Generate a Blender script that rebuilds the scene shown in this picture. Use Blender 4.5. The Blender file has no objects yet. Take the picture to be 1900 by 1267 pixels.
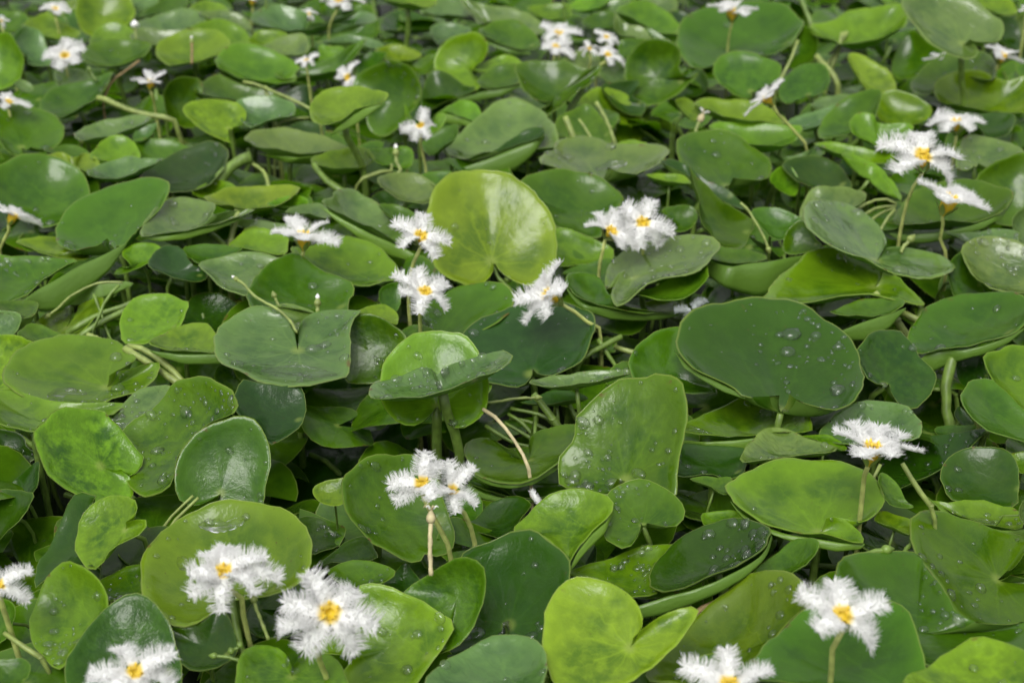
import bpy, bmesh, math, random
import numpy as np
from mathutils import Vector, Matrix

# ---------------------------------------------------------------- camera, sky, sun, exposure
scene = bpy.context.scene
col = scene.collection
R = math.radians
cam_data = bpy.data.cameras.new('camera')
cam = bpy.data.objects.new('camera', cam_data)
col.objects.link(cam)
scene.camera = cam
cam.location = (0.0, 0.0, 0.2226)
cam.rotation_euler = (R(90 - 26.7), 0, 0)
cam_data.lens = 50
cam_data.sensor_width = 36
cam_data.clip_start = 0.02
cam_data.clip_end = 500
cam_data.dof.use_dof = True
cam_data.dof.focus_distance = 0.42
cam_data.dof.aperture_fstop = 21

world = bpy.data.worlds.new('World')
scene.world = world
world.use_nodes = True
wn, wl = world.node_tree.nodes, world.node_tree.links
wn.clear()
sky = wn.new('ShaderNodeTexSky')
sky.sky_type = 'NISHITA'
sky.sun_disc = False
sky.sun_elevation = R(56)
sky.sun_rotation = R(200)
sky.air_density = 1.0
sky.dust_density = 2.0
hsv = wn.new('ShaderNodeHueSaturation')          # an overcast sky: nearly colourless
hsv.inputs['Saturation'].default_value = 0.04
bg = wn.new('ShaderNodeBackground')
bg.inputs['Strength'].default_value = 0.13
wo = wn.new('ShaderNodeOutputWorld')
# overcast: brightest overhead, a third of that at the horizon
tcw = wn.new('ShaderNodeTexCoord'); sep = wn.new('ShaderNodeSeparateXYZ'); mr = wn.new('ShaderNodeMapRange')
mr.inputs[1].default_value = 0.0; mr.inputs[2].default_value = 1.0; mr.inputs[3].default_value = 0.28; mr.inputs[4].default_value = 1.65
wl.new(tcw.outputs['Generated'], sep.inputs[0]); wl.new(sep.outputs[2], mr.inputs[0])
vm = wn.new('ShaderNodeVectorMath'); vm.operation = 'SCALE'
wl.new(sky.outputs[0], vm.inputs[0]); wl.new(mr.outputs[0], vm.inputs['Scale'])
wl.new(vm.outputs[0], hsv.inputs['Color'])
wl.new(hsv.outputs[0], bg.inputs[0])
wl.new(bg.outputs[0], wo.inputs[0])

sun_data = bpy.data.lights.new('sun', 'SUN')
sun_data.energy = 1.2
sun_data.angle = R(30)
sun_data.color = (1.0, 0.97, 0.92)
sun = bpy.data.objects.new('sun', sun_data)
col.objects.link(sun)
_el, _az = R(56), R(200)
_to = Vector((math.sin(_az) * math.cos(_el), math.cos(_az) * math.cos(_el), math.sin(_el)))
sun.rotation_euler = _to.to_track_quat('Z', 'Y').to_euler()
sun.location = (0, 0, 3)

scene.view_settings.view_transform = 'Standard'
scene.view_settings.look = 'None'
scene.view_settings.exposure = 0.72
scene.view_settings.gamma = 1.0
scene.view_settings.use_curve_mapping = False
scene.cycles.max_bounces = 10
scene.cycles.transmission_bounces = 8
scene.cycles.caustics_refractive = True
scene.cycles.caustics_reflective = False

rng = random.Random(11)
WATER = -0.075

# ---------------------------------------------------------------- materials
def new_mat(name):
    m = bpy.data.materials.new(name)
    m.use_nodes = True
    nt = m.node_tree
    nt.nodes.clear()
    out = nt.nodes.new('ShaderNodeOutputMaterial')
    return m, nt, out

class NB:
    """small node builder"""
    def __init__(s, nt): s.nt = nt
    def n(s, t, **kw):
        nd = s.nt.nodes.new(t)
        for k, v in kw.items():
            if k == 'vals':
                for i, val in v.items(): nd.inputs[i].default_value = val
            else: setattr(nd, k, v)
        return nd
    def l(s, a, b): s.nt.links.new(a, b)
    def math(s, op, a, b=None, c=None):
        nd = s.n('ShaderNodeMath', operation=op)
        for i, v in enumerate((a, b, c)):
            if v is None: continue
            if isinstance(v, (int, float)): nd.inputs[i].default_value = v
            else: s.l(v, nd.inputs[i])
        return nd.outputs[0]
    def ramp(s, v, lo, hi, a=0.0, b=1.0, smooth=True):
        nd = s.n('ShaderNodeMapRange', interpolation_type='SMOOTHSTEP' if smooth else 'LINEAR')
        s.l(v, nd.inputs[0])
        for i, q in zip((1, 2, 3, 4), (lo, hi, a, b)): nd.inputs[i].default_value = q
        return nd.outputs[0]
    def mix(s, f, a, b, blend='MIX'):
        nd = s.n('ShaderNodeMix', data_type='RGBA', blend_type=blend)
        if isinstance(f, (int, float)): nd.inputs[0].default_value = f
        else: s.l(f, nd.inputs[0])
        for i, v in ((6, a), (7, b)):
            if isinstance(v, tuple): nd.inputs[i].default_value = (*v, 1)
            else: s.l(v, nd.inputs[i])
        return nd.outputs[2]

def leaf_material(name='leaf_skin', coat=.16, crough=.05, bstr=.22, film=False):
    m, nt, out = new_mat(name)
    b = NB(nt)
    info = b.n('ShaderNodeObjectInfo')
    uv = b.n('ShaderNodeUVMap', uv_map='leaf')
    rim = b.n('ShaderNodeUVMap', uv_map='rim')
    sx = b.n('ShaderNodeSeparateXYZ'); b.l(uv.outputs[0], sx.inputs[0])
    sr = b.n('ShaderNodeSeparateXYZ'); b.l(rim.outputs[0], sr.inputs[0])
    s, side = sr.outputs[0], sr.outputs[1]
    # per leaf offset of the noise
    off = b.n('ShaderNodeVectorMath', operation='SCALE')
    off.inputs[0].default_value = (37.0, 91.0, 53.0)
    b.l(info.outputs['Random'], off.inputs['Scale'])
    vec = b.n('ShaderNodeVectorMath', operation='ADD')
    b.l(uv.outputs[0], vec.inputs[0]); b.l(off.outputs[0], vec.inputs[1])
    def noise(scale, detail=3, rough=.55):
        nd = b.n('ShaderNodeTexNoise', vals={'Scale': scale, 'Detail': detail, 'Roughness': rough})
        b.l(vec.outputs[0], nd.inputs['Vector'])
        return nd.outputs[0]
    big, mid, fine = noise(1.4, 2), noise(4.5, 4, .6), noise(42.0, 3)
    # branching veins that run out from the stalk
    dist0 = b.n('ShaderNodeVectorMath', operation='LENGTH'); b.l(uv.outputs[0], dist0.inputs[0]); rad = dist0.outputs['Value']
    ang = b.math('ARCTAN2', sx.outputs[1], sx.outputs[0])
    wob = b.math('MULTIPLY_ADD', mid, 1.5, -.75)
    def veins(count, w0, wobble):
        a = b.math('ADD', b.math('MULTIPLY', ang, count / (2 * math.pi)), b.math('MULTIPLY', wob, wobble))
        fr = b.math('ABSOLUTE', b.math('SUBTRACT', b.math('FRACT', a), .5))
        r = b.math('MAXIMUM', rad, .05)
        dist = b.math('MULTIPLY', b.math('MULTIPLY', fr, r), 6.28 / count)
        return b.ramp(dist, 0.0, w0, 1.0, 0.0)
    v1 = b.math('MULTIPLY', veins(9, .030, .35), b.ramp(s, .25, .95, 1.0, 0.0))
    v2 = b.math('MULTIPLY', veins(27, .014, .9), b.ramp(s, .3, 1.0, .75, 0.1))
    vein = b.math('MAXIMUM', v1, b.math('MULTIPLY', v2, .55))
    vein = b.math('MULTIPLY', vein, b.ramp(side, .4, .6, .55, .35))
    base = info.outputs['Color']
    mott = info.outputs['Alpha']
    # uneven pigment: paler yellower areas and deeper green ones
    pale = b.mix(1.0, base, (1.7, 1.6, 1.3), 'MULTIPLY')
    deep = b.mix(.45, b.mix(1.0, base, (.42, .58, .60), 'MULTIPLY'), (.020, .085, .006))
    f1 = b.math('MULTIPLY', b.ramp(mid, .40, .74), b.math('MULTIPLY_ADD', mott, .85, .12))
    f2 = b.math('MULTIPLY', b.ramp(big, .56, .36), b.math('MULTIPLY_ADD', mott, .5, .5))
    c = b.mix(f2, base, deep)
    c = b.mix(f1, c, pale)
    c = b.mix(b.math('MULTIPLY', b.ramp(fine, .35, .7), .10), c, pale)
    c = b.mix(b.math('MULTIPLY', vein, .62), c, pale)
    c = b.mix(b.math('MULTIPLY', b.ramp(rad, .02, .15, 1, 0), .6), c, (.26, .34, .07))
    c = b.mix(b.math('MULTIPLY', b.ramp(s, .70, 1.0), .5), c, pale)
    c = b.mix(b.math('MULTIPLY', b.ramp(s, .972, .995), .55), c, (.27, .35, .07))
    # tiny brown specks
    speck = b.math('MULTIPLY', b.ramp(noise(26.0, 1), .765, .79), .75)
    c = b.mix(speck, c, (.085, .050, .015))
    sear = b.math('MULTIPLY', b.ramp(s, .88, .98), b.ramp(noise(2.6, 3), .64, .72))
    c = b.mix(b.math('MULTIPLY', sear, .8), c, (.13, .075, .02))
    under = b.mix(.55, base, (.16, .27, .05))
    under = b.mix(b.math('MULTIPLY', b.ramp(mid, .4, .7), .3), under, (.10, .19, .03))
    c = b.mix(b.ramp(side, .4, .6), c, under)
    rough = b.math('ADD', b.ramp(mid, .3, .7, .12, .22), b.ramp(side, .4, .6, 0, .15))
    bs = b.n('ShaderNodeBsdfPrincipled', vals={'IOR': 1.41})
    b.l(c, bs.inputs['Base Color']); b.l(rough, bs.inputs['Roughness'])
    bs.inputs['Coat Weight'].default_value = coat
    bs.inputs['Coat Roughness'].default_value = crough
    h = b.math('ADD', b.math('MULTIPLY', fine, .12), b.math('MULTIPLY', vein, -.35))
    h = b.math('ADD', h, b.math('MULTIPLY', mid, b.math('MULTIPLY_ADD', mott, 5.0, 1.4)))
    bump = b.n('ShaderNodeBump', vals={'Strength': bstr, 'Distance': .0006})
    if film:                                    # a broken film of rain
        mp = b.n('ShaderNodeMapping'); mp.inputs['Scale'].default_value = (2.2, 5.0, 1.0); b.l(vec.outputs[0], mp.inputs[0])
        wet = b.n('ShaderNodeTexNoise', vals={'Scale': 1.6, 'Detail': 1.5, 'Distortion': .5}); b.l(mp.outputs[0], wet.inputs[0])
        h = b.math('ADD', h, b.math('MULTIPLY', b.ramp(wet.outputs[0], .46, .60), 1.3))
    b.l(h, bump.inputs['Height']); b.l(bump.outputs[0], bs.inputs['Normal'])
    tr = b.n('ShaderNodeBsdfTranslucent')
    tc = b.mix(1.0, c, (1.5, 1.6, .55), 'MULTIPLY')
    b.l(tc, tr.inputs[0])
    mx = b.n('ShaderNodeMixShader', vals={0: .36})
    b.l(bs.outputs[0], mx.inputs[1]); b.l(tr.outputs[0], mx.inputs[2])
    b.l(mx.outputs[0], out.inputs[0])
    return m

def plain(name, c, rough=.5, var=.25, scale=300, trans=0.0, spec=.5, tcol=None):
    m, nt, out = new_mat(name)
    b = NB(nt)
    tex = b.n('ShaderNodeTexCoord')
    nz = b.n('ShaderNodeTexNoise', vals={'Scale': scale, 'Detail': 3})
    b.l(tex.outputs['Object'], nz.inputs['Vector'])
    cc = b.mix(b.ramp(nz.outputs[0], .3, .7), tuple(v * (1 - var) for v in c), tuple(min(.95, v * (1 + var)) for v in c))
    bs = b.n('ShaderNodeBsdfPrincipled', vals={'Roughness': rough, 'Specular IOR Level': spec})
    b.l(cc, bs.inputs['Base Color'])
    bump = b.n('ShaderNodeBump', vals={'Strength': .2, 'Distance': .0001})
    b.l(nz.outputs[0], bump.inputs['Height']); b.l(bump.outputs[0], bs.inputs['Normal'])
    if trans:
        tr = b.n('ShaderNodeBsdfTranslucent')
        tr.inputs[0].default_value = (*(tcol or c), 1)
        mx = b.n('ShaderNodeMixShader', vals={0: trans})
        b.l(bs.outputs[0], mx.inputs[1]); b.l(tr.outputs[0], mx.inputs[2]); b.l(mx.outputs[0], out.inputs[0])
    else:
        b.l(bs.outputs[0], out.inputs[0])
    return m

def petal_material():
    m, nt, out = new_mat('petal_white')
    b = NB(nt)
    uv = b.n('ShaderNodeUVMap', uv_map='petal')
    sx = b.n('ShaderNodeSeparateXYZ'); b.l(uv.outputs[0], sx.inputs[0])
    c = b.mix(b.ramp(sx.outputs[0], .14, .30), (.84, .66, .10), (.94, .94, .93))
    bs = b.n('ShaderNodeBsdfPrincipled', vals={'Roughness': .6, 'Specular IOR Level': .3})
    b.l(c, bs.inputs['Base Color'])
    tr = b.n('ShaderNodeBsdfTranslucent'); b.l(c, tr.inputs[0])
    mx = b.n('ShaderNodeMixShader', vals={0: .5})
    b.l(bs.outputs[0], mx.inputs[1]); b.l(tr.outputs[0], mx.inputs[2]); b.l(mx.outputs[0], out.inputs[0])
    return m

def water_material(name, rough=.02, clear=.5, focus_tint=.09):
    m, nt, out = new_mat(name)
    b = NB(nt)
    tp = b.n('ShaderNodeBsdfTransparent'); tp.inputs[0].default_value = (1, 1, 1, 1)
    gl = b.n('ShaderNodeBsdfGlossy', vals={'Roughness': rough})
    fr = b.n('ShaderNodeFresnel', vals={'IOR': 1.5})
    geo = b.n('ShaderNodeNewGeometry')
    f = b.math('MULTIPLY', fr.outputs[0], b.math('SUBTRACT', 1.0, geo.outputs['Backfacing']))
    rf = b.n('ShaderNodeBsdfRefraction', vals={'Roughness': 0.0, 'IOR': 1.33})
    tl = b.n('ShaderNodeBsdfTranslucent'); tl.inputs[0].default_value = (.8, .86, .8, 1)  # pale translucent tint stands in for light focused inside the water
    m1 = b.n('ShaderNodeMixShader', vals={0: clear}); m2 = b.n('ShaderNodeMixShader', vals={0: focus_tint})
    b.l(rf.outputs[0], m1.inputs[1]); b.l(tp.outputs[0], m1.inputs[2]); b.l(m1.outputs[0], m2.inputs[1]); b.l(tl.outputs[0], m2.inputs[2])
    lp = b.n('ShaderNodeMixShader')
    b.l(f, lp.inputs[0]); b.l(m2.outputs[0], lp.inputs[1]); b.l(gl.outputs[0], lp.inputs[2]); b.l(lp.outputs[0], out.inputs[0])
    return m

LEAF = leaf_material()
WET = leaf_material('leaf_skin_wet', .75, .05, .28, True)
STALK = plain('stalk_green', (.13, .21, .035), .4, trans=.1)
STEMS_M = {'s': STALK, 'y': plain('stalk_yellow', (.22, .28, .07), .45, trans=.1), 'r': plain('stalk_dry', (.24, .17, .07), .7), 'w': plain('stalk_cream', (.46, .40, .22), .6)}
FSTALK = plain('flower_stalk', (.42, .47, .14), .45, trans=.15)
PETAL = petal_material()
WILT = plain('petal_wilted', (.42, .46, .44), .25, trans=.4)
YELLOW = plain('tube_orange', (.82, .58, .035), .45, var=.3, scale=150, trans=.25, tcol=(.9, .5, .02))
GOLD = plain('stamen_gold', (.80, .56, .06), .5)
SEPAL = plain('sepal_green', (.20, .27, .06), .45)
DROP = water_material('water_drop')
FILM = water_material('water_film', .03, .9, .03)
WHITE = plain('bud_white', (.8, .8, .74), .55)

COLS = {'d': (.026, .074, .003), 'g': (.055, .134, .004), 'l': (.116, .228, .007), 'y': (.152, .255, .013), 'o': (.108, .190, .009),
        'p': (.105, .190, .040), 'b': (.022, .062, .008)}  # 'p': green lifted paler, with sky reflection put into the base colour

# ---------------------------------------------------------------- helpers
def link(o, parent=None):
    col.objects.link(o)
    if parent: o.parent = parent
    return o
def mesh_obj(name, me, parent=None, mat=None):
    if mat and not me.materials: me.materials.append(mat)
    return link(bpy.data.objects.new(name, me), parent)
def make_mesh(name, V, Fc, mat, uvs=None, smooth=True):
    me = bpy.data.meshes.new(name)
    me.from_pydata([tuple(v) for v in V], [], Fc)
    if uvs:
        li = np.zeros(len(me.loops), np.int32); me.loops.foreach_get('vertex_index', li)
        for nm, arr in uvs.items():
            l = me.uv_layers.new(name=nm)
            l.data.foreach_set('uv', np.asarray(arr, np.float32)[li].ravel())
    if smooth: me.polygons.foreach_set('use_smooth', [True] * len(me.polygons))
    me.materials.append(mat)
    me.update()
    return me
def thing(name, label, cat, loc, group=None):
    o = bpy.data.objects.new(name, None)
    o.empty_display_size = .005
    link(o); o.location = loc
    o['label'] = label; o['category'] = cat
    if group: o['group'] = group
    return o
def arr(l): return np.array(l, float).reshape(-1, 3) * 1e-4
def unit(v): return v / max(1e-12, np.linalg.norm(v))
def spline(P, n, closed):
    """Catmull-Rom through P, n samples spaced by arc length"""
    P = np.asarray(P, float); k = len(P)
    if closed: Q = np.vstack([P[-1], P, P[0], P[1]]); segs = k
    else: Q = np.vstack([2 * P[0] - P[1], P, 2 * P[-1] - P[-2]]); segs = k - 1
    t = np.linspace(0, 1, 9)[:-1][:, None]; out = []
    for i in range(segs):
        a, b, c, d = Q[i:i + 4]
        out.append(.5 * ((2 * b) + (c - a) * t + (2 * a - 5 * b + 4 * c - d) * t ** 2 + (3 * b - a - 3 * c + d) * t ** 3))
    D = np.vstack(out + [Q[1:2] if closed else P[-1:]])
    L = np.r_[0, np.cumsum(np.linalg.norm(np.diff(D, axis=0), axis=1))]
    u = np.linspace(0, L[-1], n + 1 if closed else n)
    if closed: u = u[:-1]
    return np.stack([np.interp(u, L, D[:, j]) for j in range(3)], 1)
def tube(path, r, sides=7, taper=1.0, cap=True):
    P = np.asarray(path, float); n = len(P); V = []; Fc = []
    T = np.gradient(P, axis=0); ref = np.array([.31, .17, .93])
    for i in range(n):
        t = unit(T[i]); a = unit(np.cross(t, ref)); b = np.cross(t, a)
        rr = (r[i] if hasattr(r, '__len__') else r * (1 + (taper - 1) * i / (n - 1)))
        for k in range(sides):
            w = 2 * math.pi * k / sides
            V.append(P[i] + rr * (math.cos(w) * a + math.sin(w) * b))
    for i in range(n - 1):
        for k in range(sides):
            k2 = (k + 1) % sides
            Fc.append((i * sides + k, i * sides + k2, (i + 1) * sides + k2, (i + 1) * sides + k))
    if cap:
        Fc.append(tuple(range(sides))[::-1]); Fc.append(tuple((n - 1) * sides + k for k in range(sides)))
    return V, Fc
def blob(c, axis, L, W, rings=7, sides=9, tip=.6):
    """a bud or capsule: a turned body along axis"""
    prof = [(x, W * (math.sin(math.pi * min(1, .06 + .94 * x) ** tip)) + W * .03) for x in np.linspace(0, 1, rings)]
    path = [np.asarray(c) + axis * L * x for x, _ in prof]
    return tube(path, [max(W * .04, p[1]) for p in prof], sides)

# ---------------------------------------------------------------- setting: still dark water under the plants
def water_sheet():
    m, nt, out = new_mat('pond_water')
    b = NB(nt)
    tex = b.n('ShaderNodeTexCoord')
    nz = b.n('ShaderNodeTexNoise', vals={'Scale': 9.0, 'Detail': 4}); b.l(tex.outputs['Object'], nz.inputs[0])
    c = b.mix(b.ramp(nz.outputs[0], .35, .65), (.006, .010, .004), (.018, .024, .008))
    bs = b.n('ShaderNodeBsdfPrincipled', vals={'Roughness': .22, 'IOR': 1.33}); b.l(c, bs.inputs['Base Color'])
    bump = b.n('ShaderNodeBump', vals={'Strength': .1, 'Distance': .002}); b.l(nz.outputs[0], bump.inputs['Height'])
    b.l(bump.outputs[0], bs.inputs['Normal']); b.l(bs.outputs[0], out.inputs[0])
    me = make_mesh('pond_water', [(-60, -20, WATER), (60, -20, WATER), (60, 100, WATER), (-60, 100, WATER)], [(0, 1, 2, 3)], m, smooth=False)
    o = mesh_obj('water', me); o['kind'] = 'structure'
water_sheet()

# ---------------------------------------------------------------- data: every leaf, flower and stem where it grows (tenths of a millimetre)
LEAVES = [
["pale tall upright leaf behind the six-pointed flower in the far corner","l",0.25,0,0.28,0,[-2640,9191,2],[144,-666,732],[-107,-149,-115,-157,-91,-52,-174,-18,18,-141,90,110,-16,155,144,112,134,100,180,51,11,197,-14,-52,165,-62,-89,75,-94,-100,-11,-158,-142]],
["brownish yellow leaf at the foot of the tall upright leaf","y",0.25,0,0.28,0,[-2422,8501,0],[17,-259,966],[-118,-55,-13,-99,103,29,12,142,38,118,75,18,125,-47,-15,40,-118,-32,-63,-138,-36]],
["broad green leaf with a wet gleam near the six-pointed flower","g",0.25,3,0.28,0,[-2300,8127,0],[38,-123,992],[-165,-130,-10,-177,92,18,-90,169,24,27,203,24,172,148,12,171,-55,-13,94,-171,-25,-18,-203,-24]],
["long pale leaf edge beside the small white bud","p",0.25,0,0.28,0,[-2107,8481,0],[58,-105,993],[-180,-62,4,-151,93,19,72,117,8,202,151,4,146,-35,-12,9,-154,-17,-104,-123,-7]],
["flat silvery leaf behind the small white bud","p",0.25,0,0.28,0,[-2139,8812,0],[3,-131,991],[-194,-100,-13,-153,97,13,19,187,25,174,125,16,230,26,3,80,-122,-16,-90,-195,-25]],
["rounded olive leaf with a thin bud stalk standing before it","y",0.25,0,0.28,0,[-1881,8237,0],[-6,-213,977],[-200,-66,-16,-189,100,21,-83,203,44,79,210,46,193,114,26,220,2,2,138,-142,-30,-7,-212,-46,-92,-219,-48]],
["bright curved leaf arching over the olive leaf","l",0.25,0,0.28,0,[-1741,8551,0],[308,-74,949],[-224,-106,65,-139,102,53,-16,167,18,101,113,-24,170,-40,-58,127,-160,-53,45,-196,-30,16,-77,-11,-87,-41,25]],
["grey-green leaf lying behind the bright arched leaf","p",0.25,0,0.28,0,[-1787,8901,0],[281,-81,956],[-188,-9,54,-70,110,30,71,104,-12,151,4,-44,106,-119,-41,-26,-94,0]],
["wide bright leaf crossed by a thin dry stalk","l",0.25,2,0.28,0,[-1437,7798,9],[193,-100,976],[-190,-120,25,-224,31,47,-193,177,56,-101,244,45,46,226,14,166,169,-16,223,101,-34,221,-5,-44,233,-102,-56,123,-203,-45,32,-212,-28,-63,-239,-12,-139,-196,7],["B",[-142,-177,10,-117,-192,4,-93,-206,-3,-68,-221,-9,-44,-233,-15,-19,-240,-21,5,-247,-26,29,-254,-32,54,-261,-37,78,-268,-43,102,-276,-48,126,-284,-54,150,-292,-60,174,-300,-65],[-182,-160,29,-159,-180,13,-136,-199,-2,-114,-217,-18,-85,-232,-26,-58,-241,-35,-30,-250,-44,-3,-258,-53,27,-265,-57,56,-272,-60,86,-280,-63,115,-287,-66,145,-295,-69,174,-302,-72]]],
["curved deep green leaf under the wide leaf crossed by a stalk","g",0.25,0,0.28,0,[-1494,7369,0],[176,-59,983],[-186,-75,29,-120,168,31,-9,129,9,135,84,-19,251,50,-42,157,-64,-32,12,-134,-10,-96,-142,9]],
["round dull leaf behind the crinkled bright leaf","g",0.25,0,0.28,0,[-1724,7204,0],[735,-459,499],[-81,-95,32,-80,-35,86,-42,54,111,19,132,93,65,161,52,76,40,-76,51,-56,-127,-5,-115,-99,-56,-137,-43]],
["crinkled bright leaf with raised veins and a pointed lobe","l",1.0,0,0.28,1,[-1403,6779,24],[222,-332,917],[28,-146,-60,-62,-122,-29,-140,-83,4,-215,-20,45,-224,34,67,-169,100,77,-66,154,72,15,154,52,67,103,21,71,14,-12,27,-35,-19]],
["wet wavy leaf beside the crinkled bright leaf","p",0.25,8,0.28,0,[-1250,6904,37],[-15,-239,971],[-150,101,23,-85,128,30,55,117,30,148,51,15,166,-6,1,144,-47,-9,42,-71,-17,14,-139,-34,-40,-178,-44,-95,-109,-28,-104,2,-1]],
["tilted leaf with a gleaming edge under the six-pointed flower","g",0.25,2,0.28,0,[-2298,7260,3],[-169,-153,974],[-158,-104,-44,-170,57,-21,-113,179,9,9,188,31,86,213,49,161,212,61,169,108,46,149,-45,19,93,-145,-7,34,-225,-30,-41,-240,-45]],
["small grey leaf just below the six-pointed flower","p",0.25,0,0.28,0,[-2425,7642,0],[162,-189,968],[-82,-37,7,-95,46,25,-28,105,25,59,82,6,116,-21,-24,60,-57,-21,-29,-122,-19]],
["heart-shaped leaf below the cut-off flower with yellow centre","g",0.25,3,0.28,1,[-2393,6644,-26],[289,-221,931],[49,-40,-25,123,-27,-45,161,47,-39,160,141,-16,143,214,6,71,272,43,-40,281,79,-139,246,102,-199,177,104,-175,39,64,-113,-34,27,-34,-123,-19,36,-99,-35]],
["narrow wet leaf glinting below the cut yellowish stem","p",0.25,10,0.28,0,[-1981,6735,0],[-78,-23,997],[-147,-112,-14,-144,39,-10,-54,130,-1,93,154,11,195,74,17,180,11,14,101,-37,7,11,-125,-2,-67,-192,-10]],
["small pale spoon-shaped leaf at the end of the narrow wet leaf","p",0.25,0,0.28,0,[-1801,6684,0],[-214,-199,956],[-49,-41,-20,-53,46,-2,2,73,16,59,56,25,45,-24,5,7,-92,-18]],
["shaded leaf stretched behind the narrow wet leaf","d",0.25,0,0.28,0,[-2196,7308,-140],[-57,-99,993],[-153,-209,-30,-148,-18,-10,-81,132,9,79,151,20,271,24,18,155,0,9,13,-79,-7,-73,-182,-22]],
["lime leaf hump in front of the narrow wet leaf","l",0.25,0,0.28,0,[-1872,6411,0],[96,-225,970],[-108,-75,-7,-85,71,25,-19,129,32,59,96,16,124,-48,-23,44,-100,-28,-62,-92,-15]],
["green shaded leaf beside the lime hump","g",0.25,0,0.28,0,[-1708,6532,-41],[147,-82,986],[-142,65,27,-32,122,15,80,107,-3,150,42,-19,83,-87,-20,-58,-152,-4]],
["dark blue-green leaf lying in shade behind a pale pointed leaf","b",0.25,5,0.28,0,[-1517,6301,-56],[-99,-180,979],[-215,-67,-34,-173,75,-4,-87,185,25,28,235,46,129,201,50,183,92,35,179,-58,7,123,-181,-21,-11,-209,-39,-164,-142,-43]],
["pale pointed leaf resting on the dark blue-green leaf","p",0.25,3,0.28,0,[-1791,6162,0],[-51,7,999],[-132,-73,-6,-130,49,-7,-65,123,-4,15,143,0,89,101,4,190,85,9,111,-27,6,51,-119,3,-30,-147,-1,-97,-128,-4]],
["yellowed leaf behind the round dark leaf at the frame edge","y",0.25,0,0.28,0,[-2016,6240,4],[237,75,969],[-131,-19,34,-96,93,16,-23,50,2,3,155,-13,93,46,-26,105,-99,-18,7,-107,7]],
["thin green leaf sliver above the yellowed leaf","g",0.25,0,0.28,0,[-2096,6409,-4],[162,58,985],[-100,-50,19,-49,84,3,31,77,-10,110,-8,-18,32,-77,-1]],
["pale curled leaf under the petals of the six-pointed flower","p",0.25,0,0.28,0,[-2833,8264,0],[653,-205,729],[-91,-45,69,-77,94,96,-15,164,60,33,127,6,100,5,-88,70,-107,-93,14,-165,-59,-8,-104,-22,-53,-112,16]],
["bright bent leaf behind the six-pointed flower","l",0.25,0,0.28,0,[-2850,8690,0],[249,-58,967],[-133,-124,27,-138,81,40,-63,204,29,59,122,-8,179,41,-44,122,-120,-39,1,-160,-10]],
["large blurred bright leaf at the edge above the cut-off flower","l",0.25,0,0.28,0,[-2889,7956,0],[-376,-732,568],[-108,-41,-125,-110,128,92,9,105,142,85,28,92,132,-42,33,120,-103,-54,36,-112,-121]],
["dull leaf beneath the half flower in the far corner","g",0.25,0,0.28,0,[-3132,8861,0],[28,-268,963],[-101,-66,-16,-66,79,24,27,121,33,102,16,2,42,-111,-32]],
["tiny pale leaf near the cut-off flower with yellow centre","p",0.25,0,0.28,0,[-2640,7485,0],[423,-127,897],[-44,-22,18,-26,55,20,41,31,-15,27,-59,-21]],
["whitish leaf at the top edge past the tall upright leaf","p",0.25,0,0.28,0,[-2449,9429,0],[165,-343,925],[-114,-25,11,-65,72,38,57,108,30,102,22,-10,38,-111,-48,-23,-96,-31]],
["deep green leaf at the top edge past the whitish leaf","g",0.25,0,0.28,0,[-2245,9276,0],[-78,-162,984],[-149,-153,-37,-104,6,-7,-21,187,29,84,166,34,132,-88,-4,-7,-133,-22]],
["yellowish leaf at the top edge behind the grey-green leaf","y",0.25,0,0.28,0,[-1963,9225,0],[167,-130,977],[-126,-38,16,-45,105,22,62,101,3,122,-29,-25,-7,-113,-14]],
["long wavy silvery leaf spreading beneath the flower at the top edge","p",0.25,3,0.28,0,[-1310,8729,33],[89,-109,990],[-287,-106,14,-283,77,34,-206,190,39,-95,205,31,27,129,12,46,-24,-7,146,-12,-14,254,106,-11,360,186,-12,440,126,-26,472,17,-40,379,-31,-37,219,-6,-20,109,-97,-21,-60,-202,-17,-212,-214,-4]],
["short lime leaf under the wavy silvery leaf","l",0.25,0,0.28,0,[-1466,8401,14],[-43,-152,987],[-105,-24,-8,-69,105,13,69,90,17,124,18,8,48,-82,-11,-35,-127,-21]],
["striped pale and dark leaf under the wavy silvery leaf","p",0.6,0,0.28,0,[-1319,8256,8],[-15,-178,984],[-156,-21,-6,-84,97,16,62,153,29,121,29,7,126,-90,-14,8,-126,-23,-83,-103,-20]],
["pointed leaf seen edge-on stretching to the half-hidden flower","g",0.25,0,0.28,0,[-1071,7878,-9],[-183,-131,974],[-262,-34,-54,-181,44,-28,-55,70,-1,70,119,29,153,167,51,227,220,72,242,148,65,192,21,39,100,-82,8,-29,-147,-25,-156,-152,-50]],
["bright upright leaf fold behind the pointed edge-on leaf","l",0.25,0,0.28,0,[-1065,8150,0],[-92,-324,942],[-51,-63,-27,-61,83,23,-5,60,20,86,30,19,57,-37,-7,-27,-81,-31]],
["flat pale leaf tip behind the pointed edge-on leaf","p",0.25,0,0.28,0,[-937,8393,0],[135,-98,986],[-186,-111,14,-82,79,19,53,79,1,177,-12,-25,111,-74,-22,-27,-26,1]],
["dim tall leaf behind the wavy silvery leaf","g",0.25,0,0.28,0,[-987,9354,-140],[-250,-608,753],[-158,-24,-72,-80,28,-4,-46,132,91,38,105,97,116,-34,11,109,-97,-42,18,-97,-72]],
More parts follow.
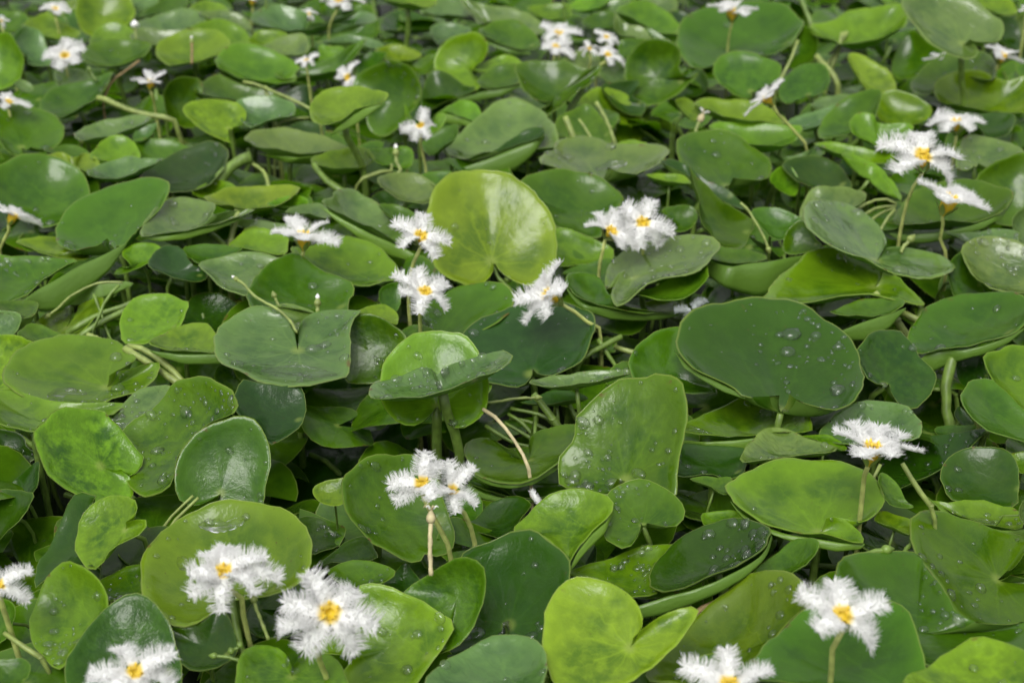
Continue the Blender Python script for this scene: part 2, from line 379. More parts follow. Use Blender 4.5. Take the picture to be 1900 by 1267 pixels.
["twisted lime leaf held up on a curved stalk","y",0.4,0,0.28,0,[-770,6254,274],[-148,-166,975],[-147,-21,-26,-141,75,-9,-105,162,12,-27,180,27,70,142,35,161,77,37,217,17,36,188,-29,23,112,-47,9,64,-86,-5,37,-145,-19,10,-190,-31,-40,-201,-40,-87,-174,-43,-127,-108,-38],["B",[-27,-257,-48,-15,-228,-41,-2,-199,-34,12,-172,-27,28,-148,-21,44,-125,-15,60,-102,-8,78,-83,-2,96,-63,4,115,-49,9,136,-41,14,158,-34,18,179,-27,23,200,-19,27],[-34,-259,-54,-14,-232,-53,5,-205,-53,25,-179,-52,44,-156,-48,64,-133,-44,83,-111,-38,102,-90,-30,121,-70,-22,140,-54,-13,159,-44,0,178,-33,13,197,-22,25,216,-11,38]],["S",[0,0,0,4,0,-120,38,13,-193,59,27,-280,80,40,-369]]],
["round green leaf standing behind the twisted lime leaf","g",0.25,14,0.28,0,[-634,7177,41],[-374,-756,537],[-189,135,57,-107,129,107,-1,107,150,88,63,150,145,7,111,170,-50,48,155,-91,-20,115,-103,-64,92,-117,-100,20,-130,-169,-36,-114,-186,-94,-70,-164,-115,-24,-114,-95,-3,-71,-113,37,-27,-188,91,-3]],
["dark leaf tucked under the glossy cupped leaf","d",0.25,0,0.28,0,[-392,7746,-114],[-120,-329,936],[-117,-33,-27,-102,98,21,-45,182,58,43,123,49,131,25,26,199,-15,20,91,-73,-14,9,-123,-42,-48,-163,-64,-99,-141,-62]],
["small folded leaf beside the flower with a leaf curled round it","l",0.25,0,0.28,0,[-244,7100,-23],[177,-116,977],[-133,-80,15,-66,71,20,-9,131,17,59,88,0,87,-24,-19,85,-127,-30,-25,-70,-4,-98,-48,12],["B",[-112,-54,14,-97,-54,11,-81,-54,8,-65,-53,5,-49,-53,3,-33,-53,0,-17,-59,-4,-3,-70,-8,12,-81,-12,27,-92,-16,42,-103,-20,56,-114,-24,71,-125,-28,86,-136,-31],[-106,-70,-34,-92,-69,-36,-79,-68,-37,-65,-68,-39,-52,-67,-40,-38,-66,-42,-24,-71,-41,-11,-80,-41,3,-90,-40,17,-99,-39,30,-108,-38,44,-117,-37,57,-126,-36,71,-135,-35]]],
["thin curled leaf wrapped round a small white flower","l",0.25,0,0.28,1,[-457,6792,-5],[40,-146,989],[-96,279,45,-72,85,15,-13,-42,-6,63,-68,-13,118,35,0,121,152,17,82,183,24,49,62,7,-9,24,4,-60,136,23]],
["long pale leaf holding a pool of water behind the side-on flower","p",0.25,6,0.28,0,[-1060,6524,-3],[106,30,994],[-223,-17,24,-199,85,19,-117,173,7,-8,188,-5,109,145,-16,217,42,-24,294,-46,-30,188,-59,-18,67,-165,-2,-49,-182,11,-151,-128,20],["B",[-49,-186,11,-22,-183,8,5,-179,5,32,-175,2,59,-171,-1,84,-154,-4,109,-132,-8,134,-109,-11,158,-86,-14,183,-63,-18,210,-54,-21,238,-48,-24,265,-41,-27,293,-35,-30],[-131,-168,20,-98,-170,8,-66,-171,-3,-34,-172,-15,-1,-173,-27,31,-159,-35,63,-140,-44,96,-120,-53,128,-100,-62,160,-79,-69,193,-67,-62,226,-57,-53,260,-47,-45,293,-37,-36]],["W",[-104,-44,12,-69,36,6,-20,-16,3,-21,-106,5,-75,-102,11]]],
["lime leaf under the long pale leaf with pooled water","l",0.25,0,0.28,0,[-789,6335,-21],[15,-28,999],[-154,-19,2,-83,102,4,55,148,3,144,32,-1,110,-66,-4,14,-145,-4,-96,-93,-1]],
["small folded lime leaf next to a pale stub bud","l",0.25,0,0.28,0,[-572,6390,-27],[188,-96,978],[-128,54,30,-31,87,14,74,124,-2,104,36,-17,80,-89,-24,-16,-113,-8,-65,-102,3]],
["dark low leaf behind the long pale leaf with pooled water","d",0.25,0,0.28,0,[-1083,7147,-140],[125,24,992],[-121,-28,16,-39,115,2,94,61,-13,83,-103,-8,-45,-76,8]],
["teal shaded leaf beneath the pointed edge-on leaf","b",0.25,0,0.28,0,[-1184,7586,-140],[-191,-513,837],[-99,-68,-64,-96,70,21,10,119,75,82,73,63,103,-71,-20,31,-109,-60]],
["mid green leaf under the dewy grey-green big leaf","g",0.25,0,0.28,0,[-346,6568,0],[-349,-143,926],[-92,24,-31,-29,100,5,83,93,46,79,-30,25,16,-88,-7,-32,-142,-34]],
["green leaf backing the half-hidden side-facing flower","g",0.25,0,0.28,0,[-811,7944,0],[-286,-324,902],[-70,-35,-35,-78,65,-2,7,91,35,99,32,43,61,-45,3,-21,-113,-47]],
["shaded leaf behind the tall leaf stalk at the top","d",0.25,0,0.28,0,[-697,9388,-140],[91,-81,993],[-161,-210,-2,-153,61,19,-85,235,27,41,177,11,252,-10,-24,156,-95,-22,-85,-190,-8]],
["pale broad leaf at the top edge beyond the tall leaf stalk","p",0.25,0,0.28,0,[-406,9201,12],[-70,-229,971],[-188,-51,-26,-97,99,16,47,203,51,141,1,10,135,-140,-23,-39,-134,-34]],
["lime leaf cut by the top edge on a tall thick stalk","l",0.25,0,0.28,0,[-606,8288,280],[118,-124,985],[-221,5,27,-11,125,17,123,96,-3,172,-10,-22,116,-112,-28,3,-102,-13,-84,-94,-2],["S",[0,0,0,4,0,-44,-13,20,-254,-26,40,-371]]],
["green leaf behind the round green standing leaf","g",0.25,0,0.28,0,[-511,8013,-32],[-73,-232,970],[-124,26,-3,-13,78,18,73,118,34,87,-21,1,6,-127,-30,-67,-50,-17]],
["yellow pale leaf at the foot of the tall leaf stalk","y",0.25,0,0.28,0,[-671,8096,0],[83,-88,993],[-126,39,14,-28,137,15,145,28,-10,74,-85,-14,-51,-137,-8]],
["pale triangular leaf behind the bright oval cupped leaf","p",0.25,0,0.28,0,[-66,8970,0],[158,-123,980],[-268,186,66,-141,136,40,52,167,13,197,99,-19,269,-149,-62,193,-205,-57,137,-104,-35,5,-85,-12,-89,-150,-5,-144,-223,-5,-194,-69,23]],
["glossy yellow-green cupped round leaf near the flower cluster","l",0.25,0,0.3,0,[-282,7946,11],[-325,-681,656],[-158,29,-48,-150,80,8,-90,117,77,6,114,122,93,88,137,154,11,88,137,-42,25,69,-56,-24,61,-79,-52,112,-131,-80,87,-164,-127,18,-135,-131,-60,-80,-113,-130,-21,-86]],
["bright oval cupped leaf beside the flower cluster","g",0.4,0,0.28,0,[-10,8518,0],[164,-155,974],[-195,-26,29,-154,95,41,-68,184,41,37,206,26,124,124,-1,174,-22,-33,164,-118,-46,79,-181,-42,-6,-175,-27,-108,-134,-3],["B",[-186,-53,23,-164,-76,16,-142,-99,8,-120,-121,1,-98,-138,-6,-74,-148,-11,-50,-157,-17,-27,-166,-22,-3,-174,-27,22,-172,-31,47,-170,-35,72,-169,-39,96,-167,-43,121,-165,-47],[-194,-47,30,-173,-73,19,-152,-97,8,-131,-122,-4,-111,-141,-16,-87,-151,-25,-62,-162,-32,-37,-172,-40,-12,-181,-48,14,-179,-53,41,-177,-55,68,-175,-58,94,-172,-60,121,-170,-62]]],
["small cupped leaf in front of the glossy cupped round leaf","g",0.25,0,0.25,0,[-65,7623,0],[-106,-175,979],[-129,-18,-17,-84,92,7,2,150,27,81,105,28,120,10,15,112,-90,-4,12,-117,-20,-81,-120,-30],["B",[-226,-178,-56,-200,-168,-52,-175,-158,-47,-149,-148,-43,-124,-137,-38,-98,-127,-33,-72,-120,-29,-45,-119,-26,-19,-118,-23,8,-117,-20,34,-111,-16,61,-105,-12,87,-99,-8,113,-93,-4],[-226,-180,-64,-200,-173,-66,-173,-165,-69,-147,-157,-72,-121,-149,-74,-94,-140,-72,-68,-133,-70,-42,-132,-65,-16,-130,-61,11,-129,-57,34,-121,-46,57,-113,-36,81,-104,-25,104,-96,-14]]],
["narrow leaf tip between two cupped leaves","l",0.25,0,0.28,0,[-87,7913,0],[-141,-103,985],[-137,-18,-22,-53,64,-1,67,99,20,153,-58,16,17,-30,-1,-67,-110,-21]],
["creased leaf with water drops under the flower cluster","g",0.25,7,0.28,0,[220,7227,88],[-22,-337,941],[-201,143,47,-89,177,61,46,166,60,175,92,37,248,127,51,224,28,15,134,-67,-21,69,-162,-56,21,-219,-78,-49,-270,-98,-79,-228,-83,-16,-159,-57,-93,-132,-49,-170,-45,-20]],
["dewy grey-green big leaf behind a leaf rolled up at its edge","p",0.25,6,0.28,0,[-35,6791,-42],[-142,-150,978],[-312,-82,-58,-220,74,-21,-123,210,14,-32,336,47,62,344,62,154,260,62,220,89,45,260,-86,25,268,-228,4,206,-225,-5,60,-214,-24,-86,-217,-46,-181,-243,-63,-256,-184,-65]],
["rolled leaf showing its lime underside in front of the dewy big leaf","d",0.25,0,0.28,0,[33,6630,-25],[-299,-2,954],[-239,-84,-75,-115,-51,-36,-11,87,-3,59,120,19,128,76,40,112,-48,35,-12,-61,-4,-149,-103,-47],["B",[-286,-124,-90,-253,-119,-80,-220,-114,-69,-187,-109,-59,-154,-104,-49,-121,-94,-38,-89,-84,-28,-56,-74,-18,-24,-65,-8,9,-58,3,43,-54,13,76,-49,24,105,-24,33,127,44,40],[-335,-127,-114,-294,-129,-119,-253,-130,-123,-213,-130,-128,-172,-130,-130,-132,-124,-129,-91,-117,-127,-53,-106,-115,-15,-95,-102,17,-85,-80,49,-76,-56,76,-66,-27,101,-36,-3,127,34,7]]],
["mottled heart-shaped leaf with one lobe folded forward","g",0.8,0,0.28,0,[802,7762,-10],[-214,-776,594],[-166,18,-36,-165,72,35,-122,111,102,-38,125,150,61,105,159,126,66,131,141,24,83,131,-16,26,179,-59,-13,244,-53,19,161,-88,-56,87,-108,-110,-28,-115,-160,-102,-93,-158,-143,-52,-119,-125,-23,-75]],
["dark leaf in shade under the mottled heart leaf","d",0.25,0,0.28,0,[614,7583,-90],[307,-443,842],[-130,15,55,-43,79,57,97,157,47,66,70,13,47,20,-6,120,-19,-54,73,-100,-80,-27,-103,-45,-91,-60,1]],
["flat silvery notched leaf covered with water drops and a pool","p",0.25,12,0.28,1,[400,6165,8],[9,3,1000],[34,-70,0,83,-148,0,166,-116,-1,259,7,-2,331,175,-4,313,283,-4,207,302,-3,71,310,-2,19,410,-2,-74,453,-1,-162,427,0,-202,314,1,-212,204,1,-271,76,2,-272,-7,2,-198,-66,2,-97,-103,1,-50,-102,1],["W",[-10,127,0,60,179,-1,139,171,-2,96,120,-1,15,98,0]]],
["leaf crossed by thin yellowish stems below the flower cluster","g",0.25,0,0.28,0,[352,6837,-15],[86,-318,944],[-148,-92,-18,-123,40,25,-44,123,46,27,182,59,78,116,32,118,14,-6,142,-111,-50,23,-115,-41,-89,-107,-28]],
["yellowish leaf edge behind the silvery notched leaf","y",0.25,0,0.28,0,[582,6495,0],[-11,19,1000],[-97,16,-1,-12,83,-2,71,33,0,91,-61,2,-59,-55,0]],
["olive cupped leaf at the top edge above the flower cluster","l",0.25,0,0.28,0,[507,9352,0],[-246,-139,959],[-149,8,-37,-56,128,4,44,140,32,129,55,41,111,-89,16,2,-143,-20,-94,-93,-37]],
["small bright leaf over the olive cupped leaf at the top","p",0.25,0,0.28,0,[677,9277,0],[-325,-266,908],[-125,-1,-45,-43,74,6,55,82,44,99,14,40,75,-62,9,-3,-91,-28]],
["long leaf showing its yellow-green underside behind the flower cluster","l",0.25,0,0.28,0,[876,8892,0],[244,-123,962],[-240,-17,59,-130,187,57,20,238,25,137,136,-17,209,-18,-55,145,-182,-60,27,-235,-37,-79,-159,0,-167,-69,34]],
["green shaded leaf between the flower cluster and the long underside","g",0.25,0,0.28,0,[553,8870,0],[-68,-189,980],[-123,-16,-12,-32,120,21,91,101,26,89,-92,-12,-43,-114,-25]],
["pale leaf below the long yellow-green underside","p",0.25,0,0.28,0,[723,8615,0],[256,-140,957],[-92,188,52,-41,104,26,80,91,-8,145,-27,-43,-10,-128,-16,-92,-114,8]],
["pale thin leaf sliver above the mottled heart leaf","p",0.25,0,0.28,0,[888,8500,0],[293,-161,942],[-80,72,37,1,45,7,87,-20,-31,-9,-68,-9]],
["dull lime leaf behind the first flower of the cluster","l",0.25,0,0.28,0,[248,9105,0],[57,-177,983],[-156,45,17,-38,108,22,118,106,12,123,-54,-17,5,-137,-25,-89,-82,-10]],
["green leaf between the cluster and the mottled heart leaf","g",0.25,0,0.28,0,[699,8256,0],[-307,-292,906],[-60,105,14,44,61,35,117,-12,36,28,-51,-7,-10,-105,-37,-69,-71,-47]],
["pale leaf below the cluster of white flowers","p",0.25,0,0.28,0,[422,7965,-12],[185,-306,934],[-139,-21,20,-31,101,39,58,130,31,80,50,1,89,-119,-57,-12,-95,-29]],
["wet grey leaf at the orange base of the cluster flower","p",0.25,0,0.28,0,[579,7854,-31],[-185,-529,828],[-85,19,-7,-32,63,33,52,52,45,73,-38,-8,-13,-73,-50]],
["broad hazy leaf at the top edge behind the pale triangular leaf","p",0.25,0,0.28,0,[-422,9258,-12],[51,-177,983],[-146,-84,-8,-96,110,25,10,171,30,102,87,10,146,-94,-25,-8,-136,-24]],
["pale spoon leaf behind the glossy cupped round leaf","p",0.25,0,0.28,0,[-387,8614,0],[-66,-238,969],[-115,28,-1,-72,106,21,49,109,30,144,2,10,73,-70,-12,-27,-111,-29,-52,-162,-43]],
["pale leaf at the top edge beyond the long underside","p",0.25,0,0.28,0,[970,9333,0],[-26,-261,965],[-135,45,9,1,136,37,96,72,22,115,-46,-9,29,-137,-36,-66,-94,-27]],
["small dark leaf beyond the long yellow-green underside","b",0.25,0,0.28,0,[1139,9530,-140],[26,-360,933],[-90,23,11,6,76,29,91,-1,-3,-7,-85,-33]],
["dark leaf in the gap beside the mottled heart leaf","d",0.25,0,0.28,0,[1026,7905,-140],[-410,-168,896],[-120,6,-54,-18,111,13,70,139,58,94,-31,37,42,-127,-4,-78,-86,-52]],
["tiny lime leaf beside a withered white floret","l",0.25,0,0.28,0,[899,7050,9],[475,-294,830],[-66,9,41,-12,73,33,44,67,-1,52,-10,-33,21,-83,-42,-32,-58,-2]],
["very large dull leaf behind the flower on a straight stalk","g",0.25,8,0.28,0,[1367,8500,15],[-173,-182,968],[-368,-30,-71,-319,199,-20,-200,365,33,-26,424,75,190,367,103,315,216,97,380,-1,68,361,-116,43,277,-262,0,151,-407,-49,55,-351,-56,-37,-257,-55,-125,-262,-72,-180,-357,-99,-268,-362,-116,-343,-237,-106]],
["kidney-shaped leaf at the foot of the straight flower stalk","g",0.5,0,0.28,1,[1314,7612,-35],[-87,-385,919],[41,-35,-11,109,-14,4,163,50,36,180,120,67,141,174,86,65,234,104,-48,268,108,-135,249,91,-183,181,59,-198,122,32,-165,34,-2,-102,-69,-39,-41,-106,-48,-11,-93,-40]],
["green leaf standing beside the very large dull leaf","g",0.25,0,0.28,0,[1728,8274,-12],[-735,-280,618],[-86,35,-86,-47,84,-18,-14,156,54,19,159,94,62,55,98,70,-59,57,44,-139,-11,-11,-136,-74,-65,-60,-105]],
["wavy bright leaf folded down over two short stalks","l",0.3,0,0.28,0,[2059,8273,108],[-214,-55,975],[-267,169,-49,-154,206,-22,-50,281,5,79,263,32,196,193,54,291,153,72,251,-53,52,181,-173,30,49,-273,-5,-95,-283,-37,-177,-228,-52,-188,-112,-48,-275,-24,-62]],
["glossy heart leaf behind the edge-on tilted flower","g",0.6,2,0.25,1,[1595,7471,-17],[-356,-277,892],[-63,-54,-42,-111,-64,-64,-142,24,-49,-116,131,-5,-57,205,41,18,226,77,98,172,93,128,67,72,112,-32,35,65,-83,0,19,-80,-17]],
["olive leaf folded along its middle","y",0.25,0,0.28,0,[1982,7661,0],[301,-280,912],[-123,87,67,-90,172,82,-19,175,60,60,132,21,122,94,-11,134,-14,-48,95,-119,-68,-49,-197,-44,-91,-109,-3]],
["tiny green leaf by the dead floret stub","l",0.25,0,0.28,0,[913,7096,-9],[439,-216,872],[-73,5,38,-21,88,32,34,72,1,67,1,-34,25,-92,-36,-28,-69,-3]],
["long leaf underside below the edge-on tilted flower","l",0.25,0,0.28,0,[1166,6998,0],[91,-17,996],[-234,51,22,-166,168,18,-56,161,8,53,155,-2,165,64,-14,229,-60,-22,121,-158,-14,-33,-176,0,-132,-64,11]],
["broad leaf underside in front of the thin tilted flower stalk","l",0.25,0,0.28,0,[1197,6679,-17],[22,7,1000],[-222,84,4,-183,183,3,-86,178,1,46,150,-2,190,112,-5,235,67,-6,149,-124,-2,47,-210,0,-64,-184,3,-150,-76,4]],
["dewy notched leaf with many clear drops below a long underside","g",0.25,16,0.28,1,[999,6213,-55],[79,-193,978],[17,-24,-6,99,-35,-15,175,5,-13,215,90,0,213,170,17,168,260,38,77,344,62,-20,387,78,-132,370,84,-196,303,76,-226,215,61,-216,94,36,-168,9,15,-109,-87,-8,-42,-109,-18,-14,-73,-13]],
["dark leaf underside trailing below the dewy notched leaf","d",0.25,0,0.28,0,[884,6056,-44],[332,-39,942],[-217,109,81,-119,177,49,-43,99,19,55,41,-18,142,-41,-52,167,-154,-65,97,-161,-41,4,-88,-5,-86,26,31]],
["curved green leaf beside the two-lobed bright leaf","g",0.25,0,0.28,0,[1695,6853,29],[-469,-90,878],[-161,-70,-93,-112,88,-51,-39,166,-4,45,191,44,116,146,77,165,72,96,118,-55,57,78,-149,26,5,-130,-11,-37,-203,-41,-105,-155,-72]],
["upright lime leaf back behind the sharp starry flower","l",0.25,0,0.28,0,[1995,7049,0],[-77,-427,901],[-116,80,28,-78,123,51,-16,126,58,69,81,44,149,21,23,156,-21,4,107,-76,-27,16,-120,-56,-78,-95,-52,-131,-50,-35]],
["lime leaf lower lobe touching the sharp starry flower","l",0.25,0,0.28,0,[1768,6562,35],[6,-194,981],[-123,105,22,-74,172,35,3,151,30,13,93,18,170,73,13,121,-49,-10,15,-175,-35,-39,-162,-32,-87,-80,-15,-128,4,2]],
["flat wet leaf with gleaming drops by the thin tilted flower stalk","p",0.25,8,0.28,0,[1547,7014,-37],[-214,24,977],[-128,41,-29,-44,87,-12,80,133,14,169,122,34,85,-34,19,-8,-125,1,-90,-170,-16,-114,-49,-24]],
["narrow grey leaf behind the flat wet leaf","p",0.25,0,0.28,0,[1678,7254,-24],[-223,27,974],[-102,7,-24,-38,101,-11,60,80,11,128,-5,29,29,-70,9,-56,-115,-10]],
["pale crimped leaf edge below the thin tilted flower stalk","p",0.25,0,0.28,0,[1353,6442,-42],[-178,50,983],[-142,-62,-23,-92,134,-23,-58,37,-12,14,44,0,80,55,12,125,104,17,134,-29,26,19,-84,8,-80,-50,-12]],
["shiny small leaf turned to the light in the dark gap","l",0.25,0,0.28,0,[1264,6223,-77],[202,-542,816],[-71,7,22,-30,53,43,30,75,42,69,12,-9,35,-64,-51,-29,-61,-33,-61,-33,-7]],
["dark upright leaf back above the shiny small leaf","d",0.25,0,0.28,0,[1416,6234,-53],[113,-238,965],[-166,33,28,-51,129,38,60,151,30,119,76,5,137,-89,-38,1,-150,-37,-55,-113,-21,-112,-77,-6]],
["straight leaf underside edge pointing at the sharp starry flower","l",0.25,0,0.28,0,[1628,6376,0],[60,0,998],[-187,127,11,-104,142,6,27,77,-2,166,26,-10,125,-118,-7,15,-137,-1,-103,-32,6]],
["small leaf twisted like a spout below the sharp starry flower","l",0.25,0,0.28,0,[1643,6131,0],[351,-102,931],[-151,19,59,-107,110,52,-54,122,34,-14,107,17,42,98,-5,56,31,-18,83,-39,-35,92,-151,-51,62,-246,-50,53,-137,-35,30,10,-10,-11,55,10,-86,41,37]],
["teal dewy leaf behind the spout-like leaf","b",0.25,5,0.28,0,[1663,6548,-140],[95,-269,959],[-72,17,12,-30,85,27,50,73,15,71,-9,-10,52,-71,-25,-52,-75,-16]],
["largest pale notched leaf held high on a thick straight stalk","p",0.25,0,0.28,1,[2300,7146,355],[96,-479,873],[10,-27,-16,87,-31,-27,160,-16,-27,205,47,3,199,124,46,138,203,96,57,272,143,-78,313,180,-199,306,190,-286,223,154,-296,124,100,-266,31,46,-213,-57,-8,-141,-123,-52,-55,-153,-78,17,-139,-78,43,-89,-53,30,-44,-27],["S",[0,0,0,1,0,-110,27,20,-250,64,40,-420]]],
["pale leaf cut by the frame beside the orange-based flower","p",0.25,0,0.28,0,[3246,8932,-73],[233,-673,702],[-100,-6,27,-60,52,70,72,113,84,86,-35,-62,-17,-102,-92,-80,-64,-35]],
["dark dewy leaf above the orange-based flower","b",0.25,4,0.28,0,[3112,8828,-65],[353,-576,737],[-91,39,74,16,111,79,81,82,25,88,-35,-69,-11,-116,-86,-82,-67,-13]],
["lime leaf curved at the top edge past the largest pale leaf","l",0.25,0,0.28,0,[3150,9308,0],[66,-154,986],[-168,112,29,27,197,29,126,86,5,136,-86,-23,50,-210,-36,-45,-165,-23,-126,-32,3]],
["dark green leaf behind the largest pale leaf","g",0.25,3,0.28,0,[2353,8171,-33],[-477,-439,762],[-115,24,-59,-77,112,16,-11,159,85,30,161,112,77,51,78,150,-87,44,84,-101,-6,-2,-131,-77,-86,-97,-110,-118,-48,-102]],
["dewy green leaf below the largest pale leaf","g",0.25,12,0.28,0,[2442,7681,17],[-308,-4,951],[-246,-74,-80,-183,86,-59,-67,226,-21,27,272,10,183,216,60,210,31,68,171,-188,54,111,-290,35,4,-118,1,-111,-106,-36,-186,-275,-61,-228,-258,-75]],
["wide leaf showing its underside crossed by the thick straight stalk","l",0.25,0,0.28,0,[2487,7274,-4],[-112,-105,988],[-215,182,-5,-168,272,10,-73,298,23,29,258,31,102,175,30,185,131,35,280,104,43,181,-223,-3,109,-260,-15,-73,-230,-33,-175,-184,-39,-234,-53,-32]],
["dark leaf in shade below the wide underside","d",0.25,0,0.28,0,[2396,6895,-23],[19,-122,992],[-189,178,26,-75,110,15,156,111,11,76,-112,-15,-47,-201,-24,-75,-32,-2]],
["dark boat-shaped leaf between the starry flower and the one behind","d",0.25,2,0.28,0,[2271,7088,-140],[-308,-76,948],[-63,113,-11,3,118,10,76,69,30,125,39,44,99,-34,29,28,-89,2,-49,-120,-26,-102,-80,-40],["B",[-45,-115,-24,-31,-110,-19,-18,-106,-14,-4,-101,-10,9,-97,-5,22,-90,0,36,-82,5,49,-73,10,63,-65,15,77,-57,20,89,-38,26,101,-16,32,114,7,37,126,29,43],[-48,-117,-31,-33,-115,-33,-19,-113,-35,-4,-111,-38,10,-108,-40,25,-103,-41,35,-94,-34,45,-85,-26,56,-76,-18,66,-67,-11,80,-48,-6,95,-27,-2,109,-5,1,124,16,5]]],
["pale dewy notched leaf behind the sharp starry flower","p",0.25,9,0.28,1,[2166,6324,-14],[-130,-134,982],[2,-46,-6,59,-113,-8,124,-123,0,209,-41,22,231,13,32,205,113,43,124,199,43,29,242,37,-42,134,13,-88,9,-10,-96,-79,-24,-41,-79,-16,-14,-41,-8]],
["broad green leaf cut by the frame beside the cupped dewy leaf","g",0.25,3,0.28,0,[2186,5907,0],[112,-798,592],[-151,-7,19,-119,38,73,-33,76,109,95,111,131,123,56,52,112,-48,-85,39,-88,-126,-64,-99,-122,-114,-52,-48]],
["wide cupped dewy leaf behind the drooping flower with orange tube","g",0.25,8,0.25,0,[1865,5672,-4],[-210,51,976],[-270,-115,-52,-216,36,-48,-119,209,-36,-6,267,-15,89,256,6,178,187,29,230,82,45,262,-7,57,225,-89,53,143,-167,39,15,-215,14,-99,-217,-10,-204,-181,-35],["B",[-271,-123,-52,-238,-155,-43,-204,-186,-34,-166,-197,-25,-128,-209,-17,-89,-217,-8,-49,-216,1,-8,-216,9,33,-209,18,76,-192,26,120,-176,35,166,-138,43,214,-74,50,264,-9,57],[-277,-123,-55,-248,-163,-67,-212,-195,-62,-171,-209,-62,-130,-221,-54,-90,-228,-42,-47,-227,-33,-4,-225,-20,39,-217,-9,85,-201,-1,127,-182,17,176,-143,26,221,-77,39,264,-10,54]]],
["flat dewy leaf between the cupped leaf and the big grey dewy leaf","p",0.25,8,0.2,0,[1933,5339,4],[-47,70,996],[-161,93,-14,-101,65,-9,-1,90,-6,63,101,-4,128,33,4,81,-93,10,41,-124,11,-28,-78,4,-104,-49,-1,-129,30,-8]],
["pale leaf edge cut by the frame above the big grey dewy leaf","p",0.25,0,0.2,0,[2118,5458,0],[468,-583,664],[-63,-11,35,-37,35,56,56,107,55,47,-39,-68,-25,-84,-56,-56,-64,-17]],
["big grey-green leaf with clear round drops at the frame edge","p",0.25,16,0.2,0,[1901,5037,0],[29,-279,960],[-145,95,32,-99,151,47,-23,168,49,68,149,41,118,115,30,163,64,14,99,-161,-50,14,-156,-46,-97,-144,-39,-129,-87,-21,-142,-1,4]],
["dark curved leaf tucked behind the big grey-green dewy leaf","g",0.25,0,0.2,0,[1769,5103,-65],[401,-554,729],[-53,32,53,11,99,69,41,86,43,56,27,-10,87,-12,-57,13,-61,-54,-51,-95,-44,-67,-44,3]],
["pale two-lobed leaf lying over the shiny long leaf","p",0.25,8,0.2,1,[1425,5071,60],[290,-21,957],[33,51,-9,122,111,-34,229,140,-66,291,96,-86,300,17,-90,251,-69,-78,176,-143,-57,81,-192,-29,-12,-212,-1,-121,-177,33,-217,-105,63,-280,-36,84,-293,86,91,-280,185,89,-224,320,75,-149,412,54,-64,454,30,7,393,7,52,285,-9,55,167,-13,42,85,-11]],
["pale leaf half hidden behind the two-lobed pale leaf","p",0.25,0,0.28,0,[1351,5694,0],[-383,-88,920],[-119,-28,-52,-78,107,-22,-22,175,8,42,141,31,115,63,54,159,-55,61,98,-86,32,-23,-81,-17,-88,-204,-56,-113,-142,-61]],
["shiny long leaf under the pale two-lobed leaf","l",0.25,5,0.2,1,[1368,4890,30],[-29,50,998],[31,13,0,74,-44,4,102,-151,11,113,-268,17,82,-294,17,8,-268,14,-50,-214,9,-102,-203,7,-242,-222,4,-351,-222,1,-424,-202,-2,-457,-171,-5,-419,-70,-9,-345,64,-13,-254,187,-17,-171,282,-19,-102,302,-18,-19,170,-9,41,52,-1]],
["deep cupped leaf showing its green underside beside the shiny long leaf","g",0.25,0,0.2,0,[874,5158,0],[-25,77,997],[-114,-12,-2,-60,106,-10,7,92,-7,70,61,-3,120,-12,4,120,-46,7,38,-74,7,-21,-103,7,-56,-76,4],["B",[-114,-12,-2,-83,-50,2,-51,-82,5,-17,-101,7,23,-81,7,62,-69,7,101,-60,7,140,-48,7,180,-30,7,221,-12,7,261,6,6,302,21,6,342,34,6,383,47,6],[-133,-16,-18,-112,-62,-40,-82,-101,-55,-46,-125,-69,0,-114,-94,46,-106,-109,92,-102,-121,134,-88,-117,170,-63,-95,205,-37,-71,244,-13,-52,285,8,-34,326,28,-16,367,48,2]]],
["dull leaf in the gap behind the cupped green underside","g",0.25,0,0.2,0,[1170,5340,0],[-231,-674,702],[-70,-6,-29,-51,38,19,-14,58,51,22,54,59,68,-20,3,84,-38,-9,24,-48,-38,-52,-34,-50]],
["dark pointed leaf near the hanging withered bud","g",0.25,0,0.28,0,[1099,5525,0],[51,-330,943],[-98,49,22,-55,84,32,27,81,27,97,36,7,112,10,-3,55,-39,-16,19,-112,-40,-29,-98,-33,-70,-30,-7]],
["tall folded leaf hanging behind the white flower pair","g",0.25,0,0.28,0,[869,5551,0],[602,-335,725],[-142,128,178,-104,110,137,-63,119,107,4,112,49,87,129,-13,152,127,-68,132,44,-89,93,-55,-103,16,-146,-81,-33,-172,-53,-68,-138,-7,-99,-121,26,-105,29,100]],
["small leaf with a curled tip just behind the white flower pair","g",0.25,0,0.28,0,[712,5569,0],[92,-408,909],[-83,34,24,-23,57,28,41,65,25,68,36,9,60,-13,-12,10,-74,-34,-47,-81,-32,-31,-32,-11]],
["lime leaf strip behind the silvery notched leaf","l",0.25,0,0.28,0,[710,6047,0],[39,29,999],[-108,22,4,-36,63,0,64,31,-3,87,-61,-2,-13,-51,2]],
["dull folded leaf behind the giant dark dewy leaf","d",0.25,0,0.2,0,[876,5030,-140],[3,73,997],[-153,-96,7,-97,68,-5,-25,205,-15,26,136,-10,92,19,-2,154,-29,2,219,4,-1,166,-93,6,29,-78,6,-93,-127,9]],
["small dark leaf fold under the shiny long leaf","d",0.25,0,0.2,0,[1232,4863,-140],[-38,98,994],[-89,81,-11,-35,59,-7,49,51,-3,111,70,-3,68,-17,4,-13,-106,10,-69,-20,-1]],
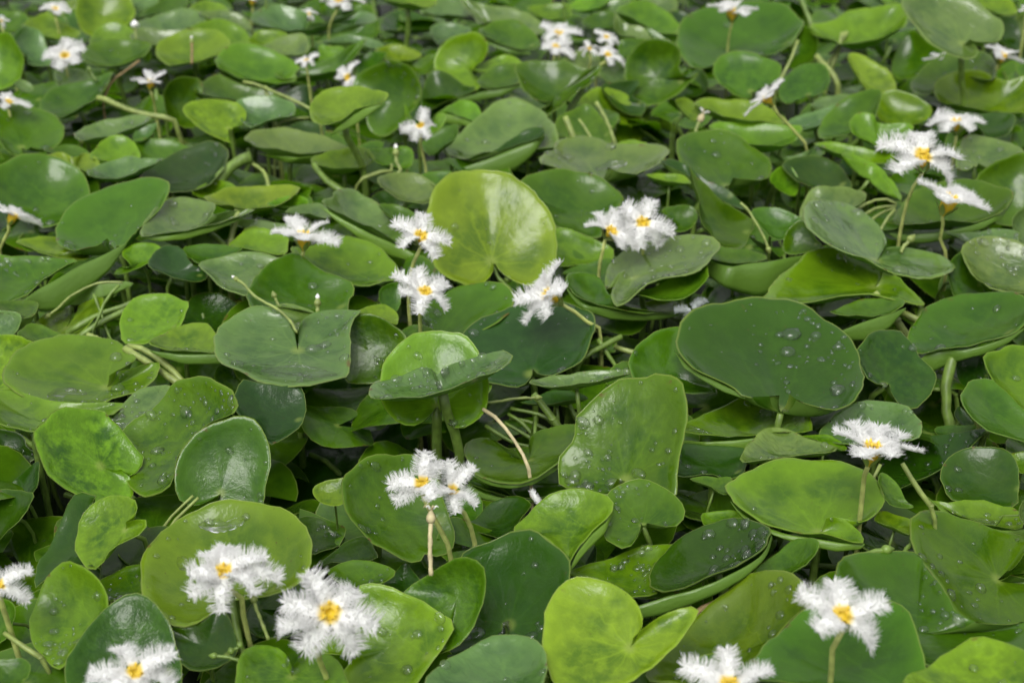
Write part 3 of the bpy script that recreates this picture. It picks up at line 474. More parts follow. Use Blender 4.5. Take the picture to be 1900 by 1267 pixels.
["shaded boat leaf under the shiny long leaf","g",0.25,0,0.2,0,[1269,4586,43],[-119,123,985],[-136,-20,-14,-62,66,-16,-3,103,-13,112,55,7,129,-16,18,29,-77,13,-49,-97,6],["B",[-148,-192,6,-127,-177,7,-106,-161,7,-85,-146,8,-63,-130,9,-42,-117,10,-21,-105,11,1,-93,12,22,-81,13,44,-68,14,66,-56,15,87,-43,16,109,-30,17,131,-17,18],[-148,-193,1,-127,-185,-18,-104,-175,-34,-78,-162,-40,-52,-149,-47,-27,-137,-53,-4,-124,-47,18,-110,-42,40,-97,-37,62,-82,-30,79,-66,-19,96,-50,-7,114,-34,4,131,-18,16]]],
["big dark green leaf with a folded lower lobe at the frame edge","g",0.25,4,0.2,0,[1608,4498,33],[-272,40,962],[-224,-77,-60,-206,-4,-58,-149,98,-46,-78,182,-30,10,231,-7,95,212,18,176,151,43,209,72,56,200,-49,58,140,-134,45,64,-170,25,-9,-183,5,-65,-184,-11,-100,-175,-21,-144,-166,-34,-200,-162,-50],["B",[-250,-223,-61,-219,-187,-54,-188,-150,-47,-157,-140,-38,-127,-141,-30,-101,-160,-22,-75,-179,-14,-45,-181,-5,-15,-183,3,16,-179,12,47,-173,20,78,-163,29,111,-146,37,144,-130,46],[-254,-229,-80,-212,-203,-102,-172,-170,-109,-140,-160,-98,-111,-159,-84,-87,-173,-63,-62,-189,-43,-32,-190,-33,-2,-191,-23,29,-186,-13,59,-179,1,90,-167,13,118,-149,28,146,-131,44]]],
["great round yellow-green leaf facing us with clear veins","y",0.35,2,0.2,1,[-77,5127,21],[162,-617,770],[9,-27,-24,41,-58,-55,100,-79,-84,159,-82,-99,194,-63,-91,237,6,-45,253,77,9,245,145,65,215,199,114,161,255,170,89,286,210,10,299,237,-63,295,250,-141,275,249,-206,227,225,-251,160,181,-261,94,130,-253,11,62,-245,-49,12,-215,-91,-28,-162,-117,-60,-86,-124,-81,-34,-101,-74,0,-59,-48,6,-28,-23]],
["large green leaf behind the great round yellow-green leaf","g",0.25,4,0.28,0,[271,5858,-40],[156,-275,949],[-252,49,56,-189,136,70,-92,185,69,4,210,60,100,198,41,175,144,13,216,84,-11,205,12,-30,149,-99,-53,115,-174,-69,100,-233,-84,21,-224,-68,-58,-205,-50,-106,-188,-37,-141,-91,-3,-196,3,33],["B",[-100,-191,-39,-84,-196,-43,-68,-201,-47,-52,-206,-51,-36,-211,-55,-20,-215,-59,-4,-219,-63,13,-222,-67,29,-226,-70,45,-230,-74,62,-232,-77,78,-235,-81,95,-237,-84,111,-240,-88],[-106,-193,-45,-91,-199,-53,-76,-205,-61,-61,-211,-69,-45,-217,-77,-29,-222,-83,-12,-227,-88,5,-231,-93,22,-235,-98,39,-239,-102,57,-240,-103,75,-242,-103,94,-243,-103,112,-245,-103]]],
["lime leaf in the gap under the white flower pair","l",0.25,0,0.2,0,[273,5485,-117],[31,-198,980],[-103,127,29,-45,153,32,49,90,17,111,49,6,154,30,1,136,-58,-16,41,-95,-20,-54,-141,-27,-103,-112,-19]],
["shaded leaf behind the cupped leaf under the white flower pair","g",0.25,0,0.2,0,[329,5302,-131],[-19,-78,997],[-128,-11,-3,-83,52,3,-1,82,6,87,99,9,74,-18,0,43,-130,-9,-26,-65,-6,-110,-11,-3]],
["grey wet heart leaf lying in front of the white flower pair","p",0.25,18,0.2,1,[467,5025,-6],[-303,4,953],[-41,-7,-13,-70,-57,-22,-89,-181,-28,-76,-283,-23,-31,-261,-9,18,-202,7,88,-169,29,200,-152,64,261,-111,83,317,7,101,333,63,106,292,149,92,181,203,57,65,230,20,-26,206,-9,-78,138,-25,-100,21,-32,-109,-99,-34,-71,-28,-22,-28,6,-9]],
["shallow cupped leaf below the grey wet heart leaf","g",0.25,0,0.2,0,[315,4851,-21],[258,60,964],[-116,61,27,-85,151,13,-23,178,-5,30,145,-17,38,89,-16,63,-26,-15,125,-58,-30,236,-22,-62,316,23,-86,121,-105,-26,14,-122,4,-44,-132,20,-89,-84,29],["B",[-112,18,29,-93,-46,28,-71,-94,25,-43,-125,19,-9,-121,10,25,-110,0,60,-99,-10,96,-86,-20,131,-72,-31,167,-59,-41,204,-39,-52,241,-18,-63,279,4,-75,317,26,-86],[-115,19,29,-99,-47,23,-79,-97,15,-52,-129,6,-19,-128,-12,16,-120,-30,51,-111,-46,89,-98,-55,127,-84,-65,165,-69,-73,203,-49,-80,243,-26,-88,281,-2,-93,320,24,-93]]],
["lime underside of a leaf beneath the grey wet heart leaf","l",0.25,0,0.2,0,[616,4869,0],[-294,77,953],[-152,12,-48,-120,52,-41,-2,107,-9,118,162,23,126,0,39,60,-94,26,-28,-150,3,-105,-90,-25]],
["small leaf end above the rim of the shallow cupped leaf","l",0.25,0,0.2,0,[572,5004,-140],[-99,97,990],[-89,10,-10,-26,63,-9,64,74,-1,70,19,5,48,-77,12,-65,-48,-2]],
["dewy dark leaf touching the lower of the stacked flowers","g",0.25,14,0.2,1,[-283,4715,-101],[-122,-148,981],[69,-71,-2,124,-67,5,196,-47,17,262,7,34,292,100,51,292,170,62,261,228,67,203,272,66,133,286,60,69,268,49,8,207,32,-46,137,15,-66,81,4,-31,55,4]],
["dark veined heart leaf under the sideways white flower","b",0.5,9,0.2,1,[63,4418,-98],[-134,-191,972],[10,-18,-2,34,-47,-5,80,-64,-2,138,-51,9,187,-3,25,223,91,49,238,184,69,220,277,85,118,362,87,-49,368,66,-188,287,31,-252,202,5,-211,99,-10,-157,38,-14,-167,-10,-25,-155,-44,-30,-113,-85,-32,-61,-114,-31,-19,-110,-24,7,-67,-12,9,-30,-5]],
["big pale leaf wedge with drops behind the pale bud on a bent stalk","p",0.25,6,0.2,0,[-1034,4981,15],[14,-115,993],[-172,37,7,-159,77,11,-112,107,14,-45,129,16,31,134,15,111,107,11,206,98,9,153,51,4,100,-19,-4,76,-129,-16,62,-183,-22,-8,-163,-19,-76,-100,-11]],
["broad green leaf behind the stalk of the side-on flower","g",0.25,4,0.2,0,[-790,4761,34],[134,-113,985],[-169,-103,11,-171,-20,21,-154,92,32,-121,167,36,-72,224,35,-40,244,33,12,188,20,99,120,0,199,68,-19,191,-19,-28,185,-124,-39,86,-156,-30,-49,-147,-10,-133,-196,-4]],
["glossy bright leaf right under the side-on flower","l",0.4,4,0.2,0,[-642,5081,-1],[165,-24,986],[-224,37,38,-213,83,38,-147,122,28,-66,197,16,22,215,2,117,163,-16,178,58,-28,216,-66,-38,141,-145,-27,60,-186,-15,-24,-190,-1,-102,-151,13,-168,-81,26]],
["grey wet leaf folded up along its length behind the upper stacked flower","p",0.25,5,0.28,0,[-626,5604,0],[404,25,914],[-173,-65,78,-143,7,63,-137,105,58,-104,189,41,-60,230,20,-20,196,4,31,167,-18,85,89,-40,153,-21,-67,191,-144,-80,152,-171,-62,46,-145,-16,-42,-130,22,-119,-104,56],["B",[-138,-92,63,-107,-110,50,-76,-127,37,-45,-139,24,-14,-149,11,17,-159,-3,48,-163,-17,80,-167,-31,111,-170,-44,143,-172,-58,175,-173,-72,206,-183,-86,235,-202,-98,265,-221,-111],[-168,-82,72,-138,-103,53,-108,-124,33,-76,-139,13,-45,-152,-6,-13,-165,-26,18,-172,-48,49,-178,-70,80,-184,-91,117,-186,-103,153,-187,-116,192,-194,-121,231,-209,-120,271,-224,-120]]],
["pale leaf tip poking out behind the folded grey wet leaf","p",0.25,0,0.28,0,[-856,5649,2],[64,36,997],[-103,-33,8,-52,54,1,34,89,-5,92,-74,-3,-5,-53,2]],
["smooth oval pale leaf between a curved stalk and the great round leaf","p",0.25,0,0.28,0,[-453,5902,6],[232,-121,965],[-141,-30,30,-124,49,36,-63,115,30,16,140,14,85,108,-7,128,43,-25,119,-59,-36,57,-129,-30,-21,-125,-11,-88,-88,10]],
["thin lime leaf edge beyond the pale yellow flat leaf","l",0.25,0,0.28,0,[-964,5758,-5],[25,15,1000],[-88,-47,3,-50,48,1,18,76,-2,84,20,-2,60,-47,-1,-15,-61,1]],
["pale yellow flat leaf with a wet gleam above the side-on flower","y",0.25,0,0.28,0,[-1121,5778,5],[3,32,999],[-203,-40,2,-179,39,-1,-108,121,-4,-14,152,-5,93,153,-5,172,113,-4,192,62,-3,166,-37,1,96,-124,4,7,-168,5,-59,-154,5,-72,-116,4,-151,-107,4]],
["lime leaf behind the pale yellow flat leaf","l",0.25,0,0.28,0,[-1367,6118,-88],[-12,-38,999],[-86,-40,-3,-68,65,2,2,99,4,96,43,3,73,-27,0,7,-112,-4]],
["long leaf with a wet silvery lip beside the tilted dewy leaf","p",0.25,6,0.28,0,[-1334,5428,56],[3,-12,1000],[-153,-170,-2,-148,7,0,-115,179,2,-64,220,3,13,196,2,82,149,2,105,86,1,108,9,0,187,55,0,260,79,0,260,41,0,177,-51,-1,76,-125,-2,-27,-177,-2,-109,-192,-2],["B",[-140,-177,-2,-106,-177,-2,-71,-177,-2,-37,-177,-2,-6,-163,-2,24,-145,-2,54,-126,-2,84,-107,-1,114,-88,-1,143,-63,-1,172,-36,-1,201,-8,-1,230,20,0,259,48,0],[-149,-177,-5,-114,-181,-14,-79,-183,-22,-43,-183,-20,-10,-170,-23,22,-153,-28,54,-133,-25,85,-113,-22,117,-93,-19,147,-67,-15,176,-39,-11,205,-10,-7,235,20,-3,265,50,1]]],
["tilted dewy leaf rising beside the round dark leaf","g",0.25,10,0.28,1,[-1602,5293,24],[-172,-150,973],[-13,-25,-6,-44,-71,-19,-125,-91,-36,-205,-22,-40,-256,74,-34,-273,185,-20,-235,332,10,-148,405,36,-39,446,62,68,438,80,134,400,86,172,311,78,165,190,58,127,70,33,96,-13,15,72,-74,1,29,-71,-6]],
["round dark leaf behind the drooping flower at the frame edge","g",0.25,5,0.28,0,[-2077,5866,0],[273,-273,922],[-211,51,77,-157,139,88,-94,195,86,-17,224,72,63,217,46,137,174,11,184,109,-22,204,34,-50,192,-44,-70,145,-144,-86,74,-238,-93,2,-195,-58,-130,-161,-9,-170,-149,6]],
["lime pointed leaf below the tilted dewy leaf","l",0.25,0,0.2,0,[-1849,5266,-8],[253,127,959],[-134,-19,38,-110,53,22,-57,110,0,-7,144,-17,44,30,-15,111,0,-29,148,56,-46,149,-32,-35,79,-93,-9,-37,-87,21]],
["dewy leaf with its long edge rolled up to show a lime underside","g",0.25,10,0.2,0,[-1836,4891,38],[-67,-162,984],[-149,116,9,-78,138,17,36,124,23,188,87,27,142,34,15,87,-65,-5,46,-143,-21,-39,-180,-32,-61,-177,-33],["B",[41,-166,-24,57,-130,-17,75,-95,-11,98,-70,-5,122,-44,1,144,-16,7,167,14,14,189,43,20,215,67,26,241,90,31,268,113,37,294,138,43,319,166,49,344,194,56],[44,-165,-25,65,-142,-57,87,-120,-85,118,-99,-95,148,-77,-103,172,-47,-91,196,-16,-79,220,16,-67,244,43,-51,268,69,-35,293,96,-18,311,126,3,328,159,26,344,192,48]]],
["small yellow-green leaf with a pointed lobe above a stem node","l",0.25,0,0.2,0,[-1466,5164,0],[-92,-233,968],[-75,14,-4,-75,73,10,-24,90,19,47,70,21,93,19,13,90,-28,2,20,-66,-14,-43,-104,-29,-82,-104,-33,-70,-63,-22,-23,-60,-17]],
["green leaf behind the big pale leaf wedge","g",0.25,0,0.2,0,[-1201,5167,11],[3,49,999],[-106,7,0,-94,76,-3,-25,94,-5,68,77,-4,140,9,-1,34,-59,3,4,-142,7,-56,-77,4]],
["dark bluish leaf beside the small yellow-green leaf","b",0.25,0,0.2,0,[-1297,5030,19],[332,-77,940],[-91,-62,27,-87,50,35,-56,122,30,1,123,10,52,34,-15,96,39,-31,119,-29,-45,54,-96,-27,-30,-93,3]],
["sunlit lime leaf low behind the big pale leaf wedge","l",0.25,0,0.2,0,[-1019,5316,-9],[74,-16,997],[-116,-75,7,-95,80,8,-28,123,4,89,81,-5,113,-6,-9,107,-89,-9,-5,-100,-1]],
["tiny lime leaf on a stem node near the side-on flower","l",0.25,0,0.2,0,[-1061,5447,-17],[341,-270,900],[-47,2,18,-4,39,13,28,32,-1,33,-12,-16,8,-48,-18,-20,-21,1]],
["green leaf in shade behind the lower stacked flower","g",0.25,0,0.2,0,[-452,4792,0],[439,-596,672],[-42,-24,7,-33,13,33,25,55,32,38,15,-11,23,-33,-44,-25,-42,-21]],
["small green leaf crossed by the stacked flowers stalks","g",0.25,0,0.2,0,[-342,4552,-37],[-112,-110,988],[-57,29,-3,-10,65,6,46,30,9,70,-14,6,23,-45,-2,-35,-63,-11]],
["small pale leaf behind the round glossy leaf","l",0.25,0,0.2,0,[-477,4640,0],[169,102,980],[-97,-23,19,-48,56,2,4,89,-10,58,24,-13,68,-35,-8,57,-95,0,0,-51,5,-56,-28,13]],
["pale wet leaf behind the notch of the puddled leaf","p",0.25,3,0.2,0,[-794,4556,34],[149,31,988],[-126,-22,20,-69,57,9,-5,92,-2,62,75,-12,96,19,-15,55,-73,-6,42,-128,-2,-27,-48,6]],
["black-green leaf in the gap below the glossy bright leaf","b",0.25,0,0.2,0,[-580,5097,-140],[63,-163,985],[-61,-57,-6,-59,47,12,52,74,9,64,-3,-5,34,-68,-13]],
["leaf half hidden between the side-on flower and the folded wet leaf","g",0.25,2,0.2,0,[-695,5709,-140],[239,-59,969],[-84,19,22,-59,92,20,19,88,1,115,-41,-31,3,-83,-6,-61,-73,11]],
["dark leaf under the smooth oval pale leaf","b",0.25,0,0.28,0,[-535,6105,-140],[136,54,989],[-114,15,15,-68,126,3,23,28,-5,126,26,-19,176,2,-24,63,-65,-5,-72,-77,14]],
["wet leaf piece behind the upper stacked flower","g",0.25,0,0.28,0,[-481,5619,0],[244,13,970],[-89,37,22,-23,82,5,70,34,-18,86,-26,-21,-16,-92,5]],
["green leaf peeping over the smooth oval pale leaf","g",0.25,0,0.28,0,[-329,6054,-6],[40,-58,998],[-85,38,6,-19,73,5,70,70,1,60,-24,-4,-4,-113,-6,-48,-35,0]],
["long thin flat leaf seen edge-on below the dark veined heart leaf","p",0.25,5,0.2,0,[212,4153,-9],[-95,141,985],[-158,-33,-10,-130,17,-15,-83,57,-16,-8,60,-9,92,46,2,189,33,13,184,-2,18,113,-20,14,12,-53,9,-62,-66,3,-121,-60,-3]],
["thin dark leaf below the long thin flat leaf","d",0.25,0,0.2,0,[151,4252,-132],[-76,149,986],[-124,-27,-6,-93,-11,-6,-14,77,-13,63,47,-2,110,-35,14,34,-42,9,-43,-57,5]],
["tall broad dewy leaf with a deep notch in the middle","g",0.5,26,0.2,1,[323,3550,-1],[-398,-424,813],[-11,-7,-9,-25,-23,-24,-50,-42,-46,-107,2,-51,-177,41,-65,-180,88,-42,-175,133,-16,-133,162,19,-118,227,61,-75,261,99,-11,286,144,48,276,167,87,258,177,127,255,196,170,227,201,197,176,188,200,108,154,191,52,120,170,-3,82,157,-56,48,144,-116,10,62,-88,-16,-5,-58,-33,-12,-29,-21]],
["shiny dark leaf between the tall dewy leaf and the giant dewy leaf","g",0.25,4,0.2,0,[515,4225,9],[170,-289,942],[-130,-49,8,-121,8,24,-86,78,40,-14,144,47,68,184,44,64,83,14,78,10,-11,124,-42,-35,175,-78,-56,117,-103,-53,50,-124,-47,18,-84,-29,-32,-82,-19,-84,-113,-19,-119,-114,-13]],
["giant dark green leaf with big round water drops","d",0.35,30,0.2,1,[861,3946,43],[75,-61,995],[15,-7,-2,44,-44,-6,93,-71,-11,154,-80,-17,220,-23,-18,272,93,-15,285,156,-12,292,274,-5,276,385,3,222,485,13,161,557,22,64,579,31,-40,560,38,-146,514,43,-237,451,46,-297,346,44,-321,267,41,-318,203,37,-287,127,30,-224,74,22,-162,22,14,-123,-19,8,-62,-8,4,-17,-6,1],["B",[-319,240,39,-308,211,36,-296,182,34,-284,156,31,-268,136,29,-253,117,26,-237,98,24,-220,82,22,-204,66,20,-187,50,17,-171,35,15,-154,21,13,-138,6,11,-121,-8,9],[-324,243,43,-316,212,36,-308,182,29,-300,155,23,-283,134,20,-267,114,16,-251,96,13,-233,79,9,-216,63,6,-199,46,3,-181,31,0,-162,17,0,-144,3,0,-125,-11,0]]],
["pale boat-shaped leaf below the giant dark dewy leaf","l",0.4,5,0.2,0,[772,3983,-68],[-112,138,984],[-241,-74,-17,-188,7,-22,-117,99,-27,-37,167,-28,39,205,-24,94,190,-16,144,130,-2,174,46,13,184,-42,27,171,-121,36,150,-145,38,116,-142,33,30,-131,22,-81,-132,9,-168,-121,-2,-228,-95,-13],["B",[-240,-86,-15,-221,-96,-12,-203,-106,-8,-185,-116,-5,-166,-125,-1,-147,-127,1,-128,-130,4,-109,-132,6,-90,-134,9,-70,-135,11,-51,-134,13,-31,-133,15,-12,-132,17,8,-131,19],[-244,-87,-20,-224,-99,-21,-204,-111,-22,-183,-121,-20,-162,-131,-19,-140,-134,-21,-118,-137,-20,-96,-140,-20,-75,-143,-20,-52,-144,-20,-30,-144,-19,-10,-140,-10,10,-137,-2,30,-134,7]],["W",[-224,-67,-16,-190,-46,-15,-137,-54,-8,-137,-83,-4,-175,-100,-6,-214,-93,-11]]],
["pale leaf between the boat-shaped leaf and the big lime leaf","p",0.25,2,0.2,0,[829,3736,-18],[-69,134,989],[-142,-116,6,-128,-29,-5,-93,46,-13,-28,132,-20,12,148,-19,50,120,-13,95,41,1,156,-37,16,133,-84,21,50,-72,13,-43,-86,9]],
["lime leaf sliver behind the drop-bearing flower","l",0.25,0,0.2,0,[980,3811,-42],[159,120,980],[-91,16,13,1,49,-6,54,3,-9,45,-57,0,10,-46,4,-33,-4,6]],
["big lime leaf with a folded lower lobe beneath the drop-bearing flower","l",0.4,2,0.2,1,[855,3306,-8],[-10,-43,999],[56,16,1,103,-8,1,137,1,1,175,48,4,203,102,6,206,171,9,188,236,12,162,273,13,131,326,15,58,342,15,-28,338,14,-95,314,13,-164,271,10,-214,213,7,-237,178,5,-235,121,3,-218,66,1,-181,19,-1,-129,-28,-2,-55,-55,-3,20,-68,-3,83,-101,-4,107,-88,-3,106,-50,-1,83,-8,0,49,17,1,20,10,1],["B",[-218,66,1,-197,40,0,-177,15,-1,-154,-7,-2,-130,-22,-2,-105,-37,-3,-80,-48,-3,-53,-55,-3,-27,-62,-3,0,-70,-3,26,-78,-3,52,-86,-3,79,-87,-3,107,-88,-3],[-237,83,23,-223,52,13,-205,23,6,-182,0,2,-158,-18,-5,-133,-35,-9,-106,-48,-13,-78,-58,-19,-51,-67,-24,-22,-75,-24,7,-84,-24,35,-92,-25,65,-92,-21,94,-92,-17]]],
["small dark leaf point left of the big lime leaf","g",0.25,0,0.2,0,[593,3517,-9],[152,78,985],[-73,14,10,-32,35,2,4,36,-3,54,45,-12,25,-65,1,-26,-24,6]],
["long dark leaf in shade below the pale boat-shaped leaf","d",0.25,2,0.2,0,[610,3739,-72],[-43,44,998],[-119,-79,-2,-85,104,-8,-9,108,-5,122,68,2,107,-27,6,64,-107,7,-34,-90,3]],
["three-lobed dewy leaf below the tall dewy leaf","g",0.25,8,0.2,1,[361,3323,-5],[-249,-182,951],[0,-14,-3,-7,-47,-11,-26,-87,-23,-55,-100,-34,-83,-75,-36,-103,-35,-34,-103,5,-26,-75,67,-7,-90,102,-4,-75,134,6,-22,154,24,20,150,34,60,116,38,98,67,39,121,1,32,118,-33,25,87,-55,12,55,-43,6,16,-17,1]],
["puddled notched leaf with rows of water drops","p",0.25,16,0.2,1,[-733,4345,28],[78,-115,990],[-17,54,8,-32,110,15,-63,164,24,-119,186,31,-182,183,35,-243,140,35,-278,68,30,-288,-8,22,-266,-88,11,-225,-155,0,-160,-217,-13,-90,-260,-23,-14,-278,-31,63,-267,-36,127,-225,-36,181,-176,-35,186,-68,-23,173,69,-6,175,166,6,196,218,10,116,222,17,39,197,20,3,143,16,-8,84,10],["W",[-106,-166,-11,-69,-129,-10,5,-111,-13,72,-120,-20,121,-139,-26,153,-168,-31,93,-224,-33,22,-249,-31,43,-190,-25,-22,-197,-21,-70,-187,-16]]],
["round glossy leaf overlapping the puddled notched leaf","g",0.6,5,0.2,0,[-511,4492,-62],[-17,-780,625],[-119,-5,-10,-120,25,29,-94,56,67,-52,76,93,1,77,96,55,67,85,99,46,60,131,32,43,140,8,13,122,-16,-16,80,-39,-46,60,-72,-89,-4,-82,-102,-68,-74,-94,-96,-50,-65]],
["round leaf standing upright behind the flat dewy blade","l",0.25,6,0.2,1,[-230,3816,91],[49,-602,797],[-4,-12,-9,-35,-46,-32,-80,-66,-45,-122,-58,-36,-156,-27,-11,-177,28,32,-175,77,69,-149,132,109,-104,172,136,-43,194,149,13,200,150,70,193,142,108,165,118,132,133,93,152,84,55,157,11,-1,134,-30,-31,93,-60,-51,61,-65,-53,38,-46,-37,19,-27,-22],["S",[0,0,0,0,0,-15,-6,20,-128,-7,40,-218]]],
["flat dewy leaf blade held level across the upright round leaf","p",0.25,16,0.2,0,[-217,3770,197],[-190,136,972],[-212,-18,-39,-199,39,-45,-143,90,-41,-75,117,-31,-32,95,-20,-10,31,-6,16,64,-6,74,116,-2,144,149,7,190,150,16,218,96,29,221,41,37,191,-24,41,125,-68,34,15,-114,19,-95,-129,0,-162,-126,-14,-192,-90,-25],["S",[0,0,0,4,0,-46,27,20,-157,54,40,-302]]],
["huge leaf in deep shade below the puddled leaf","d",0.25,2,0.2,0,[-620,4398,-400],[-277,-240,931],[-238,-210,-125,-241,-25,-78,-223,94,-42,-169,252,15,-102,323,53,-18,357,86,102,295,106,161,265,116,207,77,81,284,-32,76,304,-154,51,293,-207,34,191,-172,13,85,-178,-21,36,-224,-47,-33,-269,-79,-115,-297,-111,-198,-270,-128]],
["dark veined leaf between the puddled leaf and the upright heart leaf","b",0.5,0,0.2,0,[-773,3966,-17],[293,-252,922],[-114,-27,29,-116,32,46,-96,94,56,-54,97,44,17,104,23,77,120,8,103,63,-16,105,-3,-34,88,-61,-45,45,-122,-48,11,-150,-45,-41,-71,-6,-87,-69,9]],
["yellow mottled blistered leaf","l",1.0,0,0.2,1,[-1197,3554,42],[536,-273,799],[52,4,-34,76,-6,-53,90,-45,-75,82,-92,-86,27,-139,-66,-34,-149,-28,-98,-141,17,-133,-120,49,-160,-81,80,-180,-26,112,-165,23,119,-146,81,126,-113,114,115,-76,136,97,-39,155,79,-7,144,54,29,125,23,67,102,-10,93,85,-34,94,44,-48,76,5,-50,51,9,-31]],
["large dewy leaf between the yellow mottled and upright heart leaves","g",0.6,26,0.2,0,[-1009,3678,62],[-471,-246,847],[-193,121,-72,-169,149,-51,-101,179,-4,-36,207,40,37,183,74,86,157,93,139,103,107,194,23,115,225,-56,108,184,-59,85,111,-42,49,60,-74,12,42,-126,-14,50,-221,-36,24,-249,-59,-26,-233,-82,-78,-183,-96,-130,-96,-100,-139,-79,-100,-113,-31,-72,-146,43,-69]],
["upright heart leaf in front of the large dewy leaf","g",0.25,9,0.2,1,[-836,3446,8],[64,-784,617],[-4,-6,-7,-62,-26,-27,-105,-24,-20,-128,4,18,-127,44,69,-108,77,109,-71,104,139,-21,125,161,34,139,173,73,140,170,104,127,150,131,101,115,142,69,73,135,31,26,121,-15,-31,109,-34,-55,-19,-41,-50,-3,-14,-17]],
["large flat olive leaf with a pool of water and a reddish rim","o",0.25,14,0.2,1,[-1358,4192,-22],[84,-13,996],[8,17,0,39,53,-3,72,128,-4,30,199,0,-35,256,6,-140,256,15,-217,251,22,-278,194,26,-317,121,28,-335,32,29,-327,-50,27,-282,-124,22,-218,-174,16,-154,-199,10,-75,-206,4,3,-195,-3,64,-147,-7,122,-84,-11,159,-7,-13,163,78,-13,144,107,-11,87,66,-6,35,31,-3],["W",[-158,-129,12,-148,-81,11,-123,-58,10,-54,-52,4,-50,-85,3,-97,-101,7,-113,-141,8,-138,-150,10]]],
["pale yellow leaf tip under the flat olive leaf","y",0.25,3,0.2,0,[-1493,3883,25],[65,164,984],[-187,144,-12,-154,176,-19,-105,173,-22,-6,89,-15,97,65,-17,188,80,-26,261,92,-33,251,22,-20,235,-22,-12,161,7,-12,79,14,-8,65,-89,11,67,-196,28,10,-174,28,-92,-127,27]],
["wet tongue-shaped leaf under the flat olive leaf","p",0.25,10,0.2,0,[-1161,3926,16],[-231,-88,969],[-105,-56,-30,-83,-7,-20,-60,103,-5,-14,121,8,57,94,22,97,45,27,103,-8,24,76,-64,12,11,-98,-6,-53,-111,-23],["W",[-88,-61,-27,-43,-58,-15,7,-76,-5,-8,-90,-10,-54,-88,-21]]],
["mottled lime leaf at the frame edge above the pale yellow tip","l",0.8,0,0.2,0,[-1745,4367,-43],[-363,-477,801],[-90,106,22,-24,95,45,40,63,56,120,-7,50,59,-19,15,26,-48,-16,25,-88,-41,51,-130,-54,-25,-109,-77]],
["grey leaf at the frame edge in front of a torn curled leaf","p",0.25,0,0.2,0,[-1803,4533,4],[-94,-464,881],[-61,55,22,5,54,29,52,40,27,61,13,13,51,-27,-9,20,-59,-29,-32,-65,-38]],
["curled leaf with a torn edge at the frame side","g",0.25,0,0.2,0,[-1788,4645,22],[127,29,992],[-87,20,11,-47,51,4,18,70,-4,60,50,-9,71,-37,-8,40,-83,-3,17,-39,-1,-39,-68,7],["B",[40,-83,-3,44,-75,-3,47,-68,-4,51,-61,-5,54,-53,-5,58,-46,-6,62,-38,-7,61,-25,-7,61,-12,-7,61,2,-8,60,15,-8,60,29,-9,60,42,-9,59,56,-9],[17,-100,-56,23,-92,-55,30,-84,-53,36,-76,-52,43,-68,-50,50,-60,-49,53,-50,-44,54,-36,-41,54,-21,-38,55,-7,-34,56,8,-31,56,22,-28,57,37,-25,58,52,-22]]],
["green leaf with a brown scrap on it behind the flat olive leaf","g",0.25,0,0.2,0,[-1657,4480,-7],[222,100,970],[-69,-41,20,-65,60,9,-19,79,-4,57,32,-16,94,-7,-21,27,-74,1]],
["rounded lime leaf with pale mottling beside a dark crinkled one","l",0.5,3,0.2,0,[-1293,4603,0],[-86,-249,965],[-116,-11,-13,-116,55,4,-85,117,23,-22,136,33,47,122,36,104,86,31,126,58,26,121,-7,9,116,-70,-8,60,-87,-17,21,-138,-34,-32,-139,-39,-79,-118,-38]],
["dark crinkled glossy leaf behind the puddled leaf","d",0.8,0,0.2,0,[-1155,4928,-140],[70,-168,983],[-102,-97,-9,-106,49,16,-72,114,25,-27,124,23,47,102,14,115,44,-1,143,7,-9,93,-38,-13,59,-109,-23,28,-131,-24,-35,-90,-13]],
["boat-shaped mottled leaf holding water in its lip","o",0.5,0,0.2,0,[-1133,4417,0],[49,55,997],[-120,-56,9,-108,19,4,-76,98,-2,-22,127,-6,40,118,-8,93,53,-7,132,-77,-2,62,-91,2,-9,-98,6,-82,-94,9],["B",[-110,-79,10,-90,-84,9,-70,-88,8,-50,-93,8,-31,-97,7,-11,-102,6,7,-101,5,26,-99,4,44,-97,3,63,-95,2,81,-92,1,99,-88,0,117,-85,-1,136,-82,-2],[-105,-80,5,-87,-87,-2,-68,-94,-8,-49,-99,-13,-29,-105,-16,-10,-110,-20,9,-111,-25,28,-110,-28,47,-108,-29,66,-106,-30,85,-103,-32,104,-99,-33,123,-96,-35,142,-93,-37]],["W",[-31,-83,6,-8,-32,2,21,-53,2,59,-73,1,57,-89,2,5,-94,5]]],
["shiny crumpled leaf under the rim of the puddled leaf","g",0.8,0,0.2,0,[-984,4422,-140],[204,-556,806],[-63,2,17,-36,37,35,35,57,30,56,12,-6,52,-9,-19,22,-59,-46,-16,-42,-25,-54,-31,-7]],
["dark glossy leaf at the frame edge beside the mottled one","d",0.25,2,0.2,0,[-1605,3905,-140],[136,-674,726],[-60,43,51,-6,54,51,33,47,38,51,20,9,91,7,-11,62,-15,-26,19,-42,-43,-42,-68,-55]],
["lower dark leaf at the frame edge under the glossy one","d",0.25,0,0.2,0,[-1516,3692,-140],[-287,-80,955],[-87,22,-24,-27,51,-4,33,126,21,71,-51,17,16,-87,-3,-61,-55,-23]],
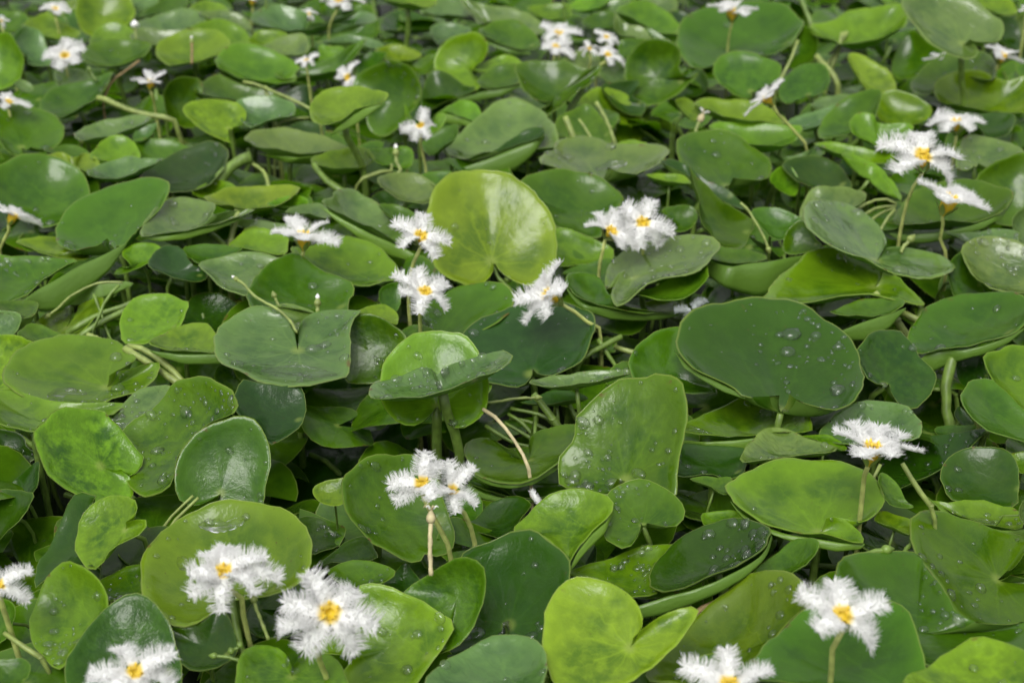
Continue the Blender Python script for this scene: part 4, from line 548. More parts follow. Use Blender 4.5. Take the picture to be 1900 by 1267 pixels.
["shallow cup-shaped heart leaf beside the joined flowers","g",0.25,4,0.2,1,[51,3759,-58],[-158,88,983],[3,39,-3,8,88,-7,35,141,-7,86,173,-2,145,180,7,175,149,15,179,85,21,160,10,25,113,-64,24,69,-127,22,13,-175,18,-46,-189,10,-101,-159,-2,-149,-108,-14,-177,-43,-25,-199,62,-38,-195,142,-44,-164,161,-41,-118,138,-31,-82,86,-21,-55,47,-13,-15,15,-4],["B",[-167,-75,-20,-139,-116,-12,-110,-148,-4,-79,-167,2,-49,-181,8,-20,-174,12,10,-167,17,37,-140,19,63,-112,20,90,-83,22,115,-45,22,140,-6,23,160,45,22,177,106,19],[-167,-77,-29,-139,-119,-22,-109,-151,-15,-78,-170,-9,-47,-184,-2,-16,-178,1,15,-171,4,42,-144,7,70,-116,8,97,-86,11,122,-48,13,147,-8,15,166,43,15,180,104,15]]],
["leaf lying under the shallow cup-shaped heart leaf","g",0.25,0,0.2,0,[36,3685,-140],[15,196,981],[-172,53,-8,-156,114,-20,-88,32,-5,-23,22,-4,43,42,-9,131,46,-11,202,42,-11,151,-7,-1,63,-67,12,-23,-70,14,-109,-38,9],["B",[-168,53,-8,-143,6,1,-116,-26,7,-87,-44,10,-59,-61,13,-30,-69,14,-1,-66,13,28,-63,12,57,-48,9,86,-23,3,114,2,-2,144,22,-7,174,35,-10,204,48,-13],[-177,52,-13,-152,4,-6,-128,-30,-7,-98,-47,-3,-68,-65,1,-38,-72,4,-8,-69,3,22,-66,2,52,-51,-1,82,-27,-10,113,-3,-18,143,17,-21,174,31,-21,204,46,-20]]],
["tightly rolled young leaf beside the leaf with red edge","l",0.25,0,0.2,0,[-520,3461,0],[-10,-426,905],[-55,9,3,-27,31,14,12,40,19,42,38,18,39,-34,-15,-3,-42,-20,-39,-24,-12]],
["big smooth green leaf at the frame edge under a yellower one","g",0.25,0,0.2,0,[1536,3911,0],[235,-120,965],[-122,22,32,-88,99,34,-42,158,30,19,193,19,38,153,10,70,91,-6,104,39,-21,132,1,-32,90,-128,-38,23,-144,-23,-45,-129,-5,-98,-94,12,-116,-39,24]],
["yellow-green leaf with a small red spot at the frame edge","l",0.25,2,0.2,0,[1667,4144,0],[292,-414,863],[-113,39,57,-85,68,61,-29,101,58,9,126,57,114,115,17,45,-145,-85,-4,-134,-63,-57,-97,-27,-96,-45,11,-114,10,43]],
["green leaf top peeping above the yellow-green spotted leaf","g",0.25,0,0.2,0,[1845,4603,-140],[111,65,992],[-99,10,10,-38,60,0,15,67,-6,70,-3,-8,39,-91,2,-40,-17,6]],
["dim dewy leaf behind the thick upright stalks","d",0.25,4,0.2,0,[1605,4384,-100],[-428,-557,711],[-44,28,-5,-31,53,23,38,30,47,42,-8,19,45,-49,-12,-7,-39,-35,-22,-46,-49,-44,-4,-30]],
["small bluish leaf under the big smooth green leaf","b",0.25,0,0.2,0,[1509,4136,-140],[253,-287,924],[-31,0,8,-3,48,16,20,16,-1,32,-20,-15,-9,-39,-10]],
["rolled leaf end like a tube at the frame edge","y",0.25,0,0.2,0,[1573,3744,-81],[-64,-143,988],[-54,14,-1,-31,48,5,21,51,9,60,40,10,30,-57,-6,-31,-48,-9,-55,-21,-7]],
["dark dewy leaf behind the stalks of the drop-bearing flower","d",0.25,14,0.2,0,[1313,3852,-130],[-330,182,926],[-146,30,-58,-97,96,-53,-19,126,-31,30,168,-22,81,150,-1,140,112,28,186,98,47,208,78,59,170,14,58,85,-74,45,5,-122,26,-72,-159,6,-136,-169,-15,-157,-53,-45]],
["grey-green round leaf directly behind the drop-bearing flower","p",0.25,6,0.2,0,[1145,3910,-45],[-124,30,992],[-173,-30,-21,-128,50,-18,-66,118,-12,-5,157,-5,53,156,2,101,132,9,132,62,15,146,-12,19,138,-60,19,118,-104,18,0,-136,4,-130,-98,-13]],
["dark heart leaf with pale veins near the rolled tube leaf","d",0.25,2,0.2,0,[1430,3683,-97],[-126,-307,943],[-114,43,-1,-88,80,14,-39,113,32,30,115,42,81,99,43,108,63,35,114,5,17,95,-59,-7,72,-111,-27,-24,-109,-39,-104,-71,-37,-118,-13,-20]],
["narrow dark leaf above the dark heart leaf","g",0.25,0,0.2,0,[1453,4032,-134],[-139,175,975],[-57,33,-14,-14,54,-12,54,37,1,74,8,9,28,-46,12,-31,-53,5,-58,-30,-3]],
["wrinkled shiny dark leaf beside the giant dewy leaf","d",1.0,3,0.2,1,[1250,4172,-22],[246,-355,902],[-24,-28,-5,-45,-31,0,-84,6,25,-100,75,57,-66,136,72,-5,206,83,49,239,81,100,252,72,121,219,53,145,155,22,180,96,-11,170,37,-32,132,-29,-47,77,-92,-57,34,-98,-48,5,-65,-27,-4,-19,-7]],
["dark leaf between the giant dewy leaf and the wrinkled one","d",0.25,0,0.2,0,[1232,4300,-140],[143,-597,789],[-52,-40,-20,-36,3,9,-13,57,45,27,35,21,48,-3,-11,47,-26,-28,-10,-38,-27]],
["bright creased leaf folded along its side below a fallen petal","l",0.6,0,0.2,0,[151,3307,0],[-179,-201,963],[-143,-20,-31,-135,21,-21,-107,53,-9,-74,90,5,-38,110,16,3,112,24,63,97,32,113,66,35,135,34,32,125,-2,23,88,-42,8,47,-86,-9,14,-140,-27,1,-183,-38,-16,-129,-30,-27,-104,-27,-61,-58,-23,-100,-34,-26],["B",[2,-178,-37,9,-160,-32,17,-141,-26,24,-123,-21,34,-106,-16,45,-90,-11,56,-75,-5,67,-60,0,81,-48,5,94,-36,10,108,-24,15,117,-6,20,124,14,26,131,35,32],[2,-180,-42,12,-162,-40,23,-145,-37,33,-127,-34,44,-111,-30,56,-95,-27,68,-80,-24,80,-66,-20,92,-54,-14,104,-42,-8,112,-29,1,119,-11,7,127,9,12,135,30,16]]],
["large dark round leaf behind the yellow front heart leaf","d",0.25,16,0.2,1,[-16,3009,-109],[-318,-262,911],[2,-19,-5,6,-61,-16,37,-76,-9,91,-120,-3,126,-100,15,158,-38,44,177,68,81,167,139,98,136,194,103,92,245,103,47,269,94,-11,272,74,-61,259,53,-107,250,34,-142,157,-4,-189,76,-44,-184,-41,-76,-88,-76,-53,-21,-62,-25,-6,-39,-13,-4,-17,-6]],
["bright yellow-green heart leaf with raised lobe in the foreground","y",0.5,0,0.2,1,[288,2783,-1],[-68,-272,960],[17,14,5,36,43,15,36,74,23,17,124,36,-26,168,46,-82,195,49,-132,200,48,-167,182,40,-191,138,26,-209,81,8,-214,25,-8,-209,-35,-25,-192,-98,-41,-168,-132,-49,-78,-138,-45,-5,-114,-33,55,-69,-16,110,-22,2,151,27,18,176,69,32,172,82,35,138,84,34,88,70,26,41,38,14,10,10,4]],
["lime dewy leaf behind the dark boat leaf with large drops","l",0.25,14,0.2,0,[312,3201,-98],[-124,49,991],[-164,23,-22,-117,52,-17,-45,77,-9,41,103,0,113,105,9,141,92,13,119,38,13,77,-14,10,63,-70,11,75,-122,15,2,-130,7,-16,-113,4,-53,-63,-4,-100,-26,-11,-153,-9,-19]],
["dark boat-shaped leaf with large water drops","d",0.25,18,0.2,0,[537,3185,-28],[-316,140,938],[-167,-60,-47,-159,-8,-52,-126,56,-51,-69,116,-41,3,160,-23,67,170,-3,111,150,15,150,103,35,169,38,51,162,-1,55,134,-59,54,80,-100,42,2,-133,21,-72,-145,-3,-127,-145,-21,-160,-103,-39],["B",[-221,-161,-50,-189,-158,-40,-158,-155,-30,-127,-152,-20,-96,-154,-9,-64,-154,1,-33,-148,11,-2,-141,20,28,-129,29,59,-116,37,90,-99,45,120,-76,52,145,-35,54,166,22,53],[-205,-171,-80,-173,-169,-74,-140,-167,-67,-109,-163,-56,-78,-164,-41,-48,-163,-27,-17,-156,-17,13,-149,-5,43,-136,6,73,-122,17,100,-104,30,127,-80,41,150,-38,45,169,20,45]]],
["broad olive-green leaf behind the two foreground flowers","o",0.25,10,0.2,0,[555,2857,-54],[-443,90,892],[-191,-46,-90,-174,21,-88,-132,95,-75,-85,146,-57,-14,189,-26,46,204,2,87,218,21,138,185,50,179,138,75,204,38,98,196,-25,100,156,-30,80,95,-73,55,43,-134,35,0,-230,23,-97,-178,-30,-196,-101,-87]],
["big round leaf backing the blurred foreground flower stalk","g",0.25,0,0.2,0,[762,2623,81],[-105,126,986],[-264,-104,-15,-214,-20,-20,-151,87,-27,-95,160,-31,-30,213,-31,46,222,-24,127,180,-9,174,137,1,191,66,12,183,-18,22,180,-92,31,158,-172,39,-51,-147,13]],
["wide leaf with one long drop behind the blurred foreground flower","g",0.25,10,0.2,0,[1036,2883,1],[247,74,966],[-198,152,39,-141,227,18,-93,257,4,0,292,-22,68,312,-41,66,256,-36,75,185,-33,81,65,-26,122,5,-32,207,23,-55,299,56,-81,289,-28,-72,233,-130,-50,106,-167,-14,16,-216,12,-31,-250,27,-70,-245,37,-88,-191,37,-111,-137,39,-173,-82,50,-235,-18,61]],
["mottled lime leaf in the bottom corner","l",0.8,4,0.2,0,[1037,2500,133],[-80,198,977],[-159,-15,-10,-110,39,-17,-42,100,-24,38,135,-24,99,110,-14,131,56,-1,133,-6,12,99,-99,28,-50,-93,15,-166,-66,0]],
["large pale-sheened leaf with clear drops near the bottom corner","g",0.25,11,0.2,1,[1359,3233,-116],[277,-215,936],[17,-11,-7,66,-6,-21,111,-3,-34,63,-171,-58,-40,-221,-39,-113,-242,-22,-168,-234,-4,-210,-202,16,-219,-155,29,-249,-108,49,-265,-51,67,-269,28,86,-261,80,96,-229,124,96,-175,165,90,-131,179,80,-63,168,57,24,156,29,111,145,0,85,86,-5,41,29,-6,13,7,-2]],
["long boat leaf with a shallow puddle at the frame edge","l",0.25,4,0.2,0,[1382,3498,-105],[95,161,982],[-133,94,-3,-88,72,-3,-20,86,-12,62,71,-18,116,41,-18,94,-71,3,6,-97,15,-50,-79,18,-95,-19,12],["B",[-117,46,4,-106,23,7,-95,0,9,-85,-23,12,-72,-42,14,-57,-55,15,-42,-69,15,-27,-81,16,-9,-86,15,9,-92,14,28,-97,13,50,-90,10,73,-82,6,96,-75,3],[-149,63,23,-138,36,20,-127,9,16,-115,-17,14,-100,-38,12,-84,-54,7,-66,-70,5,-47,-83,2,-26,-92,-4,-5,-99,-8,17,-105,-13,44,-100,-22,71,-94,-29,98,-88,-36]],["W",[-41,-9,5,8,10,-2,33,-14,-1,-18,-44,9]]],
["leaf corner cut by the frame over the long boat leaf","p",0.25,0,0.2,0,[1450,3355,0],[414,-501,759],[-34,-19,7,-16,19,22,25,56,23,25,-21,-27,-22,-44,-17]],
["narrow lime leaf behind the large pale-sheened leaf","l",0.25,0,0.2,0,[1086,3359,-40],[169,86,982],[-65,-5,12,-32,57,1,14,49,-7,62,15,-12,45,-16,-6,25,-73,2,-28,-29,7]],
["ragged lime leaf below the drop-bearing flower","l",0.25,0,0.2,0,[1092,3454,0],[432,-140,891],[-39,25,23,-13,81,19,26,46,-5,40,-10,-21,60,-23,-33,10,-59,-14,-34,-54,8]],
["dark smooth leaf at the frame edge above the half flower","d",0.25,0,0.2,0,[-1503,3571,-140],[-264,-378,887],[-26,-89,-46,16,-72,-26,50,-42,-3,70,11,26,62,43,37,-72,81,13]],
["tall dark leaf behind the crinkled small heart leaf","d",0.25,0,0.2,0,[-1226,3256,-39],[-532,-225,817],[-47,-123,-65,-73,-31,-56,-66,25,-36,-48,98,-5,-27,143,21,16,156,53,74,110,78,50,94,59,25,48,29,43,-32,19,83,-109,24,134,-172,40,37,-104,-4,-9,-98,-33]],
["crinkled small heart leaf with a pointed lobe","l",0.8,0,0.2,1,[-1046,3190,61],[-307,-374,875],[8,13,8,36,22,22,35,49,33,11,83,40,-50,108,29,-97,105,11,-123,86,-6,-139,42,-31,-132,-9,-50,-108,-59,-63,-75,-95,-67,-47,-108,-63,-28,-97,-51,-17,-70,-36,4,-51,-21,44,-42,-3,74,-21,17,75,-4,24,38,10,18,13,7,8]],
["dim leaf crossed by thin stems beside the great yellow-olive leaf","d",0.25,0,0.2,0,[-1038,3239,-58],[-279,-23,960],[-73,-94,-23,-87,-15,-26,-58,56,-15,-23,92,-4,37,100,13,92,66,28,55,-37,15,61,-100,15,-25,-73,-9]],
["tiny curled leaf beside the great yellow-olive leaf","l",0.25,0,0.2,0,[-1040,3246,-88],[249,156,956],[-54,21,11,-14,40,-3,34,26,-13,44,-33,-6,6,-42,5,-33,-15,11]],
["dew-speckled leaf below the tiny curled leaf","g",0.25,14,0.2,0,[-1029,3069,-40],[-118,11,993],[-76,-25,-9,-75,15,-9,-47,51,-6,-5,78,-1,53,76,5,65,5,8,77,-43,10,29,-62,4,-24,-72,-2,-55,-58,-6]],
["round lime leaf with drops beside the half flower at the frame edge","l",0.4,14,0.2,0,[-1129,2924,-18],[-405,-487,774],[-103,20,-41,-103,65,-13,-86,104,20,-51,122,50,-13,120,69,31,90,73,81,47,72,118,-19,50,114,-44,32,82,-65,2,51,-94,-32,27,-118,-60,29,-145,-76,-19,-108,-78,-67,-57,-71,-93,-14,-58]],
["great yellow-olive leaf with water films under a foreground flower","o",0.3,10,0.2,0,[-761,3095,9],[-119,-106,987],[-220,-6,-27,-223,65,-20,-201,135,-10,-151,197,3,-83,238,16,-10,238,24,65,218,31,142,177,36,204,111,37,228,46,32,244,-15,28,243,-73,21,220,-115,14,152,-155,2,74,-150,-7,35,-150,-12,13,-179,-18,-10,-224,-25,-47,-248,-32,-88,-235,-36,-146,-179,-37,-183,-120,-35],["W",[-143,52,-12,-135,73,-8,-106,63,-6,-108,30,-10,-130,27,-13]],["W",[-105,180,7,-64,191,13,-14,178,17,32,189,24,19,167,20,-34,157,13,-79,164,8]]],
["dark mottled leaf with a brown scar under the bottom flower","d",0.9,6,0.2,0,[-943,2760,-16],[50,-346,937],[-134,-51,-12,-136,-21,0,-123,19,14,-100,68,31,-73,114,46,-34,145,55,-2,155,57,31,140,50,80,97,31,100,69,20,125,11,-3,145,-47,-25,132,-96,-43,-45,-108,-37,-116,-107,-33]],
["dark leaf below the great yellow-olive leaf","d",0.25,0,0.2,0,[-760,2805,-22],[-9,-244,970],[-105,52,12,-60,43,10,-8,69,17,20,106,27,68,41,11,86,-25,-6,55,-64,-16,11,-85,-21,-40,-68,-17,-78,-20,-6]],
["small green leaf at the frame edge near the bottom flower","g",0.25,0,0.2,0,[-1194,2669,0],[-24,-241,970],[-49,31,6,-15,38,9,17,40,10,44,20,6,45,-10,-1,28,-38,-9,-28,-41,-11]],
["green leaf at the frame edge under the half flower","g",0.25,0,0.2,0,[-1359,3050,-140],[-468,-458,756],[-7,-66,-44,10,-62,-31,34,-52,-10,44,-21,15,38,15,32,10,45,34,-51,73,13,-29,-13,-26]],
["two-lobed bright leaf cut by the bottom edge","l",0.5,3,0.2,1,[-529,2701,-20],[137,115,984],[2,10,-1,14,52,-8,41,73,-14,77,77,-20,111,38,-20,131,-10,-17,141,-107,-7,10,-161,17,-102,-152,32,-130,-3,18,-129,43,13,-115,83,6,-87,96,1,-54,91,-3,-23,57,-4,-3,9,-1]],
["big bright leaf behind the seven-petalled foreground flower","l",0.4,5,0.2,0,[-317,2899,-92],[-101,-448,888],[-221,-2,-26,-180,16,-12,-124,41,7,-89,91,36,-81,148,66,-33,146,70,27,127,67,88,91,56,140,55,44,164,35,36,171,8,23,150,-27,3,121,-57,-15,96,-91,-35,74,-121,-53,3,-126,-63,-104,-117,-71,-114,-80,-54,-98,-46,-34,-68,-28,-22,-138,-20,-26]],
["rippled green leaf below the dead flower stalk","g",0.7,0,0.2,0,[-151,2988,-16],[-369,-681,632],[-135,52,-23,-99,59,5,-47,63,40,8,64,73,48,53,85,75,36,83,86,15,66,84,-16,32,65,-57,-23,34,-88,-75,3,-91,-97,-28,-89,-113,-9,-67,-78,-14,-45,-56,-46,-19,-47,-94,20,-34]],
["low dark leaf behind the seven-petalled flower","g",0.25,2,0.2,0,[-411,3125,-49],[39,155,987],[-85,13,1,-67,63,-7,-19,75,-11,31,65,-11,96,17,-6,76,-36,3,24,-73,10,-36,-69,12,-66,-45,10]],
["small folded leaf behind the big bright foreground leaf","d",0.25,0,0.2,0,[-302,3232,-140],[-86,-391,916],[-54,-9,-9,-26,16,4,1,53,23,24,25,13,47,-12,-1,10,-40,-16,-28,-24,-13]],
["green leaf with a torn red-brown edge behind the dead flower stalk","g",0.35,8,0.2,0,[-325,3376,0],[434,-359,826],[-147,-53,54,-127,-98,24,-88,-133,-11,-31,-146,-47,38,-145,-83,74,-122,-92,77,-105,-86,123,-93,-105,147,-64,-105,160,-30,-97,153,-1,-81,135,36,-55,116,98,-18,88,156,22,39,180,58,-20,153,77,-81,118,94,-120,77,97,-138,40,90,-156,3,83]],
["dark dewy leaf in shade beside the red-edged leaf","d",0.25,6,0.2,0,[-565,3446,-140],[336,-48,941],[-79,26,29,-59,58,24,-27,78,14,9,69,0,30,36,-9,88,21,-30,70,-16,-26,20,-68,-11,-15,-95,0,-51,-4,18]],
["blackish leaf in shade under the red-edged leaf","d",0.25,0,0.2,0,[-456,3351,-140],[-153,79,985],[-88,-65,-8,-70,-4,-10,-34,63,-10,30,81,-2,69,-5,11,77,-48,16,23,-59,8,-43,-43,-3]],
["grey-green leaf cut by the bottom edge beside the yellow heart leaf","p",0.25,4,0.2,0,[-47,2666,0],[-146,99,984],[-154,-2,-23,-128,48,-24,-86,97,-23,-31,132,-18,24,143,-11,76,132,-2,109,102,6,130,46,15,132,-5,20,124,-70,25,95,-123,27,-44,-108,4,-143,-77,-14]],
["dark pointed leaf behind the bright creased leaf","d",0.25,0,0.2,0,[-40,3485,-115],[-208,-24,978],[-139,2,-29,-77,21,-16,-20,89,-2,56,96,14,101,35,22,65,-22,13,47,-98,8,13,-104,0,-62,-51,-14]],
["dim low leaf behind the bright creased leaf fold","d",0.25,0,0.2,0,[214,3331,-140],[-452,-149,880],[-38,-11,-21,-15,29,-3,11,43,13,27,27,19,22,-34,6,-1,-38,-7]],
["dark leaf under the joined flowers","g",0.25,0,0.2,0,[-162,3565,-132],[22,-282,959],[-84,13,6,-59,48,15,27,78,22,73,28,7,65,-45,-15,30,-67,-20,-45,-64,-18]],
["fat rolled leaf underside behind the big lime leaf","g",0.25,0,0.2,0,[740,3147,-24],[-400,159,903],[-94,-47,-33,-72,16,-35,-25,61,-22,25,95,-6,66,79,15,94,26,37,60,-28,32,10,-68,17,-36,-92,0]],
["small lime leaf behind the dark boat leaf","l",0.25,0,0.2,0,[594,3405,-57],[-107,119,987],[-49,36,-10,-30,47,-9,9,44,-4,50,31,2,64,-5,8,49,-30,9,7,-31,4,-44,-62,3]],
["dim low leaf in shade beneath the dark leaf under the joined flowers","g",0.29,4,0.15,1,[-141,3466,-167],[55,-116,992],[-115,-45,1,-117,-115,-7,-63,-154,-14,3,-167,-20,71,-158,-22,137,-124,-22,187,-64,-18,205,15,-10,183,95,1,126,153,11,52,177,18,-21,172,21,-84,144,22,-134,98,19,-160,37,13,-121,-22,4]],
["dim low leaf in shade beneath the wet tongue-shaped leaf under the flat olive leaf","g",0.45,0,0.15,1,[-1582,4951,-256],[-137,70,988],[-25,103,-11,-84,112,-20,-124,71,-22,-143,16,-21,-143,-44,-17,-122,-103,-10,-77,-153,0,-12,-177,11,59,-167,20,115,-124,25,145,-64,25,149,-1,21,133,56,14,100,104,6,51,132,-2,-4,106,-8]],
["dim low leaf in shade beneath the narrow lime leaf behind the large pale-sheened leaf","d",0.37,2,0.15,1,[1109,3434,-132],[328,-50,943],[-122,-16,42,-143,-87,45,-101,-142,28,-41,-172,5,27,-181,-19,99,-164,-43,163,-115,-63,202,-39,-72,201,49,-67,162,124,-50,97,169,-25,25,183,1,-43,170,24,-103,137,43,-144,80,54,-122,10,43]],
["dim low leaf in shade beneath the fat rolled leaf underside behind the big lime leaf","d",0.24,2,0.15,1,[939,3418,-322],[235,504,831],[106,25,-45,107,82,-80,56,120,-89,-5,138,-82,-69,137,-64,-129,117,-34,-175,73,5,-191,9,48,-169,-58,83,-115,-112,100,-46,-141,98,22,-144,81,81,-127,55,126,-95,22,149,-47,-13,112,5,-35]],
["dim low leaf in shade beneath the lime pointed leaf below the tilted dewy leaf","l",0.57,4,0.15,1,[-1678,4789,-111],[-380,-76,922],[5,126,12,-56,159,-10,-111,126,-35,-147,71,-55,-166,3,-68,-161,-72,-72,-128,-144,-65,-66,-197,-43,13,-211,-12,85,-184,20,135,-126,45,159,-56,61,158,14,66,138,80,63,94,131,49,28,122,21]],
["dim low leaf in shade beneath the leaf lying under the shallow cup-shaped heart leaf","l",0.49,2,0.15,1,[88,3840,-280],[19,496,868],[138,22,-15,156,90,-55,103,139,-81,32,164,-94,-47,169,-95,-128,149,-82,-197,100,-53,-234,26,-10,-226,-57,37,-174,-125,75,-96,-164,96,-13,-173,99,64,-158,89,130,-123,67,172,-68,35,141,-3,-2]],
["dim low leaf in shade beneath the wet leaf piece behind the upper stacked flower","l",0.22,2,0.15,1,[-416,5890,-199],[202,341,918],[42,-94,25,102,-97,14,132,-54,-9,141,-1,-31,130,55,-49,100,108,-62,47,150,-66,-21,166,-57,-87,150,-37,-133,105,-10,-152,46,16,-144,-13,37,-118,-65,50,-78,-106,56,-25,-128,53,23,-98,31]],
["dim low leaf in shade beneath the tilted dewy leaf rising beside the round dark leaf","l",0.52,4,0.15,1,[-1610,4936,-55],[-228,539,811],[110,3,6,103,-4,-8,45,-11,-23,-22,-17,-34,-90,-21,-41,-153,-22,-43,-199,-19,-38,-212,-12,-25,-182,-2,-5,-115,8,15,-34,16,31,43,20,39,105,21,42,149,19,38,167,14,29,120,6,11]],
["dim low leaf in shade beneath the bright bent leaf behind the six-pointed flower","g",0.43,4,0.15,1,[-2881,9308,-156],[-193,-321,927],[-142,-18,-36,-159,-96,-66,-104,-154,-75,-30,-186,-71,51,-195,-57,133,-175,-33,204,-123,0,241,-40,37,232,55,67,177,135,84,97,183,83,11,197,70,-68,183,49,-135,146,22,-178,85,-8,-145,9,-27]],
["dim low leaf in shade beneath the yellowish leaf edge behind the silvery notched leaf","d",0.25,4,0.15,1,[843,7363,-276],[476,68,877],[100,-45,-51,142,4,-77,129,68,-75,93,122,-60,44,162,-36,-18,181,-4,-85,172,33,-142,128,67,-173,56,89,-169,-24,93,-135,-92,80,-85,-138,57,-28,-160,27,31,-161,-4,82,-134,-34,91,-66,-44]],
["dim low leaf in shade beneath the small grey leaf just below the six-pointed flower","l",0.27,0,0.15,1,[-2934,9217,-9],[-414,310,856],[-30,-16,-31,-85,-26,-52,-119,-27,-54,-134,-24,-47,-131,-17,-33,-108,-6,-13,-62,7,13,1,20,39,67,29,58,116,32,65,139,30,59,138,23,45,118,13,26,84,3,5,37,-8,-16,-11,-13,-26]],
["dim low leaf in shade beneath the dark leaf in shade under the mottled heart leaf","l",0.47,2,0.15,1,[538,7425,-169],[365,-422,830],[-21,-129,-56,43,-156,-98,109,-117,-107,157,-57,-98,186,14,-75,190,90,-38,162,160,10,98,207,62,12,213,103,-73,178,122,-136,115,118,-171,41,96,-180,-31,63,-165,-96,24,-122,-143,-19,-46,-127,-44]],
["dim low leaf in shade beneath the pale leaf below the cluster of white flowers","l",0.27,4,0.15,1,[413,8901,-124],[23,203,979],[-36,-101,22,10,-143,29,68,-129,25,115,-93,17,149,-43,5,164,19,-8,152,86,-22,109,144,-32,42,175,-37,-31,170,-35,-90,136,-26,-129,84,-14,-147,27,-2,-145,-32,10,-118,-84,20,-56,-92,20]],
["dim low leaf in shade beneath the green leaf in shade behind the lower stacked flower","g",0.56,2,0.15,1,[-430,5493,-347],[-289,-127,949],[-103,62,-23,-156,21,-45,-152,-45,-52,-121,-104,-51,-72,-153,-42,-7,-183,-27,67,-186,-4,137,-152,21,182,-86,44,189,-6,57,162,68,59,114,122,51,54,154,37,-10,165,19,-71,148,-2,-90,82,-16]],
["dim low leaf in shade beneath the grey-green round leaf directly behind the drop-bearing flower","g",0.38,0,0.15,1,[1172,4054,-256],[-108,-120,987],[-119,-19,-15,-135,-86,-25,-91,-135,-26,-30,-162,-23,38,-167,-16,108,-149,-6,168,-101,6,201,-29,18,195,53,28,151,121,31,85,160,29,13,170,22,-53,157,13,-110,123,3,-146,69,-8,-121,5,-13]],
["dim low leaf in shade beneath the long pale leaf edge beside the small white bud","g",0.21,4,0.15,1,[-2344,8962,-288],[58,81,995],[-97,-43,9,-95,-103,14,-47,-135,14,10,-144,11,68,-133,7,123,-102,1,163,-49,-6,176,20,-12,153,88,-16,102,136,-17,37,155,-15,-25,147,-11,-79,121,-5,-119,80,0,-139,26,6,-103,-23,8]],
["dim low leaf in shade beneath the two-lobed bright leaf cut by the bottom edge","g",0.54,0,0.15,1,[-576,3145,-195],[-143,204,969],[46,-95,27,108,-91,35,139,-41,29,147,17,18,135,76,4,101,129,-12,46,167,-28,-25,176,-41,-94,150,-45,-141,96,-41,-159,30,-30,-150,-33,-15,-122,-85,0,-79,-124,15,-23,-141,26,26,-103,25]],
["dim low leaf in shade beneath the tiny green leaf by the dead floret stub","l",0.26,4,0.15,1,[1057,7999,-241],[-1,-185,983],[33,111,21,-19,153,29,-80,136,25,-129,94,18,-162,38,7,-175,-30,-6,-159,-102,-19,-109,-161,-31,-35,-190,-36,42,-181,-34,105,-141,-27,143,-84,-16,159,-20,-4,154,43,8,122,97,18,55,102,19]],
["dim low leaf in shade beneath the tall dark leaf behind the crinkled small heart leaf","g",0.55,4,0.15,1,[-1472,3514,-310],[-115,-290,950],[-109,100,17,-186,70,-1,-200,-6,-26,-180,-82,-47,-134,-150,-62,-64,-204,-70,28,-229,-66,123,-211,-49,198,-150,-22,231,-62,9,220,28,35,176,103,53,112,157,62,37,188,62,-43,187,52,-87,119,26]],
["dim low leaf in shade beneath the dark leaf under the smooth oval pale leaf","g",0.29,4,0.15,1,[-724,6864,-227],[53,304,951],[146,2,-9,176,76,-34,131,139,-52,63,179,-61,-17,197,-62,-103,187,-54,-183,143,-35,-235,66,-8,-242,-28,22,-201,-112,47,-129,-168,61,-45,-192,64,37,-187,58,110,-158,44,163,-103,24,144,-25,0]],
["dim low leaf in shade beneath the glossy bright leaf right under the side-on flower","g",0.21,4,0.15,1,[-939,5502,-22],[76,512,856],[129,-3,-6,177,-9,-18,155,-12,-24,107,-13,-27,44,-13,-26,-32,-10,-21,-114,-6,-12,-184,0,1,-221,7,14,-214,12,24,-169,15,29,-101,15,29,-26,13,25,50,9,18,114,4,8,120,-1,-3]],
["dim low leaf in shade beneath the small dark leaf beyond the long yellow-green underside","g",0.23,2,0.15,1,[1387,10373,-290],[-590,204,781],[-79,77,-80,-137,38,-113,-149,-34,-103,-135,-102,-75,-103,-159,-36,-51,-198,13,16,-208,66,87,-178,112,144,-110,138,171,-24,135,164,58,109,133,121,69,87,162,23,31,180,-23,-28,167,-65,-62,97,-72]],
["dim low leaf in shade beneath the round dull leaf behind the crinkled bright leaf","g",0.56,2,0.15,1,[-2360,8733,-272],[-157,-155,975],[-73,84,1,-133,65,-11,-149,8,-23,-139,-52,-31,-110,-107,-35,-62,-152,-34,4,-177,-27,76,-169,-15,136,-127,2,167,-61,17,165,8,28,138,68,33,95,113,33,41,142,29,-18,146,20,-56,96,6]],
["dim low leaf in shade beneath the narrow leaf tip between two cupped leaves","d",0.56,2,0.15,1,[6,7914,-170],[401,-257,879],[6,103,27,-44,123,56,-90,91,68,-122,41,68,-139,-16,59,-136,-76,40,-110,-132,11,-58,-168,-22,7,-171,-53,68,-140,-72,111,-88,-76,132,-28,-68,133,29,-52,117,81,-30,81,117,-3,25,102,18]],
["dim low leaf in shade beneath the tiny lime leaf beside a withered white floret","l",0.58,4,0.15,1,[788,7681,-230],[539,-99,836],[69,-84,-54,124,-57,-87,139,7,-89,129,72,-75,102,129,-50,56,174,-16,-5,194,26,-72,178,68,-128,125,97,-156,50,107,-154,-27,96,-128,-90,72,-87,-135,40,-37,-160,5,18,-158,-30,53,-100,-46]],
["dim low leaf in shade beneath the grey-green leaf lying behind the bright arched leaf","d",0.53,4,0.15,1,[-2048,10448,-308],[156,-107,982],[-15,107,14,-74,122,25,-118,84,28,-143,29,26,-149,-31,20,-134,-94,11,-94,-148,-1,-30,-179,-15,43,-175,-26,104,-137,-32,141,-79,-31,151,-15,-26,140,45,-17,112,96,-7,65,130,4,7,108,11]],
